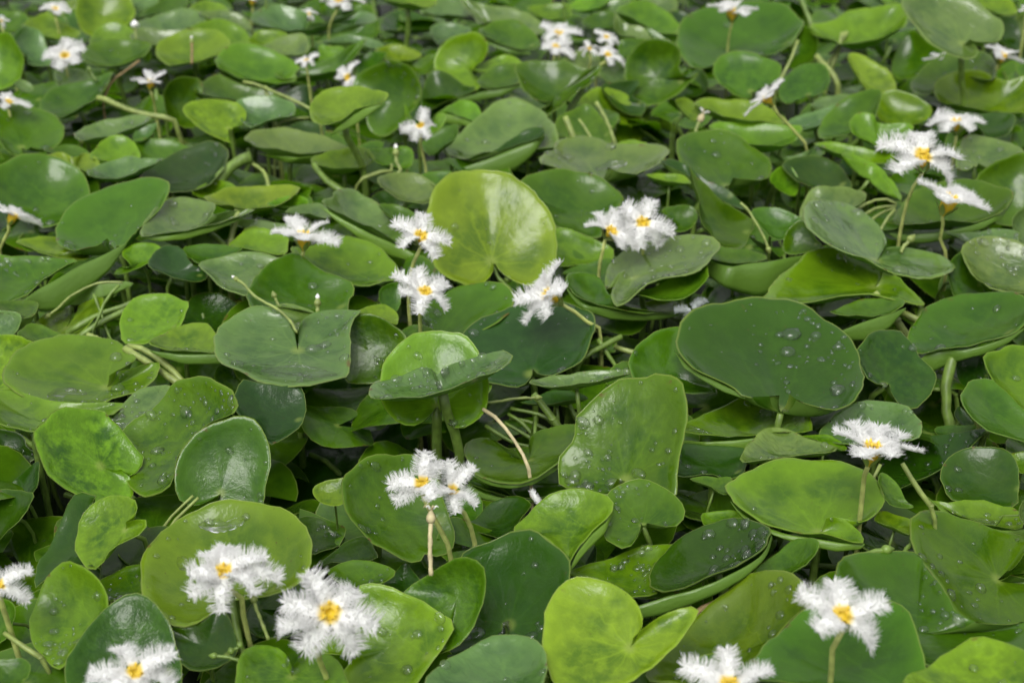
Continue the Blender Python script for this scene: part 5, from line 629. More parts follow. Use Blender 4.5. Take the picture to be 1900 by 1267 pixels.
["dim low leaf in shade beneath the small lime leaf behind the dark boat leaf","g",0.5,4,0.15,1,[583,3675,-200],[283,305,909],[-115,14,31,-142,-43,58,-110,-98,67,-58,-138,64,4,-161,53,72,-162,32,137,-135,3,182,-78,-30,191,-3,-58,163,69,-74,109,122,-75,44,150,-64,-20,155,-46,-79,140,-22,-123,101,5,-112,36,23]],
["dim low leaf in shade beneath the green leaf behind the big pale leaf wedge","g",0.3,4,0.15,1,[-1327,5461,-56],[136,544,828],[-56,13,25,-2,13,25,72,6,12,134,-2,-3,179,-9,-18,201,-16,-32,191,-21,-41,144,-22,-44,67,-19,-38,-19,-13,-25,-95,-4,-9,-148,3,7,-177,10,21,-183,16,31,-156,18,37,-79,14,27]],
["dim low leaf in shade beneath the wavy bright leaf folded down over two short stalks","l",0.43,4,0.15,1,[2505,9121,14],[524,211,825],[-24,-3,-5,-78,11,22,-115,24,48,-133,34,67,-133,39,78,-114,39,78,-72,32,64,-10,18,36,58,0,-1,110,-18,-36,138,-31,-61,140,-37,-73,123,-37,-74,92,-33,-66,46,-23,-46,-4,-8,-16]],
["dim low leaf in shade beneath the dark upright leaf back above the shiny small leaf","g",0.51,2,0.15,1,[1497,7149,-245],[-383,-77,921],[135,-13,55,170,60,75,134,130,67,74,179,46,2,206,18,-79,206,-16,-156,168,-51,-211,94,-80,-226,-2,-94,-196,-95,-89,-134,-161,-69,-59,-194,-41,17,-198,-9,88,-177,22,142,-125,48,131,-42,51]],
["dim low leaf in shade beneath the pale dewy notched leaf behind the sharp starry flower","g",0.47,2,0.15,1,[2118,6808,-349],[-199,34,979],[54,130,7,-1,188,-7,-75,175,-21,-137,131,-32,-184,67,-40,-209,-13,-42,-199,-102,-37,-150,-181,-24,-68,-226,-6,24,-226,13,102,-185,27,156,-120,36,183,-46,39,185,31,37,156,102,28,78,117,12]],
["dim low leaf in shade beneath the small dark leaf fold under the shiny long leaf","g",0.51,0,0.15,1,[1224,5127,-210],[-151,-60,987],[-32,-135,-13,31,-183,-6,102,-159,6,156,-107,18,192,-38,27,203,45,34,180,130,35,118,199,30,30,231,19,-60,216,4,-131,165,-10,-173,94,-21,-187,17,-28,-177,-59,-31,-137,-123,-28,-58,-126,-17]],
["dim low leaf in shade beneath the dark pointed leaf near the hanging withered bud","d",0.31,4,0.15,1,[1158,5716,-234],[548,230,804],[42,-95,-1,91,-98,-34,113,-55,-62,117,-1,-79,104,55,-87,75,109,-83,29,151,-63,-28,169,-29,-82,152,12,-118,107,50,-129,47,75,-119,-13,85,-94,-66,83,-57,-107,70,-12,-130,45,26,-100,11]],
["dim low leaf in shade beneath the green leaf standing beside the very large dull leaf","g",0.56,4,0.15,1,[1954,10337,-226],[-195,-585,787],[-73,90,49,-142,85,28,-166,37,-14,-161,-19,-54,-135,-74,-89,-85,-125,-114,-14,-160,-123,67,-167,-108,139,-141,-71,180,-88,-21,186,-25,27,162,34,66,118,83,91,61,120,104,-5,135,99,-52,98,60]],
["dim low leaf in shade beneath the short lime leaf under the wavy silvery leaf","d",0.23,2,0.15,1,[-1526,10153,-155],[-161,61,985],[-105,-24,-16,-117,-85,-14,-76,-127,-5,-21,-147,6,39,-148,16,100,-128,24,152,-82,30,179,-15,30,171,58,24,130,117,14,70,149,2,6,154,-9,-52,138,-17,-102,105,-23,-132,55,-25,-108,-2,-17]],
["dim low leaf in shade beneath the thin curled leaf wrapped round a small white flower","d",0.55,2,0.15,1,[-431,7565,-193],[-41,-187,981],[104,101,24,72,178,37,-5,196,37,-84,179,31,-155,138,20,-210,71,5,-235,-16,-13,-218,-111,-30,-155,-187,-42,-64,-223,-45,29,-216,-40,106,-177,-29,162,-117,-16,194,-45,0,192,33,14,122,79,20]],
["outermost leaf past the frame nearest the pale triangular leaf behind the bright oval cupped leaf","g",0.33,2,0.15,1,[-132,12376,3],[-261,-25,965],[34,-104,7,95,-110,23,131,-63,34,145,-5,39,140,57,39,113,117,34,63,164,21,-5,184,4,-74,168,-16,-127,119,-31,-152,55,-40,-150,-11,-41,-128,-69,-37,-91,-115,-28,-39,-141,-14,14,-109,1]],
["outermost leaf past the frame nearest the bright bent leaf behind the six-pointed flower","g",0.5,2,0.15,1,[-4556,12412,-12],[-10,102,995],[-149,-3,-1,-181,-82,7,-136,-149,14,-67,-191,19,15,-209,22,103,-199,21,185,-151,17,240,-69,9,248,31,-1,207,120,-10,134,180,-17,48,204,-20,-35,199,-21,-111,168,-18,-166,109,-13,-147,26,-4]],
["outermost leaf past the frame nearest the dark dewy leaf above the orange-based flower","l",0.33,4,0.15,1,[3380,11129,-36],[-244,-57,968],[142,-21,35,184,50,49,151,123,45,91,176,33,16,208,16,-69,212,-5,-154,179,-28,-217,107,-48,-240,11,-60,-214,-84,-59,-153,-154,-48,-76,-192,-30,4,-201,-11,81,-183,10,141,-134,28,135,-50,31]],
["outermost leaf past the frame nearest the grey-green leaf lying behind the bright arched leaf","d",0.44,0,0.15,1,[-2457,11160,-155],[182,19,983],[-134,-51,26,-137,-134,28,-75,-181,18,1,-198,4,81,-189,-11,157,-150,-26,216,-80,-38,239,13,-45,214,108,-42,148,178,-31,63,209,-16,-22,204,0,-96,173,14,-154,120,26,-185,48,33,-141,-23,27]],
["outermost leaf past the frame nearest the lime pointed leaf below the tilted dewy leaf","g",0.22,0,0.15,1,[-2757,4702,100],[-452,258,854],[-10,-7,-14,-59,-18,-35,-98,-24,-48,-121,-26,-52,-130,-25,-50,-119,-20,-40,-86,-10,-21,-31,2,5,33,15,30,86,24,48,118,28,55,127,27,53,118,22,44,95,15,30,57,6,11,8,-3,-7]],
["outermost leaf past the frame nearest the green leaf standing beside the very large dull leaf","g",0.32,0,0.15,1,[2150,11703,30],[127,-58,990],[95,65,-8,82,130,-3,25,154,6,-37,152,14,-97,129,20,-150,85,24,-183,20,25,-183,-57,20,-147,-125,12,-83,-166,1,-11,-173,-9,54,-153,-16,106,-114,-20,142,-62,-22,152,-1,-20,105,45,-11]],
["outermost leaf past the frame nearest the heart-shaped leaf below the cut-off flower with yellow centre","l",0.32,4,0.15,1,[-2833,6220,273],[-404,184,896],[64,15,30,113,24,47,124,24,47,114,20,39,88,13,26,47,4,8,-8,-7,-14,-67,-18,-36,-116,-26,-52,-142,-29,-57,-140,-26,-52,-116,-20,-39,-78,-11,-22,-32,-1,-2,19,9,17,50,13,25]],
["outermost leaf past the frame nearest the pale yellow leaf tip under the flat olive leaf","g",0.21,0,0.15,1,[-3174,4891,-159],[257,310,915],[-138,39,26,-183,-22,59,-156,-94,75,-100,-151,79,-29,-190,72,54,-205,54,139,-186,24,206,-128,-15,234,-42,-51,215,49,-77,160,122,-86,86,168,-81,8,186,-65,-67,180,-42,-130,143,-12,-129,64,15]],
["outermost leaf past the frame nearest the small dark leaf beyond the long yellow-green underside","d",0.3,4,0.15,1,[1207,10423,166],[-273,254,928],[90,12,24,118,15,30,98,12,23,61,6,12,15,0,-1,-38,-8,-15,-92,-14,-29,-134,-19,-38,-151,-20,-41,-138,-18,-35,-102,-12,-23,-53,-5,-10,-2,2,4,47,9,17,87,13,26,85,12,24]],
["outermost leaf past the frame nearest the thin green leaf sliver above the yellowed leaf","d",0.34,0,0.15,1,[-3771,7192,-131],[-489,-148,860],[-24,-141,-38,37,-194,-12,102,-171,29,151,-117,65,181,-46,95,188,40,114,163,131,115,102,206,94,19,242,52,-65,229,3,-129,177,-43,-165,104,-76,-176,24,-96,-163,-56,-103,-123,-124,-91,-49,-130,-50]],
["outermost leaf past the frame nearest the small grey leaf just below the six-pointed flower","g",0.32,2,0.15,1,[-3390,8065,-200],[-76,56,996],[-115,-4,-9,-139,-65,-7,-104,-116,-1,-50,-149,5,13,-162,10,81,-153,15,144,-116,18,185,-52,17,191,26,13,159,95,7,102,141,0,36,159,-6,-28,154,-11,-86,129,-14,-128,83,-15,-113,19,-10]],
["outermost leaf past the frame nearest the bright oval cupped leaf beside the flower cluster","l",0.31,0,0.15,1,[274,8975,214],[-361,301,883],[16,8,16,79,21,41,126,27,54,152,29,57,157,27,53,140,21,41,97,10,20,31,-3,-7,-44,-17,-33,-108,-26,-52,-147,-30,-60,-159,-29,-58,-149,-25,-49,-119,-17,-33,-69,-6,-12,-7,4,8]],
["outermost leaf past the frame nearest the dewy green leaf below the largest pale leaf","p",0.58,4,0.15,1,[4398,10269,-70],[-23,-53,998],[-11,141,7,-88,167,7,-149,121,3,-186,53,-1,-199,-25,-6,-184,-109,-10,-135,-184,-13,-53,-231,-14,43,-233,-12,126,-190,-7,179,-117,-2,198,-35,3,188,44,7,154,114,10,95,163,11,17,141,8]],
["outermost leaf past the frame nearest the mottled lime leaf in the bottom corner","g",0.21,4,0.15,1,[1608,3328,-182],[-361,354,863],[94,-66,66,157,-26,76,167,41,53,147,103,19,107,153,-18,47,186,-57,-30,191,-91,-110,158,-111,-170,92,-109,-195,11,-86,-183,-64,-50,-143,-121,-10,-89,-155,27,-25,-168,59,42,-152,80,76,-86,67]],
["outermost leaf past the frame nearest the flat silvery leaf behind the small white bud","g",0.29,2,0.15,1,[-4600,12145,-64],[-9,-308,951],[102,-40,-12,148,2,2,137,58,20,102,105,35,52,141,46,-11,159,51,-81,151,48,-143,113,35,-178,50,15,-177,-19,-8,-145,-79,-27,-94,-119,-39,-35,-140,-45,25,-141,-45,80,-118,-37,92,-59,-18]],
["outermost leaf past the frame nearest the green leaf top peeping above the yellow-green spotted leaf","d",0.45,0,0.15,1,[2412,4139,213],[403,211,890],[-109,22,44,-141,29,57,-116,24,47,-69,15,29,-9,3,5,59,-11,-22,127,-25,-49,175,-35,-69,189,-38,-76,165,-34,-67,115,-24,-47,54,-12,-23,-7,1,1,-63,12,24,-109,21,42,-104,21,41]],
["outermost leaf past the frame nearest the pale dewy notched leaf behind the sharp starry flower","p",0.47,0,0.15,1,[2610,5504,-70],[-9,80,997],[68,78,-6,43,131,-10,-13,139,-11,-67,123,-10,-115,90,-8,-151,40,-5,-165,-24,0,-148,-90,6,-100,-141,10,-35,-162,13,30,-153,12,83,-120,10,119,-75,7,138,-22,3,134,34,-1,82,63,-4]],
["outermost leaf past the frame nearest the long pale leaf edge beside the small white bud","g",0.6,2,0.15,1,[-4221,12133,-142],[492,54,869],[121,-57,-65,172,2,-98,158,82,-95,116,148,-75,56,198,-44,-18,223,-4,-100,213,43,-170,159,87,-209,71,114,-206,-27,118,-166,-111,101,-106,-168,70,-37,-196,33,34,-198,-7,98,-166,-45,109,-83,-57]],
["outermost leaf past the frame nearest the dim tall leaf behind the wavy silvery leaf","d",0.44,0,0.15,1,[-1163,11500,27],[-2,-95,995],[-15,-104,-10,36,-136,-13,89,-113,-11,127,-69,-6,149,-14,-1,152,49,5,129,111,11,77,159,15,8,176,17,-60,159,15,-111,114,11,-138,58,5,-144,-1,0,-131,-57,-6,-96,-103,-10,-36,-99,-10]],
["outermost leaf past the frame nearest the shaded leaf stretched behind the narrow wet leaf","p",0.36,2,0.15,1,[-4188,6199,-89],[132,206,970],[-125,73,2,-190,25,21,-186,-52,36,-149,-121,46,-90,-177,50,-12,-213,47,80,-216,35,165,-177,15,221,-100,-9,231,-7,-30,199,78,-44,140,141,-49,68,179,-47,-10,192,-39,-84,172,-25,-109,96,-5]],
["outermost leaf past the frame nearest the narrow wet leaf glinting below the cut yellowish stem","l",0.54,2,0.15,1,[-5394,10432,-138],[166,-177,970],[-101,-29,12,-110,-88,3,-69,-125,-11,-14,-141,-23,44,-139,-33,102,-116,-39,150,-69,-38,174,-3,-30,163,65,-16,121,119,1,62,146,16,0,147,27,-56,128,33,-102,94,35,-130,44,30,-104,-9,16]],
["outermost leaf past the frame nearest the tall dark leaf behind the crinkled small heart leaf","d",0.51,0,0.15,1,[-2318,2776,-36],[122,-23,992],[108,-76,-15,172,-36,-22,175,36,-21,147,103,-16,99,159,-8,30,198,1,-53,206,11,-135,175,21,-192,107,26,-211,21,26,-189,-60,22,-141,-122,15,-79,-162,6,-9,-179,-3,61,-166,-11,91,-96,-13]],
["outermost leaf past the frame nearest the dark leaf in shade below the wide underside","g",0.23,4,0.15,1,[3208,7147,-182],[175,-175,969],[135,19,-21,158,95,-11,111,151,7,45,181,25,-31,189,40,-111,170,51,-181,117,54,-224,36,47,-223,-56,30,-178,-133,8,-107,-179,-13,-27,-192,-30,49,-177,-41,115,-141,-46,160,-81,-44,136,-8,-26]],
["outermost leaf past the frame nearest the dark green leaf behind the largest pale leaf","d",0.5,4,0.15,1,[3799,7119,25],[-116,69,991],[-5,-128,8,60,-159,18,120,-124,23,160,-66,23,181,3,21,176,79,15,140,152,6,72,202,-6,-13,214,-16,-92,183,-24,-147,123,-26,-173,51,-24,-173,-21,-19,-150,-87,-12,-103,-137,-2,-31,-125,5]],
["outermost leaf past the frame nearest the small bluish leaf under the big smooth green leaf","l",0.6,2,0.15,1,[1794,3507,-48],[111,-274,955],[105,11,-9,125,67,5,90,110,21,40,135,34,-19,143,43,-81,130,47,-137,93,43,-172,33,30,-174,-36,10,-142,-95,-11,-87,-131,-28,-26,-143,-38,33,-134,-42,85,-109,-41,121,-65,-33,105,-9,-15]],
["outermost leaf past the frame nearest the yellow mottled blistered leaf","l",0.37,2,0.15,1,[-1761,3363,-159],[249,-214,944],[27,111,18,-24,147,40,-82,124,50,-126,79,51,-156,21,46,-165,-46,33,-147,-114,13,-97,-167,-12,-26,-188,-36,47,-172,-52,105,-127,-57,140,-68,-52,152,-5,-41,144,56,-25,112,106,-5,48,105,11]],
["outermost leaf past the frame nearest the dew-speckled leaf below the tiny curled leaf","g",0.31,0,0.15,1,[-1792,3024,-145],[-113,-2,994],[124,82,14,109,166,13,36,199,4,-46,198,-5,-124,171,-14,-193,114,-22,-237,30,-27,-239,-69,-27,-193,-158,-22,-111,-213,-13,-17,-225,-2,68,-200,7,136,-151,15,183,-84,21,198,-5,22,138,56,16]],
["outermost leaf past the frame nearest the pale pointed leaf resting on the dark blue-green leaf","g",0.48,2,0.15,1,[-2696,6510,-68],[318,-328,890],[-138,4,51,-179,-68,39,-148,-132,4,-91,-175,-32,-18,-196,-66,64,-190,-93,147,-150,-108,210,-75,-103,232,17,-77,209,103,-37,151,162,6,76,188,42,-2,187,70,-76,162,87,-135,109,89,-131,31,58]],
["outermost leaf past the frame nearest the upright lime leaf back behind the sharp starry flower","l",0.3,2,0.15,1,[4236,7282,-65],[218,-109,970],[-26,98,17,-83,105,30,-119,63,34,-136,10,32,-135,-48,25,-114,-104,14,-70,-150,-1,-7,-171,-18,60,-158,-31,112,-115,-38,140,-56,-38,142,5,-31,125,59,-21,93,103,-9,45,129,4,-6,102,13]],
["outermost leaf past the frame nearest the wavy bright leaf folded down over two short stalks","g",0.43,0,0.15,1,[4688,9836,-47],[-261,-87,961],[-134,-1,-37,-162,-75,-51,-121,-138,-45,-58,-178,-32,16,-196,-13,96,-187,9,169,-143,33,217,-67,53,223,26,63,185,111,60,118,167,47,41,191,28,-34,186,8,-102,158,-13,-151,104,-32,-133,26,-34]],
["outermost leaf past the frame nearest the green shaded leaf beside the lime hump","g",0.32,0,0.15,1,[-4206,8365,279],[-285,119,951],[74,8,17,42,3,6,-22,-6,-12,-84,-14,-27,-138,-20,-41,-178,-25,-49,-193,-25,-50,-170,-21,-42,-111,-12,-24,-32,-1,-2,44,9,18,104,16,33,143,21,41,162,22,44,152,20,39,91,11,22]],
["outermost leaf past the frame nearest the short lime leaf under the wavy silvery leaf","p",0.22,2,0.15,1,[-2029,11523,-139],[313,58,948],[92,-85,-25,154,-55,-47,163,13,-55,145,81,-53,106,140,-43,47,185,-27,-29,203,-3,-107,183,24,-166,126,47,-191,46,60,-179,-34,61,-141,-100,53,-88,-145,38,-25,-170,19,40,-165,-3,74,-102,-18]],
["outermost leaf past the frame nearest the bright curved leaf arching over the olive leaf","l",0.48,0,0.15,1,[-3240,11522,-41],[-145,75,987],[51,-92,14,111,-85,23,138,-34,23,142,24,19,126,81,12,90,132,3,34,167,-8,-36,173,-18,-101,144,-26,-144,88,-28,-157,22,-25,-144,-40,-18,-113,-90,-10,-69,-127,0,-14,-141,9,32,-101,12]],
["outermost leaf past the frame nearest the tilted dewy leaf rising beside the round dark leaf","d",0.58,0,0.15,1,[-4792,7782,-145],[-143,32,989],[-20,-137,2,47,-178,13,115,-147,21,164,-90,27,194,-17,29,197,65,26,166,148,19,99,210,8,10,232,-6,-79,208,-18,-144,150,-26,-179,75,-28,-187,-3,-27,-170,-77,-22,-125,-136,-14,-46,-131,-2]],
["outermost leaf past the frame nearest the round dull leaf behind the crinkled bright leaf","g",0.37,0,0.15,1,[-2954,6668,-59],[-96,76,992],[-68,-133,4,-13,-198,14,67,-190,21,137,-148,25,192,-85,25,224,-2,22,221,92,14,174,179,3,90,233,-9,-8,239,-19,-95,202,-25,-157,138,-26,-192,62,-23,-200,-19,-18,-174,-95,-10,-93,-117,0]],
["outermost leaf past the frame nearest the dim dewy leaf behind the thick upright stalks","g",0.28,2,0.15,1,[2251,4224,-69],[156,134,979],[-127,-38,25,-135,-114,37,-79,-162,35,-8,-182,26,67,-179,14,140,-149,-2,198,-88,-19,224,-3,-35,205,85,-44,147,154,-45,69,188,-37,-11,190,-24,-81,165,-10,-138,120,6,-170,56,19,-133,-12,23]],
["outermost leaf past the frame nearest the olive leaf folded along its middle","l",0.42,0,0.15,1,[2305,10662,37],[92,49,995],[-118,-36,13,-125,-106,17,-74,-150,14,-9,-168,9,60,-164,3,127,-136,-5,182,-80,-13,206,-2,-19,190,80,-21,137,143,-20,65,174,-15,-8,175,-8,-73,152,-1,-126,110,6,-156,51,12,-123,-12,12]],
["outermost leaf past the frame nearest the lime leaf lower lobe touching the sharp starry flower","g",0.42,2,0.15,1,[2404,5462,238],[372,229,900],[-6,-2,-4,-59,7,14,-104,16,31,-131,22,43,-143,25,50,-135,26,51,-101,21,43,-43,12,24,28,0,0,91,-12,-23,130,-20,-40,144,-24,-48,137,-25,-49,112,-22,-43,70,-15,-31,14,-5,-11]],
["outermost leaf past the frame nearest the flat pale leaf tip behind the pointed edge-on leaf","p",0.57,4,0.15,1,[-1859,13025,-185],[341,-177,923],[9,-135,-29,79,-155,-59,136,-108,-71,170,-40,-70,182,36,-61,169,114,-41,124,184,-11,50,224,24,-37,221,56,-114,175,76,-163,102,80,-181,22,71,-172,-53,54,-142,-118,30,-88,-161,2,-17,-136,-20]],
["outermost leaf past the frame nearest the pale thin leaf sliver above the mottled heart leaf","l",0.57,2,0.15,1,[1516,12966,-196],[273,-77,959],[-96,52,32,-145,10,42,-141,-51,36,-112,-105,23,-66,-147,7,-6,-171,-12,63,-169,-32,128,-133,-47,169,-68,-54,176,7,-50,151,73,-37,105,120,-20,50,147,-2,-10,153,15,-66,133,30,-84,71,30]],
["outermost leaf past the frame nearest the narrow dark leaf above the dark heart leaf","g",0.36,0,0.15,1,[2132,4011,-150],[58,-271,961],[134,52,7,137,131,29,75,175,45,-3,189,53,-83,178,55,-159,140,49,-218,71,33,-240,-19,9,-215,-109,-18,-148,-174,-40,-62,-201,-53,24,-195,-56,98,-162,-52,156,-110,-40,186,-41,-23,142,25,-1]],
["outermost leaf past the frame nearest the dark bluish leaf beside the small yellow-green leaf","g",0.31,0,0.15,1,[-3600,6514,-40],[169,268,949],[99,-77,4,160,-45,-16,165,20,-35,141,83,-49,97,138,-56,34,177,-56,-44,191,-46,-122,169,-26,-178,111,0,-197,35,25,-179,-41,43,-136,-101,53,-79,-142,54,-13,-162,48,53,-155,34,83,-94,12]],
["outermost leaf past the frame nearest the glossy heart leaf behind the edge-on tilted flower","g",0.35,2,0.15,1,[1804,9867,8],[59,-93,994],[7,-133,-13,79,-159,-20,138,-116,-19,174,-52,-15,188,21,-9,176,100,-1,131,171,8,55,217,17,-35,220,23,-115,181,24,-166,113,21,-186,36,14,-178,-39,7,-148,-105,-1,-93,-152,-9,-19,-132,-11]],
["outermost leaf past the frame nearest the wrinkled shiny dark leaf beside the giant dewy leaf","d",0.36,0,0.15,1,[2637,4528,-145],[94,-84,992],[110,32,-8,118,96,-3,72,137,5,13,155,12,-51,153,18,-115,127,22,-166,76,22,-191,4,18,-177,-72,11,-130,-130,1,-64,-160,-8,4,-161,-14,64,-141,-18,114,-103,-20,144,-48,-18,114,9,-10]],
["outermost leaf past the frame nearest the wide bright leaf crossed by a thin dry stalk","l",0.22,2,0.15,1,[-2857,10765,-50],[-100,16,995],[-30,147,-5,-113,165,-14,-172,108,-19,-201,31,-21,-205,-53,-20,-179,-139,-16,-117,-211,-8,-26,-250,1,75,-240,11,156,-184,19,202,-100,22,212,-11,21,191,71,18,147,141,12,79,184,5,0,150,-2]],
["outermost leaf past the frame nearest the crinkled small heart leaf with a pointed lobe","g",0.44,2,0.15,1,[-2287,3654,-147],[303,-143,942],[74,-122,-42,154,-106,-66,188,-33,-65,189,48,-54,165,125,-34,114,193,-7,36,235,24,-58,236,54,-144,188,75,-198,106,80,-212,14,70,-192,-70,51,-147,-137,27,-85,-182,0,-11,-196,-26,49,-136,-36]],
["outermost leaf past the frame nearest the lime leaf behind the pale yellow flat leaf","d",0.44,0,0.15,1,[-5205,8887,-31],[-37,58,998],[-119,-6,-4,-143,-70,-1,-106,-122,3,-49,-155,7,17,-168,10,87,-157,12,151,-117,12,193,-50,10,197,30,6,163,101,0,103,148,-5,34,165,-8,-33,159,-10,-92,132,-11,-135,84,-10,-118,18,-5]],
["outermost leaf past the frame nearest the grey-green round leaf directly behind the drop-bearing flower","g",0.47,2,0.15,1,[1981,4386,-151],[-413,-128,901],[-101,-18,-49,-112,-80,-63,-72,-126,-51,-19,-150,-30,39,-156,-4,97,-139,25,146,-95,54,172,-27,75,164,48,82,125,112,73,67,149,52,5,159,25,-51,146,-3,-98,115,-29,-127,65,-49,-103,5,-47]],
["outermost leaf past the frame nearest the green leaf behind the big pale leaf wedge","l",0.32,0,0.15,1,[-3672,7870,-49],[184,-14,983],[79,92,-13,49,155,-7,-15,164,5,-78,146,17,-133,106,26,-175,47,33,-191,-29,35,-171,-107,30,-116,-167,19,-40,-192,5,35,-180,-9,96,-142,-20,138,-88,-27,160,-26,-30,155,40,-28,95,74,-17]],
["outermost leaf past the frame nearest the pale spoon leaf behind the glossy cupped round leaf","g",0.56,2,0.15,1,[-852,10890,42],[-21,-147,989],[-59,-103,-17,-17,-157,-24,48,-154,-22,106,-123,-16,152,-75,-8,180,-10,2,181,65,13,146,136,23,80,182,29,1,191,28,-71,165,23,-123,116,15,-153,57,5,-162,-7,-4,-143,-69,-13,-78,-90,-15]],
["outermost leaf past the frame nearest the green leaf behind the round green standing leaf","g",0.46,0,0.15,1,[-736,9880,161],[145,236,961],[-126,8,17,-166,12,24,-140,11,21,-88,8,15,-22,4,7,56,-2,-3,133,-7,-15,192,-12,-24,213,-14,-29,192,-14,-28,140,-11,-22,72,-7,-13,2,-2,-4,-65,3,5,-120,7,14,-119,8,15]],
["outermost leaf past the frame nearest the narrow leaf tip between two cupped leaves","l",0.22,2,0.15,1,[-97,10349,30],[106,-40,994],[-104,40,13,-148,-6,16,-137,-66,12,-100,-115,6,-49,-151,-1,15,-168,-8,85,-158,-15,146,-116,-20,180,-49,-21,178,26,-18,144,88,-12,92,129,-5,32,149,3,-29,149,9,-83,123,14,-94,60,12]],
["outermost leaf past the frame nearest the curved green leaf beside the two-lobed bright leaf","g",0.27,2,0.15,1,[3732,7625,250],[75,422,904],[102,4,8,145,0,1,133,-4,-9,98,-8,-17,48,-11,-23,-13,-13,-26,-80,-13,-25,-138,-10,-20,-172,-5,-10,-172,1,2,-141,6,12,-91,10,19,-33,12,23,27,12,24,81,10,21,92,5,11]],
["outermost leaf past the frame nearest the narrow grey leaf behind the flat wet leaf","g",0.44,2,0.15,1,[2251,11015,83],[404,99,909],[-63,13,26,-120,25,50,-140,30,59,-136,29,57,-113,24,48,-71,15,31,-10,2,5,60,-12,-25,121,-25,-50,155,-33,-65,157,-33,-66,135,-29,-57,97,-21,-41,49,-11,-21,-6,1,2,-45,9,18]],
["outermost leaf past the frame nearest the wet wavy leaf beside the crinkled bright leaf","g",0.37,2,0.15,1,[-2768,10118,-12],[-137,24,990],[-112,-53,-14,-109,-124,-12,-53,-160,-4,14,-169,6,82,-155,15,145,-117,23,191,-53,28,204,28,28,177,107,22,116,162,12,41,183,1,-32,173,-9,-93,140,-16,-140,91,-22,-162,27,-23,-120,-29,-16]],
["outermost leaf past the frame nearest the wet tongue-shaped leaf under the flat olive leaf","p",0.23,4,0.15,1,[-4409,7011,-85],[313,178,933],[23,99,-27,-23,137,-18,-74,122,2,-113,85,22,-139,35,40,-146,-25,54,-130,-89,60,-85,-143,56,-22,-169,40,43,-162,16,94,-127,-8,125,-76,-27,135,-20,-42,128,37,-50,99,85,-49,42,91,-31]],
["outermost leaf past the frame nearest the long leaf underside below the edge-on tilted flower","p",0.28,0,0.15,1,[2676,11654,-46],[58,25,998],[123,67,-9,115,147,-10,49,184,-7,-28,189,-3,-104,169,2,-173,122,7,-220,47,11,-230,-46,14,-193,-133,15,-120,-191,12,-33,-209,7,49,-192,2,116,-152,-3,165,-93,-7,186,-20,-10,134,41,-9]],
["outermost leaf past the frame nearest the teal dewy leaf behind the spout-like leaf","d",0.33,0,0.15,1,[4515,11063,109],[452,197,870],[101,-13,-25,155,-28,-55,153,-35,-69,124,-35,-70,78,-31,-62,16,-22,-45,-57,-8,-17,-127,9,17,-174,25,49,-186,36,71,-164,39,78,-119,36,72,-62,29,57,2,18,35,64,4,7,86,-8,-16]],
["outermost leaf past the frame nearest the pale leaf below the long yellow-green underside","g",0.29,4,0.15,1,[1229,11992,-91],[-503,64,862],[94,39,52,100,104,51,59,142,24,6,156,-8,-49,149,-40,-103,120,-69,-147,65,-91,-166,-8,-96,-152,-83,-83,-109,-139,-53,-51,-164,-18,8,-161,17,60,-137,45,102,-96,67,126,-39,77,99,17,56]],
["outermost leaf past the frame nearest the boat-shaped mottled leaf holding water in its lip","d",0.42,2,0.15,1,[-2422,5855,-111],[20,-180,983],[-140,-12,1,-165,-87,-13,-119,-146,-24,-51,-182,-32,27,-194,-36,109,-178,-35,183,-129,-27,229,-50,-14,231,44,3,188,125,19,115,175,30,33,193,35,-45,183,34,-114,150,30,-162,91,20,-140,16,6]],
["outermost leaf past the frame nearest the pale leaf below the cluster of white flowers","d",0.6,2,0.15,1,[796,10800,97],[-281,220,934],[-8,-2,-4,-76,-11,-23,-132,-19,-37,-167,-23,-46,-181,-24,-49,-170,-22,-45,-127,-16,-32,-53,-6,-11,36,7,13,113,17,33,163,23,46,180,25,49,171,23,46,141,18,37,88,11,22,18,1,3]],
["outermost leaf past the frame nearest the pale two-lobed leaf lying over the shiny long leaf","p",0.57,4,0.15,1,[2955,7252,-164],[31,-67,997],[-27,-136,-8,38,-180,-13,108,-153,-14,161,-98,-12,194,-28,-8,202,54,-3,175,138,4,111,203,10,22,230,15,-68,211,16,-137,157,15,-177,84,11,-188,8,6,-175,-67,1,-133,-128,-4,-53,-128,-7]],
["outermost leaf past the frame nearest the dark crinkled glossy leaf behind the puddled leaf","g",0.35,0,0.15,1,[-4345,7539,139],[-266,162,950],[-59,-5,-10,-15,1,3,51,9,19,109,16,31,154,20,40,180,22,43,179,20,40,142,14,28,76,5,11,-2,-4,-8,-72,-12,-24,-124,-17,-34,-155,-20,-39,-165,-20,-39,-146,-16,-32,-79,-8,-15]],
["outermost leaf past the frame nearest the teal shaded leaf beneath the pointed edge-on leaf","d",0.52,2,0.15,1,[-5131,10617,-34],[50,64,997],[85,91,-10,56,155,-13,-10,168,-10,-76,151,-6,-135,113,-1,-179,55,6,-198,-22,11,-180,-102,16,-125,-165,17,-48,-194,15,31,-185,10,95,-148,5,140,-95,-1,165,-32,-6,162,35,-10,101,72,-10]],
["outermost leaf past the frame nearest the dark upright leaf back above the shiny small leaf","g",0.22,0,0.15,1,[3420,11676,-55],[-342,-37,939],[118,-37,41,161,21,60,142,89,55,97,142,41,38,179,21,-34,193,-5,-110,175,-33,-172,121,-58,-202,39,-72,-191,-46,-71,-148,-115,-58,-86,-158,-38,-19,-176,-14,47,-170,10,104,-135,33,109,-61,37]],
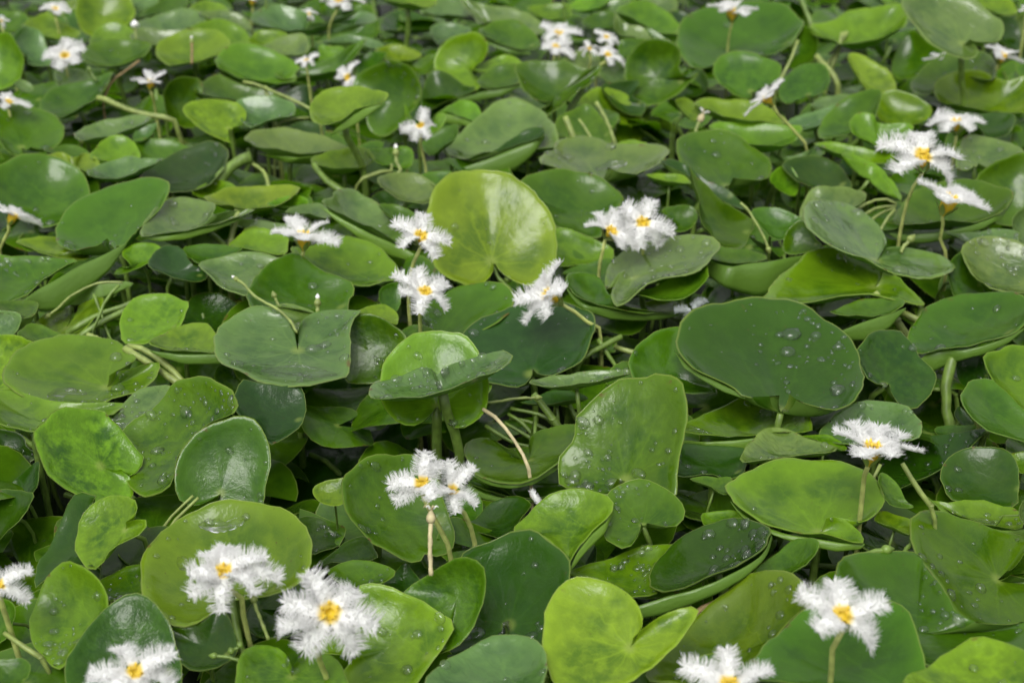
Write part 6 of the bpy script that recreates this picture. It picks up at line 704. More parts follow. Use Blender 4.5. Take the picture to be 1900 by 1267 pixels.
["outermost leaf past the frame nearest the tiny curled leaf beside the great yellow-olive leaf","g",0.44,4,0.15,1,[-2737,2810,-7],[298,-117,948],[-76,-67,16,-61,-123,4,-10,-138,-14,43,-130,-30,93,-104,-42,135,-59,-50,158,2,-49,153,69,-39,116,125,-21,58,155,1,-4,154,20,-58,129,34,-99,89,42,-126,40,44,-130,-16,39,-87,-51,21]],
["outermost leaf past the frame nearest the ragged lime leaf below the drop-bearing flower","p",0.2,4,0.15,1,[3462,4248,-139],[57,-48,997],[1,117,6,-60,144,10,-114,111,12,-149,57,11,-166,-7,9,-160,-77,5,-125,-142,0,-61,-187,-5,18,-196,-10,90,-166,-13,139,-109,-13,160,-43,-11,158,23,-8,136,83,-4,91,128,1,25,115,4]],
["outermost leaf past the frame nearest the pale leaf half hidden behind the two-lobed pale leaf","g",0.22,4,0.15,1,[3496,9637,54],[41,270,962],[-98,4,7,-70,5,11,3,5,10,78,4,8,146,2,5,198,0,0,221,-2,-5,203,-5,-9,144,-6,-12,61,-6,-12,-25,-5,-10,-96,-4,-7,-148,-2,-3,-179,1,1,-180,3,5,-115,3,6]],
["outermost leaf past the frame nearest the bright upright leaf fold behind the pointed edge-on leaf","l",0.52,4,0.15,1,[-1540,8931,222],[-39,393,919],[128,2,3,163,-4,-7,132,-9,-18,78,-13,-25,12,-15,-30,-63,-15,-31,-138,-13,-26,-195,-8,-16,-216,-1,-2,-194,6,12,-138,12,23,-67,15,29,6,15,30,76,14,28,130,10,20,122,4,8]],
["outermost leaf past the frame nearest the pointed leaf seen edge-on stretching to the half-hidden flower","p",0.39,4,0.15,1,[-1900,11890,-123],[-330,-353,876],[51,87,54,12,139,61,-46,142,40,-97,120,12,-138,82,-19,-162,26,-50,-161,-41,-77,-128,-108,-92,-68,-155,-88,3,-171,-68,67,-154,-37,112,-116,-4,139,-66,26,146,-9,51,128,48,67,69,73,55]],
["outermost leaf past the frame nearest the shiny long leaf under the pale two-lobed leaf","g",0.45,2,0.15,1,[3549,9429,-10],[-363,-171,916],[21,-122,-14,86,-141,8,132,-99,34,156,-39,54,159,29,69,140,101,74,93,164,67,23,202,46,-55,200,15,-119,160,-17,-156,95,-44,-164,23,-60,-149,-45,-67,-115,-104,-65,-63,-144,-52,-2,-122,-23]],
["outermost leaf past the frame nearest the twisted lime leaf held up on a curved stalk","p",0.48,0,0.15,1,[-4329,12455,-130],[62,17,998],[60,92,-5,25,144,-4,-34,145,0,-89,120,4,-134,78,7,-164,20,10,-169,-50,11,-141,-117,11,-84,-164,8,-12,-176,4,55,-156,-1,105,-115,-5,136,-62,-7,149,-3,-9,135,55,-9,77,78,-6]],
["outermost leaf past the frame nearest the narrow lime leaf behind the large pale-sheened leaf","g",0.58,4,0.15,1,[2538,2966,-68],[186,-402,897],[-67,85,52,-133,68,58,-158,11,38,-156,-49,11,-133,-105,-19,-87,-151,-50,-20,-177,-75,59,-171,-89,128,-130,-85,171,-65,-65,178,5,-35,157,66,-3,117,112,26,64,142,50,0,147,66,-46,98,53]],
["outermost leaf past the frame nearest the dark pointed leaf near the hanging withered bud","g",0.28,4,0.15,1,[3276,9570,209],[-83,348,934],[-105,-2,-3,-86,3,6,-17,8,16,57,12,24,126,14,28,184,15,29,216,12,25,208,8,15,158,1,2,81,-5,-10,-2,-10,-20,-75,-13,-25,-131,-13,-26,-168,-12,-24,-176,-9,-18,-119,-4,-7]],
["outermost leaf past the frame nearest the shaded boat leaf under the shiny long leaf","p",0.42,0,0.15,1,[3963,9292,-188],[38,-262,964],[45,-109,-31,115,-110,-34,153,-58,-22,166,6,-5,157,71,13,123,133,31,64,180,46,-15,196,54,-94,174,51,-152,118,38,-177,47,20,-171,-23,0,-143,-83,-17,-98,-130,-31,-37,-153,-40,22,-116,-32]],
["outermost leaf past the frame nearest the green leaf backing the half-hidden side-facing flower","g",0.34,0,0.15,1,[-3178,11947,-174],[135,1,991],[-68,-124,9,-19,-188,3,57,-183,-8,124,-146,-17,178,-88,-24,211,-11,-29,211,79,-29,170,163,-23,92,218,-13,0,228,0,-84,196,11,-144,138,19,-179,67,24,-190,-10,26,-168,-83,23,-91,-108,13]],
["outermost leaf past the frame nearest the round green leaf standing behind the twisted lime leaf","g",0.31,0,0.15,1,[-4210,9372,-3],[327,-91,941],[140,-11,-50,179,64,-56,145,135,-37,85,184,-12,11,210,17,-73,207,45,-155,168,70,-216,91,84,-235,-7,81,-208,-100,63,-147,-166,35,-70,-199,5,9,-201,-23,84,-178,-46,142,-124,-61,134,-40,-51]],
["outermost leaf past the frame nearest the glossy yellow-green cupped round leaf near the flower cluster","g",0.27,4,0.15,1,[-1182,12261,-174],[17,60,998],[-20,-143,9,51,-186,10,122,-153,7,174,-93,3,204,-18,-2,207,68,-8,175,154,-12,104,218,-15,9,242,-15,-84,217,-12,-153,156,-7,-189,78,-1,-197,-3,4,-179,-80,8,-131,-141,11,-48,-136,9]],
["outermost leaf past the frame nearest the small dark leaf fold under the shiny long leaf","g",0.43,2,0.15,1,[4960,8598,25],[-127,-315,940],[97,42,27,93,101,46,43,132,50,-16,140,45,-75,130,34,-129,100,16,-168,47,-7,-178,-20,-31,-152,-86,-49,-98,-133,-58,-32,-151,-55,32,-144,-44,85,-118,-28,124,-78,-9,142,-26,11,104,22,22]],
["outermost leaf past the frame nearest the creased leaf with water drops under the flower cluster","d",0.29,4,0.15,1,[236,11621,-96],[-204,49,978],[75,105,10,38,168,0,-31,172,-15,-95,146,-27,-150,99,-36,-188,32,-41,-198,-49,-39,-170,-130,-29,-107,-188,-13,-25,-206,5,53,-186,20,114,-140,31,153,-79,36,171,-11,36,159,58,30,94,88,15]],
["outermost leaf past the frame nearest the thin curled leaf wrapped round a small white flower","g",0.34,4,0.15,1,[-2427,10009,-8],[395,-64,916],[42,125,-9,-9,176,16,-73,158,43,-126,113,62,-164,50,74,-182,-26,77,-171,-109,66,-124,-179,41,-50,-216,6,30,-209,-28,98,-166,-54,142,-102,-68,163,-30,-72,161,42,-67,133,105,-50,64,114,-19]],
["outermost leaf past the frame nearest the dark leaf tucked under the glossy cupped leaf","g",0.26,2,0.15,1,[-2584,11345,129],[266,447,854],[103,-24,-47,84,-29,-57,19,-21,-43,-51,-10,-21,-118,3,5,-175,17,33,-210,30,60,-207,39,78,-162,40,80,-86,34,67,-1,22,43,72,8,15,129,-6,-12,165,-18,-36,173,-27,-53,116,-23,-47]],
["outermost leaf past the frame nearest the puddled notched leaf with rows of water drops","l",0.21,2,0.15,1,[-3857,5601,-121],[89,-55,995],[-3,-115,-6,57,-142,-13,110,-109,-16,145,-57,-16,162,6,-14,157,74,-10,123,139,-3,61,183,5,-15,192,12,-86,163,17,-135,108,18,-156,43,16,-155,-21,13,-134,-81,7,-90,-125,1,-25,-112,-4]],
["outermost leaf past the frame nearest the mid green leaf under the dewy grey-green big leaf","g",0.36,4,0.15,1,[-1065,10496,-32],[-348,82,934],[-96,-76,-29,-82,-146,-18,-22,-170,7,43,-164,30,104,-136,51,157,-85,66,190,-11,72,188,72,64,149,144,43,81,186,14,6,190,-14,-61,164,-37,-113,119,-53,-149,60,-61,-158,-8,-58,-108,-55,-35]],
["outermost leaf past the frame nearest the tall folded leaf hanging behind the white flower pair","g",0.27,4,0.15,1,[2766,6980,-151],[70,-465,882],[75,104,49,32,160,82,-42,159,87,-111,130,77,-167,81,56,-205,16,25,-212,-61,-16,-177,-135,-57,-106,-184,-89,-16,-195,-102,67,-171,-96,131,-123,-75,170,-63,-47,186,3,-13,169,66,22,97,89,40]],
["outermost leaf past the frame nearest the glossy bright leaf right under the side-on flower","p",0.26,4,0.15,1,[-3681,6267,130],[23,477,879],[22,7,13,100,5,9,155,-1,-1,184,-6,-11,188,-10,-20,166,-13,-27,113,-15,-30,32,-14,-27,-59,-10,-19,-136,-4,-8,-184,2,4,-197,7,14,-183,11,22,-144,13,26,-81,13,25,-6,8,16]],
["outermost leaf past the frame nearest the dark leaf under the smooth oval pale leaf","g",0.53,2,0.15,1,[-5157,11400,-72],[368,-289,884],[27,-121,-51,97,-126,-81,145,-71,-83,168,-3,-71,170,69,-48,147,138,-16,95,192,23,18,214,63,-65,194,91,-133,137,100,-170,61,91,-176,-15,68,-158,-82,39,-120,-136,6,-63,-165,-28,2,-127,-42]],
["outermost leaf past the frame nearest the dark leaf below the great yellow-olive leaf","l",0.28,4,0.15,1,[-2640,4534,-45],[-86,122,989],[-53,138,-22,-138,140,-29,-186,76,-26,-202,-4,-17,-193,-86,-6,-153,-165,7,-81,-225,21,15,-247,32,112,-220,37,183,-151,35,214,-63,26,209,25,15,176,101,3,122,161,-9,48,192,-20,-24,146,-20]],
["outermost leaf past the frame nearest the lime leaf sliver behind the drop-bearing flower","g",0.49,0,0.15,1,[3195,6311,-111],[274,-18,961],[-75,-114,19,-35,-180,7,37,-182,-14,104,-153,-32,160,-101,-47,198,-29,-57,206,58,-58,174,143,-47,106,203,-27,20,220,-2,-61,197,21,-123,146,38,-162,81,48,-179,7,51,-165,-66,46,-95,-96,25]],
["outermost leaf past the frame nearest the green leaf peeping over the smooth oval pale leaf","g",0.28,4,0.15,1,[-904,10504,281],[-491,120,863],[-93,-25,-49,-78,-21,-41,-19,-5,-10,44,12,24,104,28,56,155,42,83,184,49,98,180,48,96,140,37,74,75,20,39,3,1,1,-60,-16,-32,-110,-30,-59,-144,-39,-77,-153,-41,-81,-104,-28,-55]],
["outermost leaf past the frame nearest the mottled heart-shaped leaf with one lobe folded forward","l",0.51,2,0.15,1,[1735,10810,-11],[31,-520,854],[96,67,37,77,124,73,14,141,86,-53,134,84,-115,109,70,-167,64,45,-197,2,9,-191,-67,-34,-146,-125,-71,-74,-157,-93,3,-158,-96,71,-134,-84,123,-94,-62,157,-44,-33,163,12,2,109,50,26]],
["outermost leaf past the frame nearest the tiny lime leaf beside a withered white floret","p",0.33,2,0.15,1,[1980,12514,-34],[131,-417,899],[49,-102,-54,120,-98,-63,158,-45,-44,169,17,-17,158,80,14,122,137,46,60,178,74,-21,188,90,-101,161,89,-158,103,71,-182,33,42,-174,-34,9,-144,-90,-21,-96,-132,-47,-33,-150,-65,25,-110,-55]],
["outermost leaf past the frame nearest the wet leaf piece behind the upper stacked flower","d",0.41,0,0.15,1,[-4467,11852,-80],[207,123,971],[108,22,-26,119,85,-36,76,129,-32,19,151,-23,-43,154,-10,-105,134,6,-158,88,22,-184,19,37,-175,-56,44,-132,-118,43,-69,-152,34,-4,-158,21,56,-143,6,106,-110,-9,137,-59,-22,111,0,-24]],
["outermost leaf past the frame nearest the dark leaf in shade under the mottled heart leaf","g",0.56,4,0.15,1,[-534,10993,-153],[-241,-198,950],[65,96,37,28,155,39,-36,159,24,-95,136,4,-144,93,-17,-177,32,-38,-183,-44,-56,-153,-119,-64,-92,-173,-59,-14,-191,-43,58,-173,-21,112,-131,1,147,-75,22,160,-12,38,146,52,48,84,80,38]],
["outermost leaf past the frame nearest the tiny green leaf by the dead floret stub","g",0.39,0,0.15,1,[3542,9149,-9],[119,-227,967],[92,-36,-20,133,4,-15,125,56,-2,94,100,12,49,132,25,-8,148,36,-71,140,42,-128,103,40,-160,44,30,-160,-21,15,-132,-76,-2,-86,-113,-16,-34,-131,-27,21,-131,-33,71,-109,-34,83,-53,-23]]
]
FLOWERS = [
["white flower blurred in the far corner above the six-pointed one",1,0,[-2804,8718,120],[180,-138,974],[-96,4,8,-67,65,28,61,44,24,96,-4,-8,32,-86,-10],[]],
["half white flower cut by the frame in the far corner",1,0,[-3046,8437,120],[254,-337,906],[51,0,0,0,39,24,-41,1,8,17,-19,-38],[]],
["six-pointed white flower with yellow centre in the far corner",1,0,[-2445,7654,120],[258,-505,824],[10,67,96,109,28,56,91,-97,-13,-28,-102,-43,-132,3,7,-92,86,40],[]],
["small side-on white flower above the cut yellowish stem",1,0,[-1876,7199,107],[90,100,991],[-103,2,3,-36,78,30,85,18,36,-51,-53,-2,54,-72,10],[-3,10,-37,0,25,-110,-2,40,-169]],
["white flower with yellow centre cut by the frame above a heart leaf",1,0,[-2493,6822,120],[195,-127,973],[-75,26,21,-32,73,32,116,-11,-22,31,60,3,-15,-69,-8],[]],
["small flower with an orange cup cut by the top edge",1,0,[-1633,8973,121],[75,39,996],[-100,8,16,-49,81,17,52,63,16,106,0,0,13,-87,7],[-4,10,-29,-14,25,-96,-28,40,-181]],
["white flower at the top edge beyond the wavy silvery leaf",1,0,[-1060,8660,186],[83,-282,956],[-108,44,3,-41,-105,-6,69,-98,-33,173,2,4,23,113,17,-70,99,29],[-20,10,-28,-54,25,-137,-71,40,-247]],
["small white flower half hidden behind the wavy silvery leaf",1,0,[-1274,8908,47],[108,-384,917],[-54,8,16,-5,50,24,54,4,8,27,-20,-40,-16,-35,-36],[]],
["white side-facing flower half hidden behind the twisted lime leaf",1,0,[-873,7378,81],[-535,-635,557],[49,44,88,-66,56,-1,11,-61,-60,58,-63,-20,-49,55,46],[]],
["dim white flower in the shade behind the pointed edge-on leaf",1,0,[-1114,7569,120],[94,-242,966],[-62,-3,-7,-37,50,2,69,17,34,44,-44,-4,-9,-57,-16],[]],
["small white flower cradled by a thin curled leaf",1,0,[-422,6326,158],[56,-572,818],[20,41,82,-102,-6,-12,-34,-66,-47,40,-76,-30,59,59,1],[-8,10,-44,-5,25,-119,15,40,-222]],
["upper left white flower of the far cluster",1,0,[268,8162,114],[-23,-323,946],[-103,26,51,32,111,34,144,6,11,60,-89,-43,-80,-81,-4],[]],
["lower white flower touching the first one of the far cluster",1,0,[248,8008,80],[-22,-315,949],[-80,33,-1,-6,-92,-21,114,-27,-54,70,56,1,-34,84,19],[-3,10,-36,-10,25,-90,-9,40,-135]],
["topmost small flower in the second group of the far cluster",1,0,[542,8060,120],[-47,-319,947],[-73,18,36,32,67,7,77,-13,-25,-48,-56,-14,34,-57,-30],[]],
["cluster flower with yellow neck between its neighbours",1,0,[440,7946,85],[-41,-370,928],[-64,-2,-4,-23,39,39,60,5,11,43,-29,-25,-44,-16,-32],[9,10,-31,11,25,-85,1,40,-139]],
["lowest cluster flower with an orange base",1,0,[535,7849,78],[-55,-485,873],[-52,55,-3,51,62,19,108,-23,-46,22,-63,-48,-12,75,32],[-26,10,-47,-44,25,-84,-58,40,-138]],
["white flower seen from the side on a straight stalk by the top edge",1,0,[1285,8288,212],[-56,94,994],[-149,7,15,-51,114,10,50,130,14,154,-2,-4,-67,-121,4,89,-84,-15],[3,10,-65,-3,25,-153,-3,40,-273]],
["white flower tilted edge-on over a bent stalk",1,0,[1205,6526,229],[-696,230,680],[87,38,75,-97,-42,-84,48,-52,54,-43,65,-44,6,105,6,13,-93,25],[40,10,-59,147,25,-166,230,40,-293]],
["petal tips of a flower hidden under the largest pale leaf",1,0,[2469,7994,10],[-137,-8,991],[-118,-9,-18,-63,41,9,60,74,4,62,-40,3,-46,-80,2],[]],
["side-on white flower with a big orange base near the frame edge",1,0,[2627,7493,168],[328,-42,944],[-103,22,44,7,92,14,107,-23,-46,86,61,-13,-74,-73,16],[-10,10,-61,-17,25,-112,-7,40,-172]],
["white flower behind the dark boat-shaped leaf by the starry flower",1,0,[2105,6485,120],[-163,-90,982],[-141,2,3,-95,56,24,41,123,1,138,5,9,55,-91,5,-91,-106,6],[]],
["sharp starry white flower with five spread petals",1,0,[1630,5371,344],[-193,-273,943],[-175,32,63,14,146,73,158,1,3,135,-38,-76,-140,-106,-25],[-7,10,-78,-19,20,-142,-34,30,-238,-39,40,-411]],
["drooping white flower with a long orange tube",1,0,[1711,5214,222],[321,89,943],[-136,26,52,-26,112,-11,91,110,-21,150,-29,-57,125,60,-41,-77,-113,32],[6,10,-63,-5,20,-103,-7,30,-174,37,40,-290]],
["drooping white flower with an orange base at the frame edge",1,0,[-2005,5329,108],[447,328,832],[-74,19,38,-21,81,-8,114,-19,-38,45,45,-27,-30,-51,35],[-22,10,-44,-48,25,-106,-93,40,-175]],
["white flower seen side-on with an orange cup on a slim stalk",1,0,[-787,4975,168],[36,213,976],[-123,1,2,-66,104,18,83,72,14,145,-18,-36,16,-117,8,-63,-87,16],[-3,10,-71,-18,20,-111,-18,30,-217,-5,40,-374]],
["upper of two stacked white flowers beside the great round leaf",1,0,[-322,4658,299],[48,-372,927],[-105,26,52,6,91,55,112,-7,-13,60,-62,-61,-74,-69,-7],[-25,10,-56,-44,20,-149,-53,30,-255,-52,40,-375]],
["lower of two stacked white flowers beside the great round leaf",1,0,[-305,4543,134],[47,-403,914],[-117,31,62,-30,74,70,80,62,21,86,-45,-42,-23,-96,-35,-92,-39,21],[-20,10,-82,-23,25,-140,-23,40,-199]],
["sideways white flower beneath the great round yellow-green leaf",1,0,[134,4570,108],[-723,-228,653],[23,60,119,-40,116,32,-132,-6,-11,-98,-44,-88,-20,-125,-20,37,-93,74],[33,10,-27,85,20,-68,143,30,-124,186,40,-174]],
["left flower of the white pair with its orange tube showing",1,0,[383,5120,129],[358,-450,818],[-102,15,30,-55,72,53,28,87,60,118,-28,-57,37,-93,-36,79,70,-23],[-20,10,-64,-34,25,-125,-38,40,-236]],
["right flower of the white pair facing up with orange stamens",1,0,[508,5144,155],[-78,-515,854],[-75,57,63,43,88,67,131,-16,-32,83,-38,-76,-21,-89,-74,-94,51,-20],[]],
["limp grey translucent flower wilting behind the giant dewy leaf",0,1,[622,4433,120],[-65,-76,995],[49,18,35,-64,-2,-4,-20,-41,-32,35,45,-10],[]],
["left flower of the joined pair above the dead stalk",1,0,[-237,3189,203],[43,-278,960],[9,40,80,-98,1,2,-81,-23,-45,36,-78,-1,48,58,36],[7,10,-67,49,25,-182,70,40,-281]],
["right flower of the joined pair above the dead stalk",1,0,[-161,3242,144],[28,-273,962],[-10,40,80,55,34,67,72,-32,-20,12,-73,-21,-37,-61,35],[20,10,-61,38,25,-108,60,40,-222]],
["wide side-on white flower carrying a grey drop above the big lime leaf",1,0,[973,3302,244],[145,180,973],[-112,16,31,-50,78,24,38,101,2,102,59,-2,136,-14,-27,42,-84,6,-58,-97,12],[-6,10,-62,-6,20,-96,-1,30,-195,4,40,-292]],
["seven-petalled flower lying on the great yellow-olive leaf",1,0,[-695,2814,187],[138,-286,948],[-75,-56,40,-59,95,11,-1,99,22,106,22,44,146,0,0,96,-71,8,2,-95,-40,-76,-64,-23],[32,10,-71,31,25,-173,38,40,-269]],
["large seven-petalled flower nearest the bottom edge",1,0,[-422,2663,184],[102,-444,890],[-54,62,79,63,80,20,117,-15,-29,66,-45,-90,-68,-44,-87,-125,-18,-35,-119,12,24],[-39,10,-107,-35,25,-170,-24,40,-252]],
["foreground flower cut by the bottom edge on the scarred leaf",1,0,[-848,2527,120],[150,-143,978],[-112,-3,-6,-52,68,36,90,24,47,96,-25,-10,32,-81,-16,-56,-58,-7],[]],
["half flower cut by the frame beside the round lime leaf",1,0,[-1262,2854,120],[236,-260,936],[78,20,41,80,-17,-34,-49,60,11,-54,-24,27,-9,-62,-6],[]],
["blurred five-petalled foreground flower before the wide leaf",1,0,[731,2541,270],[-139,-181,974],[-104,24,48,-3,80,50,105,14,28,86,-30,-59,-77,-75,17],[-8,10,-71,-4,25,-143,5,40,-234]],
["blurred foreground flower half below the bottom edge",1,0,[484,2486,120],[-96,-219,971],[-112,23,45,-1,69,60,100,17,34,62,-62,-12,-85,-51,-17],[]],
["sliver of a white flower at the far frame edge",1,0,[3160,8718,120],[-229,-234,945],[-48,-4,-8,-31,12,23,36,22,12,25,-22,-12],[]]
]
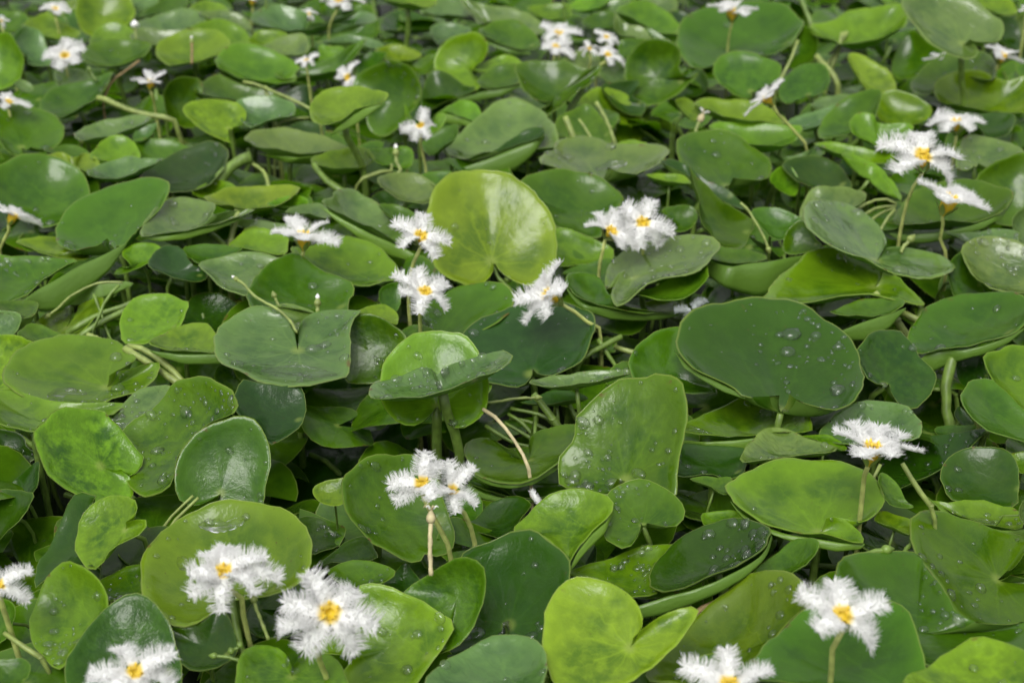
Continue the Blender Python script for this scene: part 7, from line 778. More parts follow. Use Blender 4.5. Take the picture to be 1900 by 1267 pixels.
STEMS = [
["stem","bare leaning stalk beneath the white flower with a grey drop","y","",71,[1093,3405,132,1112,3387,103,1135,3369,72,1160,3350,40]],
["stem","short stalk beside the stalk of the drop-bearing flower","y","",58,[1075,3548,41,1064,3535,20,1047,3521,-3]],
["stem","cut yellowish stem lying across the leaves","y","",144,[-2115,7052,75,-2060,7029,64,-1949,6974,36,-1841,6937,18,-1752,6917,8]],
["stem","dry brown stalk slanting up from the cut stem","r","",61,[-2027,7594,113,-2078,7533,83,-2147,7454,43,-2165,7346,-11]],
["stem","thin dry stalk laid across the wide bright leaf","y","",79,[-1373,7087,145,-1325,7080,141,-1256,7048,125,-1141,6987,95,-1019,6917,60]],
["flower_bud","pale closed bud on a bent stalk above the puddled leaf","y","bud",50,[-978,4617,150,-950,4597,140,-915,4556,120,-872,4528,105,-824,4499,91,-774,4454,69,-744,4405,44]],
["flower_bud","dry bud dangling under the rolled lime underside","y","rbud",48,[-1463,4867,26,-1516,4868,26,-1568,4858,21,-1643,4809,-3,-1675,4764,-26,-1707,4729,-44]],
["stem","upper green runner in the tangle beside the lime mottled leaf","s","",115,[-1360,4799,-4,-1423,4766,-21,-1501,4736,-36,-1585,4683,-62]],
["stem","lower green runner in the tangle beside the lime mottled leaf","s","",115,[-1362,4760,-3,-1423,4721,-23,-1488,4680,-43,-1551,4634,-67]],
["stem","bent thin stalk in the tangle below the small yellow-green leaf","s","",57,[-1428,4715,86,-1459,4698,57,-1484,4676,22,-1518,4628,-58]],
["stem","short thin stalk hanging beside the tangle of runners","s","",52,[-1537,4748,33,-1521,4727,-3,-1504,4706,-38,-1490,4684,-74,-1471,4663,-110]],
["seed_pod","cut pale stalk end above the flat olive leaf","y","",101,[-1515,4544,-32,-1479,4529,-40,-1443,4512,-48]],
["stem","left pale fat stalk pointing at the flat olive leaf","y","",127,[-1342,4396,-10,-1297,4364,-26,-1242,4332,-42,-1193,4300,-58,-1144,4268,-74]],
["stem","right pale fat stalk beside the boat-shaped mottled leaf","y","",118,[-1338,4418,-14,-1287,4407,-20,-1238,4380,-33,-1181,4336,-55,-1136,4294,-77]],
["dead_flower","dead cream flower head on an upright dry stalk","w","dead",59,[-209,3005,40,-211,3025,74,-212,3044,105,-211,3060,132,-210,3076,159]],
["stem","pale bare stem arching in the dark gap","w","",56,[-89,3797,86,-60,3778,77,-30,3746,60,0,3705,40,28,3657,16]],
["flower_bud","closed bud lying level in the dark gap","y","rbud",46,[-77,3998,-5,-32,4004,-2,5,4011,2,78,4016,4]],
["stem","topmost bent stalk of the drooping bunch by the starry flower","y","",67,[1659,5746,-2,1632,5769,10,1590,5772,11,1537,5753,2,1472,5708,-21]],
["stem","second bent stalk of the drooping bunch by the starry flower","y","",67,[1643,5697,7,1603,5697,7,1553,5686,2,1492,5648,-17]],
["stem","third bent stalk of the drooping bunch by the starry flower","y","",66,[1625,5653,15,1583,5638,8,1544,5617,-3,1508,5585,-19]],
["stem","lowest bent stalk of the drooping bunch by the starry flower","y","",64,[1578,5476,81,1548,5459,53,1527,5444,28,1511,5427,0]],
["flower_bud","withered bud hanging in the gap behind the cupped green leaf","y","rbud",57,[917,5350,158,951,5332,128,984,5303,79,1012,5276,34,1026,5256,0]],
["stem","withered brown stalk lying below the dark boat leaf","r","",83,[481,3027,-102,507,3045,-93,538,3056,-87,569,3067,-82,601,3086,-72,627,3110,-60,662,3133,-49]],
["seed_pod","green pod beside the big lime leaf lobe","s","rbud",69,[892,3131,-10,924,3142,-4,957,3156,2,973,3161,5,1000,3165,7]],
["seed_pod","green pod on a curved stalk beside the pale-sheened leaf","s","rbud",71,[1061,3221,-70,1080,3239,-61,1093,3257,-52,1111,3270,-45]],
["stem","outer thin stem bent behind the great yellow-olive leaf","y","",44,[-882,3376,37,-906,3364,17,-943,3346,-13,-967,3329,-41,-988,3307,-78,-1013,3288,-110]],
["stem","inner thin stem bent behind the great yellow-olive leaf","y","",44,[-908,3422,14,-932,3410,-6,-968,3392,-35,-991,3376,-62,-1015,3349,-107,-1030,3330,-138]],
["stem","broken thin stem crossing the dim leaf","y","",44,[-1006,3353,-71,-1037,3317,-90,-1057,3293,-102,-1086,3253,-122]],
["stem","thick green stalk dropping from the great yellow-olive leaf","s","",78,[-703,2891,89,-698,2876,65,-690,2852,26,-683,2831,-10,-673,2813,-40]],
["flower_bud","closed capsule stalk hanging beside the seven-petalled flower","y","rbud",45,[-599,2796,0,-613,2814,30,-626,2830,56,-635,2844,80]],
["seed_pod","round green seed pod by the two-lobed bright leaf","s","ball",42,[-664,2766,2,-680,2758,-2]],
["flower_bud","small pale spiky bud by the two-lobed bright leaf","s","rbud",41,[-660,2721,-3,-688,2728,1,-716,2731,2]],
["stem","brownish stem at the frame edge below the half flower","y","",64,[-1274,2860,-31,-1245,2843,-39,-1208,2822,-50]],
["stem","thick mossy stem in the dark gap","s","",125,[72,4216,-91,96,4200,-119,125,4180,-152,159,4158,-189]],
["stem","slim green stem beside the tall dewy leaf","s","",89,[167,4333,-144,188,4314,-174,212,4293,-210,237,4273,-244]],
["stem","first root-like stem of the fan in the dark gap","s","",69,[74,4234,-267,35,4281,-243,-14,4313,-227]],
["stem","second root-like stem of the fan in the dark gap","s","",69,[114,4279,-265,55,4306,-252,-9,4318,-246]],
["stem","third root-like stem of the fan in the dark gap","s","",68,[78,4195,-266,35,4226,-251,-24,4263,-233]],
["stem","fourth root-like stem of the fan in the dark gap","s","",68,[63,4157,-266,-4,4178,-256,-92,4234,-228]],
["stem","fifth root-like stem of the fan in the dark gap","s","",70,[135,4324,-262,95,4351,-249,-5,4373,-238]],
["stem","slanting stem behind the dark veined heart leaf","s","",102,[274,4515,-97,321,4546,-82,395,4586,-62]],
["stem","thin stalk dropping beside the slanting stem","s","",82,[310,4581,-68,333,4562,-99,358,4541,-134,381,4525,-160]],
["stem","short knobbly stem near the shiny dark leaf","y","",103,[372,4608,-113,407,4593,-120,440,4582,-126]],
["stem","left short stalk under the wavy bright leaf","y","",118,[1987,8368,73,1954,8335,18,1919,8300,-40,1876,8273,-85]],
["stem","right short stalk under the wavy bright leaf","y","",117,[1954,8327,81,1936,8291,21,1918,8256,-37,1892,8225,-88]],
["stem","thin yellow stalk beside the kidney-shaped leaf","y","",84,[1540,7567,233,1496,7509,137,1449,7463,60]],
["stem","fat pale stalk beside the glossy heart leaf","y","",175,[1718,7893,58,1759,7815,19,1796,7742,-17]],
["stem","upright stalk behind the very large dull leaf","s","",175,[1783,8816,183,1807,8780,123,1828,8747,69,1853,8706,0]],
["stem","thick yellowish stalk under the shiny long leaf","y","",147,[1344,4790,21,1369,4772,-9,1397,4752,-43,1428,4733,-75,1472,4702,-127]],
["stem","thick stalk lying behind the yellowish one","y","",140,[1477,4875,-102,1511,4854,-113,1550,4833,-123,1585,4797,-141]],
["stem","thick upright green stalk under the big dark leaf","s","",185,[1520,4353,-8,1510,4332,-42,1494,4299,-96,1488,4264,-155,1498,4222,-226]],
["stem","slanting yellowish stalk crossing the thick upright one","y","",130,[1502,4436,-122,1541,4403,-138,1592,4363,-159]],
["stem","level thin stalk beside the wrinkled shiny leaf","s","",78,[1441,4300,-120,1465,4300,-120,1485,4298,-121]],
["flower_bud","thin bud stalk standing before the rounded olive leaf","r","bud2",71,[-1790,7798,40,-1789,7819,75,-1790,7840,109,-1792,7861,144]],
["stem","stem with a node beside the wet wavy leaf","y","",116,[-1265,7081,122,-1246,7051,72,-1227,7020,21,-1216,6994,-23,-1204,6960,-79]],
["stem","thin curved stalk behind the twisted lime leaf","y","",65,[-1025,6932,5,-1096,6928,2,-1144,6910,-7]],
["stem","thick pale green stem curving into the dark","s","",280,[-1233,6379,-13,-1287,6354,-25,-1328,6313,-46,-1359,6248,-78]],
["stem","thin hooked stalk above the pale yellow flat leaf","y","",87,[-1276,6402,-22,-1224,6367,-39,-1180,6339,-53,-1148,6290,-78,-1130,6225,-110]],
["stem","thick stalk under the long pale leaf with pooled water","s","",157,[-922,6272,-9,-884,6216,-37,-840,6168,-61,-792,6132,-79]],
["stem","pale runner lying behind the curved leaf stalk","y","",92,[-674,6213,-50,-617,6241,-36,-551,6249,-32,-560,6285,-13]],
["flower_bud","pale stub bud on a runner near the smooth oval leaf","y","bud2",91,[-531,6150,-20,-511,6164,3,-528,6184,36,-531,6201,65]],
["stem","short slanting stalk of the stem node near the side-on flower","s","",118,[-1248,5474,-29,-1215,5446,-42,-1181,5412,-60]],
["stem","upright brownish stalk of the stem node near the side-on flower","y","",129,[-1134,5508,66,-1145,5483,25,-1156,5459,-16,-1167,5426,-72]],
["stem","yellowish stem over the leaf below the flower cluster","y","",138,[256,6669,96,277,6644,54,304,6610,-3]],
["stem","thin stem over the leaf below the flower cluster","y","",69,[325,6665,83,360,6640,41,391,6611,-7]],
["stem","knotted thin stem hanging beside the leaf under the cluster","y","",98,[414,6799,129,442,6773,85,477,6740,30,504,6698,-40]],
["stem","upright stem carrying the flower cluster","s","",150,[427,7367,134,399,7338,85,361,7299,19,308,7259,-46,278,7232,-92]],
["seed_pod","small pods on a stalk below the great round leaf","s","ball",78,[-72,5119,-15,-55,5096,-53,-16,5076,-87,17,5053,-125]],
["seed_pod","pale squat pod behind the puddled leaf","y","bud2",71,[-691,4541,30,-690,4554,51,-690,4568,75]],
["seed_pod","small pale pod on the broad green leaf","y","rbud",51,[-836,4625,40,-846,4634,55,-854,4644,71]],
["dead_flower","withered white floret on a short stalk","y","dead",83,[887,6601,11,894,6623,46,912,6644,82]],
["flower_bud","small white bud beside the flat silvery leaf","y","wbud",67,[-2202,8242,60,-2206,8259,89,-2211,8281,126]],
["flower_bud","yellow-green bud below the six-pointed flower","s","rbud",68,[-2214,7396,60,-2234,7408,80,-2250,7424,106]],
["flower_bud","plump bud beside the stalk of the starry flower","y","rbud",78,[1531,5160,22,1543,5172,42,1566,5185,63]],
["fallen_petal","white fallen petal on the leaf under the cup-shaped leaf","w","petal",32,[85,3399,-9,77,3407,5,61,3418,24]]
]

# ---------------------------------------------------------------- leaves
HEMI_V, HEMI_F = [], []
for i, e in enumerate((0, 28, 58)):
    for k in range(8):
        w = 2 * math.pi * (k + .5 * i) / 8
        HEMI_V.append((math.cos(R(e)) * math.cos(w), math.cos(R(e)) * math.sin(w), math.sin(R(e)) * .8))
HEMI_V.append((0, 0, .8))
for i in range(2):
    for k in range(8):
        k2 = (k + 1) % 8
        HEMI_F += [(i * 8 + k, i * 8 + k2, (i + 1) * 8 + k), (i * 8 + k2, (i + 1) * 8 + k2, (i + 1) * 8 + k)]
for k in range(8): HEMI_F.append((16 + k, 16 + (k + 1) % 8, 24))
HEMI_A = np.array(HEMI_V)
DROP_ME = None
def big_drop_mesh():
    bm = bmesh.new()
    bmesh.ops.create_uvsphere(bm, u_segments=14, v_segments=10, radius=1)
    for v in bm.verts:
        v.co.z = v.co.z * .72 if v.co.z > 0 else v.co.z * .12
    me = bpy.data.meshes.new('water_droplet'); bm.to_mesh(me); bm.free()
    me.polygons.foreach_set('use_smooth', [True] * len(me.polygons)); me.materials.append(DROP)
    return me
DROP_ME = big_drop_mesh()

def frame(n, ref):
    z = unit(n); x = unit(ref - z * (ref @ z)); y = np.cross(z, x)
    return Matrix(((x[0], y[0], z[0]), (x[1], y[1], z[1]), (x[2], y[2], z[2])))

S_RINGS = np.array([0, .07, .18, .32, .47, .62, .76, .87, .94, .98, 1.0])
def blade(rec):
    """a solid, slightly cupped and rippled blade; returns mesh and its top grid"""
    O0, nrm, cup, opened, mott = arr(rec[8]), np.array(rec[7]) / 1000., rec[4], rec[5], rec[2]
    nrm = unit(nrm)
    per = np.linalg.norm(np.diff(O0, axis=0), axis=1).sum()
    M = int(min(64, max(26, per / .0028)))
    O = spline(O0, M, not opened)
    Rm = np.linalg.norm(O, axis=1).mean()
    e1 = unit(O.mean(0) - nrm * (O.mean(0) @ nrm)) if opened else unit(np.cross(nrm, [.3, .5, .8]))
    e2 = np.cross(nrm, e1)
    # make sure the winding turns anticlockwise about the normal
    ang = np.unwrap(np.arctan2(O @ e2, O @ e1))
    if ang[-1] < ang[0]: O = O[::-1].copy()
    th = np.unwrap(np.arctan2(O @ e2, O @ e1))
    s = S_RINGS[:, None, None]
    G = s * O[None]
    G = G * (1 + (.012 * np.sin(9 * th + rng.random() * 6) + .007 * np.sin(21 * th + rng.random() * 6) + .005 * np.sin(37 * th)) [None, :, None] * s ** 4)
    X, Y = (G @ e1) / Rm, (G @ e2) / Rm
    ph = [rng.uniform(0, 6.28) for _ in range(9)]
    w = .026 * np.sin(2.3 * X + ph[0]) * np.sin(2.0 * Y + ph[1]) + .013 * np.sin(5.1 * X + ph[2] + 2 * Y) + .010 * np.sin(6.3 * Y + ph[3] - 3 * X)
    k = max(0, mott - .45) * .034
    w = w + k * (np.sin(9 * X + ph[4] + 2 * np.sin(4 * Y)) * np.sin(8 * Y + ph[5] + 2 * np.sin(5 * X + ph[6])))
    fold = rng.uniform(-.02, .05) if opened else rng.uniform(-.03, .17); tilt2 = rng.uniform(-.07, .07)
    sc = S_RINGS[:, None]
    w = w + tilt2 * (X * X - .4)
    edge = .022 * np.sin(3 * th + ph[7]) + .014 * np.sin(7 * th + ph[8]) + .006 * np.sin(15 * th + ph[2])
    h = Rm * (w * (1 - .3 * sc) + cup * (.8 if opened else 1.15) * (sc ** 2 - .75) + fold * (1.1 * np.minimum(Y * Y, .9) - .25) + edge[None] * sc ** 3 + .06 * np.clip((sc - .75) / .25, 0, 1) ** 2 - .05 * np.clip((sc - .93) / .07, 0, 1) ** 2)
    # a shallow valley along the midrib
    h = h - Rm * .035 * np.exp(-(Y / .07) ** 2) * np.clip(sc * 3, 0, 1) * (1 - sc) * (X > 0)
    G = G + h[..., None] * nrm
    TKN = .00042
    tk = TKN * (1 - .75 * np.clip((S_RINGS - .9) / .1, 0, 1))
    Bt = G - (tk[:, None, None]) * nrm
    nR = len(S_RINGS)
    V = np.vstack([G.reshape(-1, 3), Bt.reshape(-1, 3)])
    X0 = X if opened else X + rng.uniform(.72, .95)          # a hidden notch lies near the rim
    uvl = np.stack([np.r_[X0.ravel(), X0.ravel()], np.r_[Y.ravel(), Y.ravel()]], 1)
    ss = np.repeat(S_RINGS, M)
    uvr = np.stack([np.r_[ss, ss], np.r_[np.zeros(nR * M), np.ones(nR * M)]], 1)
    Fc = []; off = nR * M; cnt = M - 1 if opened else M
    for i in range(nR - 1):
        for j in range(cnt):
            j2 = (j + 1) % M
            a, b_, c, d = i * M + j, i * M + j2, (i + 1) * M + j2, (i + 1) * M + j
            if i == 0:
                Fc.append((a, c, d)[::1]); Fc.append((off + a, off + d, off + c))
            else:
                Fc.append((b_, c, d, a)[::1]); Fc.append((off + a, off + d, off + c, off + b_))
    i = nR - 1
    for j in range(cnt):
        j2 = (j + 1) % M
        Fc.append((i * M + j, i * M + j2, off + i * M + j2, off + i * M + j)[::-1])
    if opened:
        for i in range(nR - 1):
            for j, fl in ((0, 0), (M - 1, 1)):
                q = (i * M + j, (i + 1) * M + j, off + (i + 1) * M + j, off + i * M + j)
                Fc.append(q if fl else q[::-1])
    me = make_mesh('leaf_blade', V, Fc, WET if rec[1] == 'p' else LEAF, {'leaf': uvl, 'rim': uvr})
    return me, G, nrm, Rm, M, e1

def panel(ri, fo, out_dir):
    """the rolled-up edge of a leaf, underside outward, from the rim down to the fold"""
    n = len(ri); K = 6; rows = []
    for k in range(K):
        u = k / (K - 1)
        P = ri * (1 - u) + fo * u
        ln = np.linalg.norm(fo - ri, axis=1)[:, None]
        rows.append(P + out_dir * ln * .10 * math.sin(math.pi * min(1, u * .9 + .06)))
    G = np.array(rows); back = G - out_dir * .0005
    V = np.vstack([G.reshape(-1, 3), back.reshape(-1, 3)]); off = K * n; Fc = []
    for i in range(K - 1):
        for j in range(n - 1):
            a, b_, c, d = i * n + j, i * n + j + 1, (i + 1) * n + j + 1, (i + 1) * n + j
            Fc.append((a, b_, c, d)); Fc.append((off + d, off + c, off + b_, off + a))
    for j in range(n - 1):
        Fc.append((j, off + j, off + j + 1, j + 1)); Fc.append(((K - 1) * n + j, (K - 1) * n + j + 1, off + (K - 1) * n + j + 1, off + (K - 1) * n + j))
    jj = np.tile(np.linspace(-.9, .9, n), K); uu = np.repeat(np.linspace(1, .35, K), n)
    uvl = np.stack([np.r_[uu, uu], np.r_[jj, jj]], 1)
    s = np.repeat(np.r_[1.0, np.linspace(.93, .4, K - 1)], n)
    uvr = np.stack([np.r_[s, s], np.ones(2 * K * n)], 1)
    return make_mesh('rolled_edge', V, Fc, LEAF, {'leaf': uvl, 'rim': uvr})

CAMP = np.array(cam.location)
def build_leaf(rec):
    label, ck, mott, nd, cup, opened, P, nv, _ = rec[:9]
    extra = rec[9:]
    P = np.array(P) * 1e-4
    name = 'floating_leaf'
    stalkpath = None
    for e in extra:
        if e[0] == 'S': stalkpath = arr(e[1])
    if stalkpath is None:
        depth = max(.006, P[2] - WATER); nn = unit(np.array(rec[7], float)); lean = min(.014, .35 * depth)
        end = np.array([-nn[0] * lean * 1.5 + rng.gauss(0, .003), -nn[1] * lean * 1.5 + rng.gauss(0, .003), -depth])
        stalkpath = np.array([[0, 0, 0], -nn * lean, end * .7 - np.array([0, 0, .1 * depth]), end])
        base = P + end
    else:
        end = stalkpath[-1].copy()
        tail = np.array([end[0], end[1] + .004, WATER - P[2]])
        if tail[2] < end[2] - .003: stalkpath = np.vstack([stalkpath, tail])
        base = P + stalkpath[-1]
    root = thing(name, label, 'leaf', base, 'leaves of the water plants')
    off = Vector(P - base)
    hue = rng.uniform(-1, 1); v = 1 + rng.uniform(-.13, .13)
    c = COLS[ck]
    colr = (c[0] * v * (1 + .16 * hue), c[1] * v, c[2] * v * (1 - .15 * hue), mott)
    me, G, nrm, Rm, M, e1 = blade(rec)
    stalkpath = stalkpath.copy(); stalkpath[0] = G[0, 0]
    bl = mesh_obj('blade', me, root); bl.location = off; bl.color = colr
    sp = spline(stalkpath, 12, False)
    sp = sp - nrm * .0009 * np.linspace(1, 0, 12)[:, None]
    vis = any(e[0] == 'S' for e in extra)
    rr = .0016 if vis else min(.0012, Rm * .07)
    Vv, Ff = tube(sp, rr, 9 if vis else 6)
    st = mesh_obj('stalk', make_mesh('leaf_stalk', Vv, Ff, STALK), root); st.location = off
    for e in extra:
        if e[0] == 'B':
            ri, fo = arr(e[1]), arr(e[2])
            ri, fo = spline(ri, 26, False), spline(fo, 26, False)
            mid = P + (ri.mean(0) + fo.mean(0)) / 2
            d = unit(CAMP - mid) * np.array([1, 1, .2]); d = unit(d)
            me2 = panel(ri, fo, d)
            pe = mesh_obj('rolled_edge', me2, root); pe.location = off; pe.color = (*[v2 * 1.35 for v2 in COLS['l' if ck in 'lyp' else 'g']], .3)
        if e[0] == 'W':
            Wp = spline(arr(e[1]), 30, True); cen = Wp.mean(0)
            # lies on the blade: nearest point of the top grid, a little proud
            Gf = G.reshape(-1, 3)
            rows = []
            for t, hh in ((1, 0.0001), (.95, .0006), (.82, .0009), (.4, .0010)):
                Q = cen + (Wp - cen) * t; rr_ = []
                for q in Q:
                    dd = Gf - q; dd = dd - np.outer(dd @ nrm, nrm); ix = np.argsort((dd ** 2).sum(1))[:3]
                    z = ((Gf[ix] - q) @ nrm).mean()
                    rr_.append(q + nrm * (z + .00012 + hh))
                rows.append(np.array(rr_))
            Vv = np.vstack(rows + [rows[-1].mean(0)[None]]); n = 30; Ff = []
            for i in range(3):
                for j in range(n):
                    j2 = (j + 1) % n; Ff.append((i * n + j, i * n + j2, (i + 1) * n + j2, (i + 1) * n + j))
            for j in range(n): Ff.append((3 * n + j, 3 * n + (j + 1) % n, 4 * n))
            Ff.append(tuple(range(n))[::-1])
            wf = mesh_obj('water_film', make_mesh('water_film', Vv, Ff, FILM), root); wf.location = off
    # rain drops
    if nd:
        nd = int(nd * 3.0); jc = rng.randrange(M)
        Vs, Fs, base_i = [], [], 0
        nbig = 0
        for q in range(nd):
            i = rng.choices(range(2, 8), weights=S_RINGS[2:8])[0]; j = rng.randrange(1, M - 1) if rng.random() < .4 else min(M - 2, max(1, int(rng.gauss(jc, M * .10))))
            u, t = rng.random(), rng.random(); j2 = j + 1 if j + 1 < M else j
            p = (G[i, j] * (1 - u) + G[i + 1, j] * u) * (1 - t) + (G[i, j2] * (1 - u) + G[i + 1, j2] * u) * t
            t1, t2 = G[i + 1, j] - G[i, j], G[i, j2] - G[i, j]
            n = unit(np.cross(t1, t2)); n = n if n @ nrm > 0 else -n
            r = min(.0026, .00036 * math.exp(abs(rng.gauss(0, .85)))) * (1.15 if ck in 'dp' else 1)
            r = min(r, Rm * .10)
            fx = frame(n, np.array([.6, .2, -.7])) @ Matrix.Diagonal((rng.uniform(.85, 1.3), rng.uniform(.8, 1.05), rng.uniform(.8, 1.05)))
            if r > .00092 and nbig < 22:
                nbig += 1
                o = mesh_obj('water_droplet', DROP_ME, root)
                o.matrix_local = Matrix.Translation(off + Vector(p + n * r * .05)) @ fx.to_4x4() @ Matrix.Scale(r, 4)
            else:
                mm = np.array(fx) * r
                Vs.append(HEMI_A @ mm.T + p + n * .00001); Fs += [tuple(base_i + x for x in f) for f in HEMI_F]; base_i += len(HEMI_V)
        if Vs:
            dr = mesh_obj('fine_droplets', make_mesh('fine_droplets', np.vstack(Vs), Fs, DROP), root)
            dr.location = off; dr['kind'] = 'stuff'
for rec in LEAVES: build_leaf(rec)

# ---------------------------------------------------------------- flowers
def hair(V, Fc, U, p, d, L, r, bend, ux):
    d = unit(d); a = unit(np.cross(d, [.3, .8, .52])); b = np.cross(d, a); i0 = len(V)
    pts = [(p, 1.0), (p + d * L * .55, .8), (p + d * L + bend * L, .12)]
    for q, k in pts:
        for w in range(3):
            an = 2.094 * w
            V.append(q + r * k * (math.cos(an) * a + math.sin(an) * b)); U.append((ux, 0))
    for i in range(2):
        for w in range(3):
            w2 = (w + 1) % 3
            Fc.append((i0 + i * 3 + w, i0 + i * 3 + w2, i0 + i * 3 + 3 + w2, i0 + i * 3 + 3 + w))
    Fc.append((i0 + 6, i0 + 7, i0 + 8))
def petal_meshes(seed, arch, curl):
    g = random.Random(seed); nx, ny = 12, 7
    def wid(x): return .116 * (math.sin(math.pi * min(1, max(0, (x - .02) / 1.02)) ** .8) ** .6) + .02
    def zz(x, y): return arch * math.sin(math.pi * x * .9) - curl * max(0, x - .45) ** 2 + .25 * y * y / .16 * .1 + .012 * math.sin(9 * x + seed) 
    V, U, Fc = [], [], []
    for i in range(nx):
        x = .10 + .86 * i / (nx - 1); w = wid(x)
        for j in range(ny):
            y = w * (2 * j / (ny - 1) - 1)
            V.append(np.array([x, y, zz(x, y)])); U.append((x, y))
    for i in range(nx - 1):
        for j in range(ny - 1):
            Fc.append((i * ny + j, (i + 1) * ny + j, (i + 1) * ny + j + 1, i * ny + j + 1))
    n0 = len(V)
    for v in list(V): V.append(v - np.array([0, 0, .022])); U.append((v[0], v[1]))
    for f in list(Fc): Fc.append(tuple(n0 + q for q in f[::-1]))
    lam = make_mesh('petal', V, Fc, PETAL, {'petal': U})
    V, U, Fc = [], [], []
    for q in range(165):                                     # fringe along both edges and the tip
        x = .22 + .76 * g.random() ** .85; sgn = g.choice((-1, 1)); w = wid(x) * g.uniform(.8, 1.0)
        p = np.array([x, sgn * w, zz(x, w)])
        out = np.array([.25 + .9 * max(0, x - .55) + g.gauss(0, .15), sgn * (1 - .55 * max(0, x - .7)), g.uniform(-.1, .75)])
        hair(V, Fc, U, p, out, g.uniform(.15, .27), .0085, np.array([g.gauss(.05, .1), 0, g.gauss(.12, .12)]), max(.5, x))
    for q in range(34):                                      # tip
        a = g.uniform(-1.2, 1.2); p = np.array([.95 + .02 * math.cos(a), .05 * math.sin(a), zz(.95, 0)])
        hair(V, Fc, U, p, np.array([math.cos(a), math.sin(a), g.uniform(-.2, .7)]), g.uniform(.11, .2), .0105, np.array([0, 0, g.gauss(.1, .1)]), 1)
    for q in range(85):                                     # upper face
        x = .30 + .66 * g.random(); y = g.uniform(-.9, .9) * wid(x); p = np.array([x, y, zz(x, y)])
        hair(V, Fc, U, p, np.array([.35 + g.gauss(0, .2), y * 4 + g.gauss(0, .25), .9]), g.uniform(.07, .14), .0105, np.array([0, 0, 0]), max(.5, x))
    fr = make_mesh('petal_fringe', V, Fc, PETAL, {'petal': U})
    return lam, fr
PETALS = [petal_meshes(3, .10, .30), petal_meshes(5, .14, .75), petal_meshes(8, .05, .10), petal_meshes(13, .16, 1.1), petal_meshes(17, .12, .02)]
def lathe(prof, sides, mat, name):
    V, Fc = [], []
    for r, z in prof:
        for k in range(sides):
            w = 2 * math.pi * k / sides; V.append((r * math.cos(w), r * math.sin(w), z))
    for i in range(len(prof) - 1):
        for k in range(sides):
            k2 = (k + 1) % sides; Fc.append((i * sides + k, i * sides + k2, (i + 1) * sides + k2, (i + 1) * sides + k))
    return make_mesh(name, V, Fc, mat)
TUBE_ME = lathe([(.05, -.50), (.10, -.46), (.17, -.32), (.21, -.14), (.235, -.02), (.245, .02), (.22, .025), (.16, -.07), (.10, -.16), (.01, -.19)], 16, YELLOW, 'corolla_tube')
Vs, Fs = tube([np.array([0, 0, 0]), np.array([.02, 0, .09]), np.array([.03, 0, .16])], .016, 5)
V2, F2 = blob(np.array([.03, 0, .14]), np.array([.15, 0, 1.0]) / 1.01, .12, .036, 5, 6)
STAMEN_ME = make_mesh('stamen', list(Vs) + list(V2), list(Fs) + [tuple(len(Vs) + i for i in f) for f in F2], GOLD)
SV, SF = [], []
for i, x in enumerate((0, .25, .5, .75, 1.0)):
    for j, y in enumerate((-1, 0, 1)):
        w = .085 * math.sin(math.pi * (.12 + .86 * x)) + .004
        SV.append((.07 + .20 * x + .10 * x * x, y * w, -.48 + .36 * x + .02 * abs(y)))
for i in range(4):
    for j in range(2): SF.append((i * 3 + j, (i + 1) * 3 + j, (i + 1) * 3 + j + 1, i * 3 + j + 1))
SEPAL_ME = make_mesh('sepal', SV, SF, SEPAL)

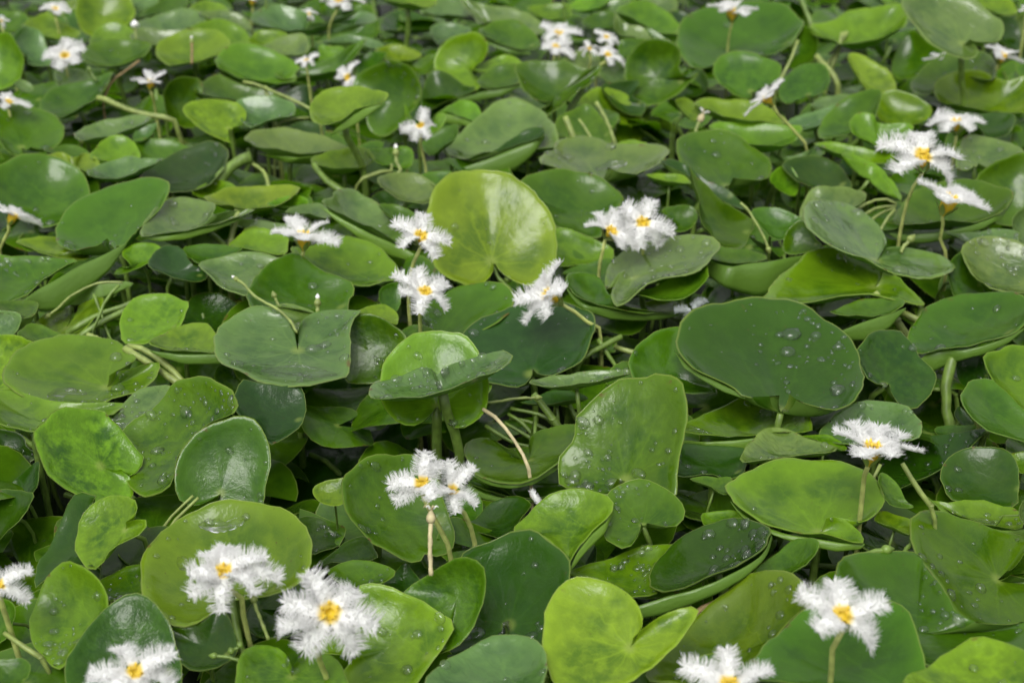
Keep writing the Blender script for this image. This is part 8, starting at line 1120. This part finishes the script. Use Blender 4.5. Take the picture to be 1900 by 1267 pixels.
def build_flower(rec):
    label, tubed, wilt, C, nv, tips, stl = rec
    C = np.array(C) * 1e-4; n = unit(np.array(nv, float)); T = arr(tips)
    L = float(np.median(np.linalg.norm(T, axis=1)))
    side = abs(n @ unit(CAMP - C)) < .33
    neck = -n * L * .47
    if stl:
        sp = arr(stl); sp = np.vstack([neck[None], sp[sp[:, 2] < neck[2] - .001]])
    else:
        sp = np.array([neck, neck + np.array([.001, .002, -.02])])
    end = sp[-1]; bottom = np.array([end[0] + .003, end[1] + .004, WATER - C[2]])
    if bottom[2] < end[2] - .004: sp = np.vstack([sp, (end * .4 + bottom * .6), bottom])
    base = C + sp[-1]; off = Vector(C - base)
    root = thing('fringed_flower', label, 'flower', base, 'white fringed flowers')
    mat4 = Matrix.Translation(off) @ frame(n, np.array([1., .2, 0])).to_4x4()
    for q, t in enumerate(T):
        if side: t = t + n * L * .13
        lam, fr = PETALS[rng.choice((0, 2, 2, 4) if side else (0, 0, 1, 1, 2, 3))]
        o = mesh_obj('petal', lam, root)
        ln = np.linalg.norm(t)
        yv = unit(np.cross(n, t)); zt = unit(np.cross(t, yv)); fx = frame(zt, t)
        tw = Matrix.Rotation(rng.gauss(0, .22), 3, 'X')
        o.matrix_local = Matrix.Translation(off) @ (fx @ tw @ Matrix.Diagonal((ln * .9, L * rng.uniform(1.0, 1.2), L * .9))).to_4x4()
        f = mesh_obj('fringe', fr, o); f['kind'] = 'stuff'
        if wilt:
            for x in (o, f):
                x.material_slots[0].link = 'OBJECT'; x.material_slots[0].material = WILT
    if tubed:
        o = mesh_obj('corolla_tube', TUBE_ME, root); o.matrix_local = mat4 @ Matrix.Scale(L * (.95 if side else .60), 4)
        for q in range(5):
            o = mesh_obj('stamen', STAMEN_ME, root)
            o.matrix_local = mat4 @ Matrix.Scale(L, 4) @ Matrix.Rotation(q * 1.2566 + .3, 4, 'Z') @ Matrix.Translation((.12, 0, -.06))
        for q in range(5):
            o = mesh_obj('sepal', SEPAL_ME, root)
            o.matrix_local = mat4 @ Matrix.Scale(L, 4) @ Matrix.Rotation(q * 1.2566, 4, 'Z')
    if 'grey drop' in label:
        o = mesh_obj('water_droplet', DROP_ME, root)
        o.matrix_local = Matrix.Translation(off + Vector(T[3] * .55 + n * L * .16)) @ frame(n, np.array([1., .2, 0])).to_4x4() @ Matrix.Scale(L * .17, 4)
    sp = spline(sp, 16, False)
    Vv, Ff = tube(sp, np.linspace(.00068, .00085, 16), 8)
    o = mesh_obj('stalk', make_mesh('flower_stalk', Vv, Ff, FSTALK), root); o.location = off
for rec in FLOWERS: build_flower(rec)

# ---------------------------------------------------------------- loose stems, buds, pods
def build_stem(rec):
    name, label, ck, end, r, path = rec
    r *= 1e-5; P = arr(path); base = P[0].copy(); Q = P - base
    cat = {'stem': 'stem', 'flower_bud': 'bud', 'seed_pod': 'pod', 'dead_flower': 'dead flower', 'fallen_petal': 'petal'}[name]
    if name == 'fallen_petal':
        t = Q[-1]; ln = np.linalg.norm(t); root = thing(name, label, cat, base)
        n = unit(CAMP - base); fx = frame(unit(n - unit(t) * (n @ unit(t))), t)
        o = mesh_obj('petal', PETALS[0][0], root); o.matrix_local = (fx @ Matrix.Diagonal((ln * 1.2, ln * .8, ln))).to_4x4()
        f = mesh_obj('fringe', PETALS[0][1], o); f['kind'] = 'stuff'
        return
    root = thing(name, label, cat, base, 'loose stems among the leaves' if name == 'stem' else None)
    sp = spline(Q, 18, False) if len(Q) > 2 else np.linspace(Q[0], Q[-1], 18)
    wob = np.array([[rng.gauss(0, 1) for _ in range(3)] for _ in range(18)]) * r * .08
    if name == 'stem':                                     # runs on down into the water
        lo, hi = (0, -1) if sp[0][2] < sp[-1][2] else (-1, 0)
        e0 = sp[lo]; dd = unit(sp[lo] - sp[1 if lo == 0 else -2]); tail = np.array([e0 + dd * .006 + np.array([0, .002, -.006]), [e0[0] + dd[0] * .012, e0[1] + .006, min(e0[2] - .004, -.066 - base[2])]])
        sp = spline(np.vstack([tail[::-1], sp[::3], sp[-1:]]) if lo == 0 else np.vstack([sp[:1], sp[::3], sp[-1:], tail]), 18, False)
    rad = r * (1 + .10 * np.sin(np.arange(18) * 1.3 + rng.random() * 6))
    Vv, Ff = tube(sp + wob, rad, 9)
    mesh_obj('shaft', make_mesh('stem_shaft', Vv, Ff, STEMS_M[ck]), root)
    if name == 'stem': 
        k = sp[rng.choice((3, 13))]                       # a joint ring
        Vv, Ff = blob(k - unit(sp[9] - sp[8]) * r * .8, unit(sp[9] - sp[8]), r * 1.6, r * 1.22, 6, 9)
        mesh_obj('node', make_mesh('stem_node', Vv, Ff, STEMS_M[ck]), root)
    d = unit(sp[-1] - sp[-3])
    if end in ('bud', 'wbud', 'bud2', 'rbud', 'dead', 'ball'):
        p = sp[-1]
        if end == 'bud': p = sp[0]; d = unit(sp[0] - sp[2])
        kk = {'rbud': (5.5, 2.0), 'bud': (5, 1.7), 'wbud': (7, 3.6), 'bud2': (5, 1.8), 'dead': (6.5, 2.1), 'ball': (4.6, 2.3)}[end]
        m = {'wbud': WHITE, 'dead': STEMS_M['w'], 'rbud': STEMS_M['s' if ck == 's' else 'y'], 'ball': STEMS_M['s']}.get(end, STEMS_M['y'])
        Vv, Ff = blob(p - d * r, d, kk[0] * r, kk[1] * r, 9, 11, .7 if end != 'ball' else 1)
        mesh_obj('capsule', make_mesh('bud_capsule', Vv, Ff, m), root)
        if end in ('bud', 'bud2'):
            Vv, Ff = blob(p + d * r * 2.6, d, 3 * r, 1.15 * r, 6, 9, .8)
            mesh_obj('tip', make_mesh('bud_tip', Vv, Ff, WHITE), root)
        if end == 'dead':
            for q in range(6):
                a = q * 1.05 + rng.random(); u = unit(np.cross(d, [.3, .2, .9])); v = np.cross(d, u)
                o_ = math.cos(a) * u + math.sin(a) * v; s0 = p + d * r * 5.2 + o_ * r * .9
                Vv, Ff = tube(spline([s0, s0 + d * r * 1.0 + o_ * r * .8, s0 + d * r * 1.5 + o_ * r * rng.uniform(1.2, 2.4), s0 + d * r * rng.uniform(.3, 1.6) + o_ * r * 2.6], 9, False), [r * x for x in (.35, .42, .45, .42, .38, .34, .28, .2, .08)], 6)
                mesh_obj('shrivelled_petal', make_mesh('shrivelled_petal', Vv, Ff, WHITE if q % 2 else STEMS_M['w']), root)
        if end == 'ball' and name == 'seed_pod':
            Vv, Ff = blob(sp[9] + np.array([.0006, 0, .0004]), unit(np.array([.5, .1, .8])), 4 * r, 2 * r, 8, 10, 1)
            mesh_obj('capsule', make_mesh('bud_capsule', Vv, Ff, STEMS_M['s']), root)
for rec in STEMS: build_stem(rec)

# ---------------------------------------------------------------- the tangle low down: countless stalks and drowned leaves
def tangle():
    V, Fc = [], []
    g = random.Random(5)
    for q in range(900):
        y = .22 + 1.45 * g.random() ** .85; x = g.uniform(-1, 1) * (.12 + .40 * y)
        a = g.uniform(0, 6.28); L = g.uniform(.02, .07); z0 = g.uniform(-.070, -.038)
        up_ = g.random() < .45
        dz = g.uniform(.02, .045) if up_ else g.uniform(-.004, .012)
        dx, dy = (L * math.cos(a), L * math.sin(a)) if not up_ else (.012 * math.cos(a), .012 * math.sin(a))
        P = [np.array([x, y, z0]), np.array([x + dx * .35 + g.gauss(0, .003), y + dy * .3, z0 + dz * .4]), np.array([x + dx * .75, y + dy * .7 + g.gauss(0, .003), z0 + dz * .8]), np.array([x + dx, y + dy, min(-.015, z0 + dz)])]
        v, f = tube(spline(P, 7, False), g.uniform(.0006, .0014), 5, cap=False)
        b0 = len(V); V += list(v); Fc += [tuple(b0 + i for i in t) for t in f]
    o = mesh_obj('stem_tangle', make_mesh('stem_tangle', V, Fc, STALK)); o['kind'] = 'stuff'
    V, Fc, U1, U2 = [], [], [], []
    for q in range(2700):
        y = .22 + 1.45 * g.random() ** .85; x = g.uniform(-1, 1) * (.12 + .40 * y); z = g.uniform(-.050, -.011)
        r = g.uniform(.012, .020); t = g.uniform(0, .45); a = g.uniform(0, 6.28); rot = g.uniform(0, 6.28)
        n = np.array([math.sin(t) * math.cos(a), math.sin(t) * math.sin(a), math.cos(t)])
        e1 = unit(np.cross(n, [math.cos(rot), math.sin(rot), .1])); e2 = np.cross(n, e1); c = np.array([x, y, z]); b0 = len(V)
        V.append(c); U1.append((0, 0)); U2.append((.3, 0))
        for ring, s in ((0, .55), (1, .95), (2, 1.0)):
            for k in range(23):
                w = .25 + (2 * math.pi - .5) * k / 22
                p = c + s * r * (math.cos(w) * e1 + math.sin(w) * e2) * (1 - .08 * math.cos(w)) + n * (r * .12 * s * s * math.sin(3 * w + q))
                V.append(p); U1.append((s * math.cos(w), s * math.sin(w))); U2.append((s, 0))
        for k in range(22):
            Fc.append((b0, b0 + 1 + k, b0 + 2 + k))
            for ring in range(2):
                a0 = b0 + 1 + ring * 23 + k; Fc.append((a0, a0 + 23, a0 + 24, a0 + 1))
    o = mesh_obj('low_foliage', make_mesh('low_foliage', V, Fc, LEAF, {'leaf': U1, 'rim': U2})); o['kind'] = 'stuff'
    o.color = (*COLS['g'], .3)
tangle()
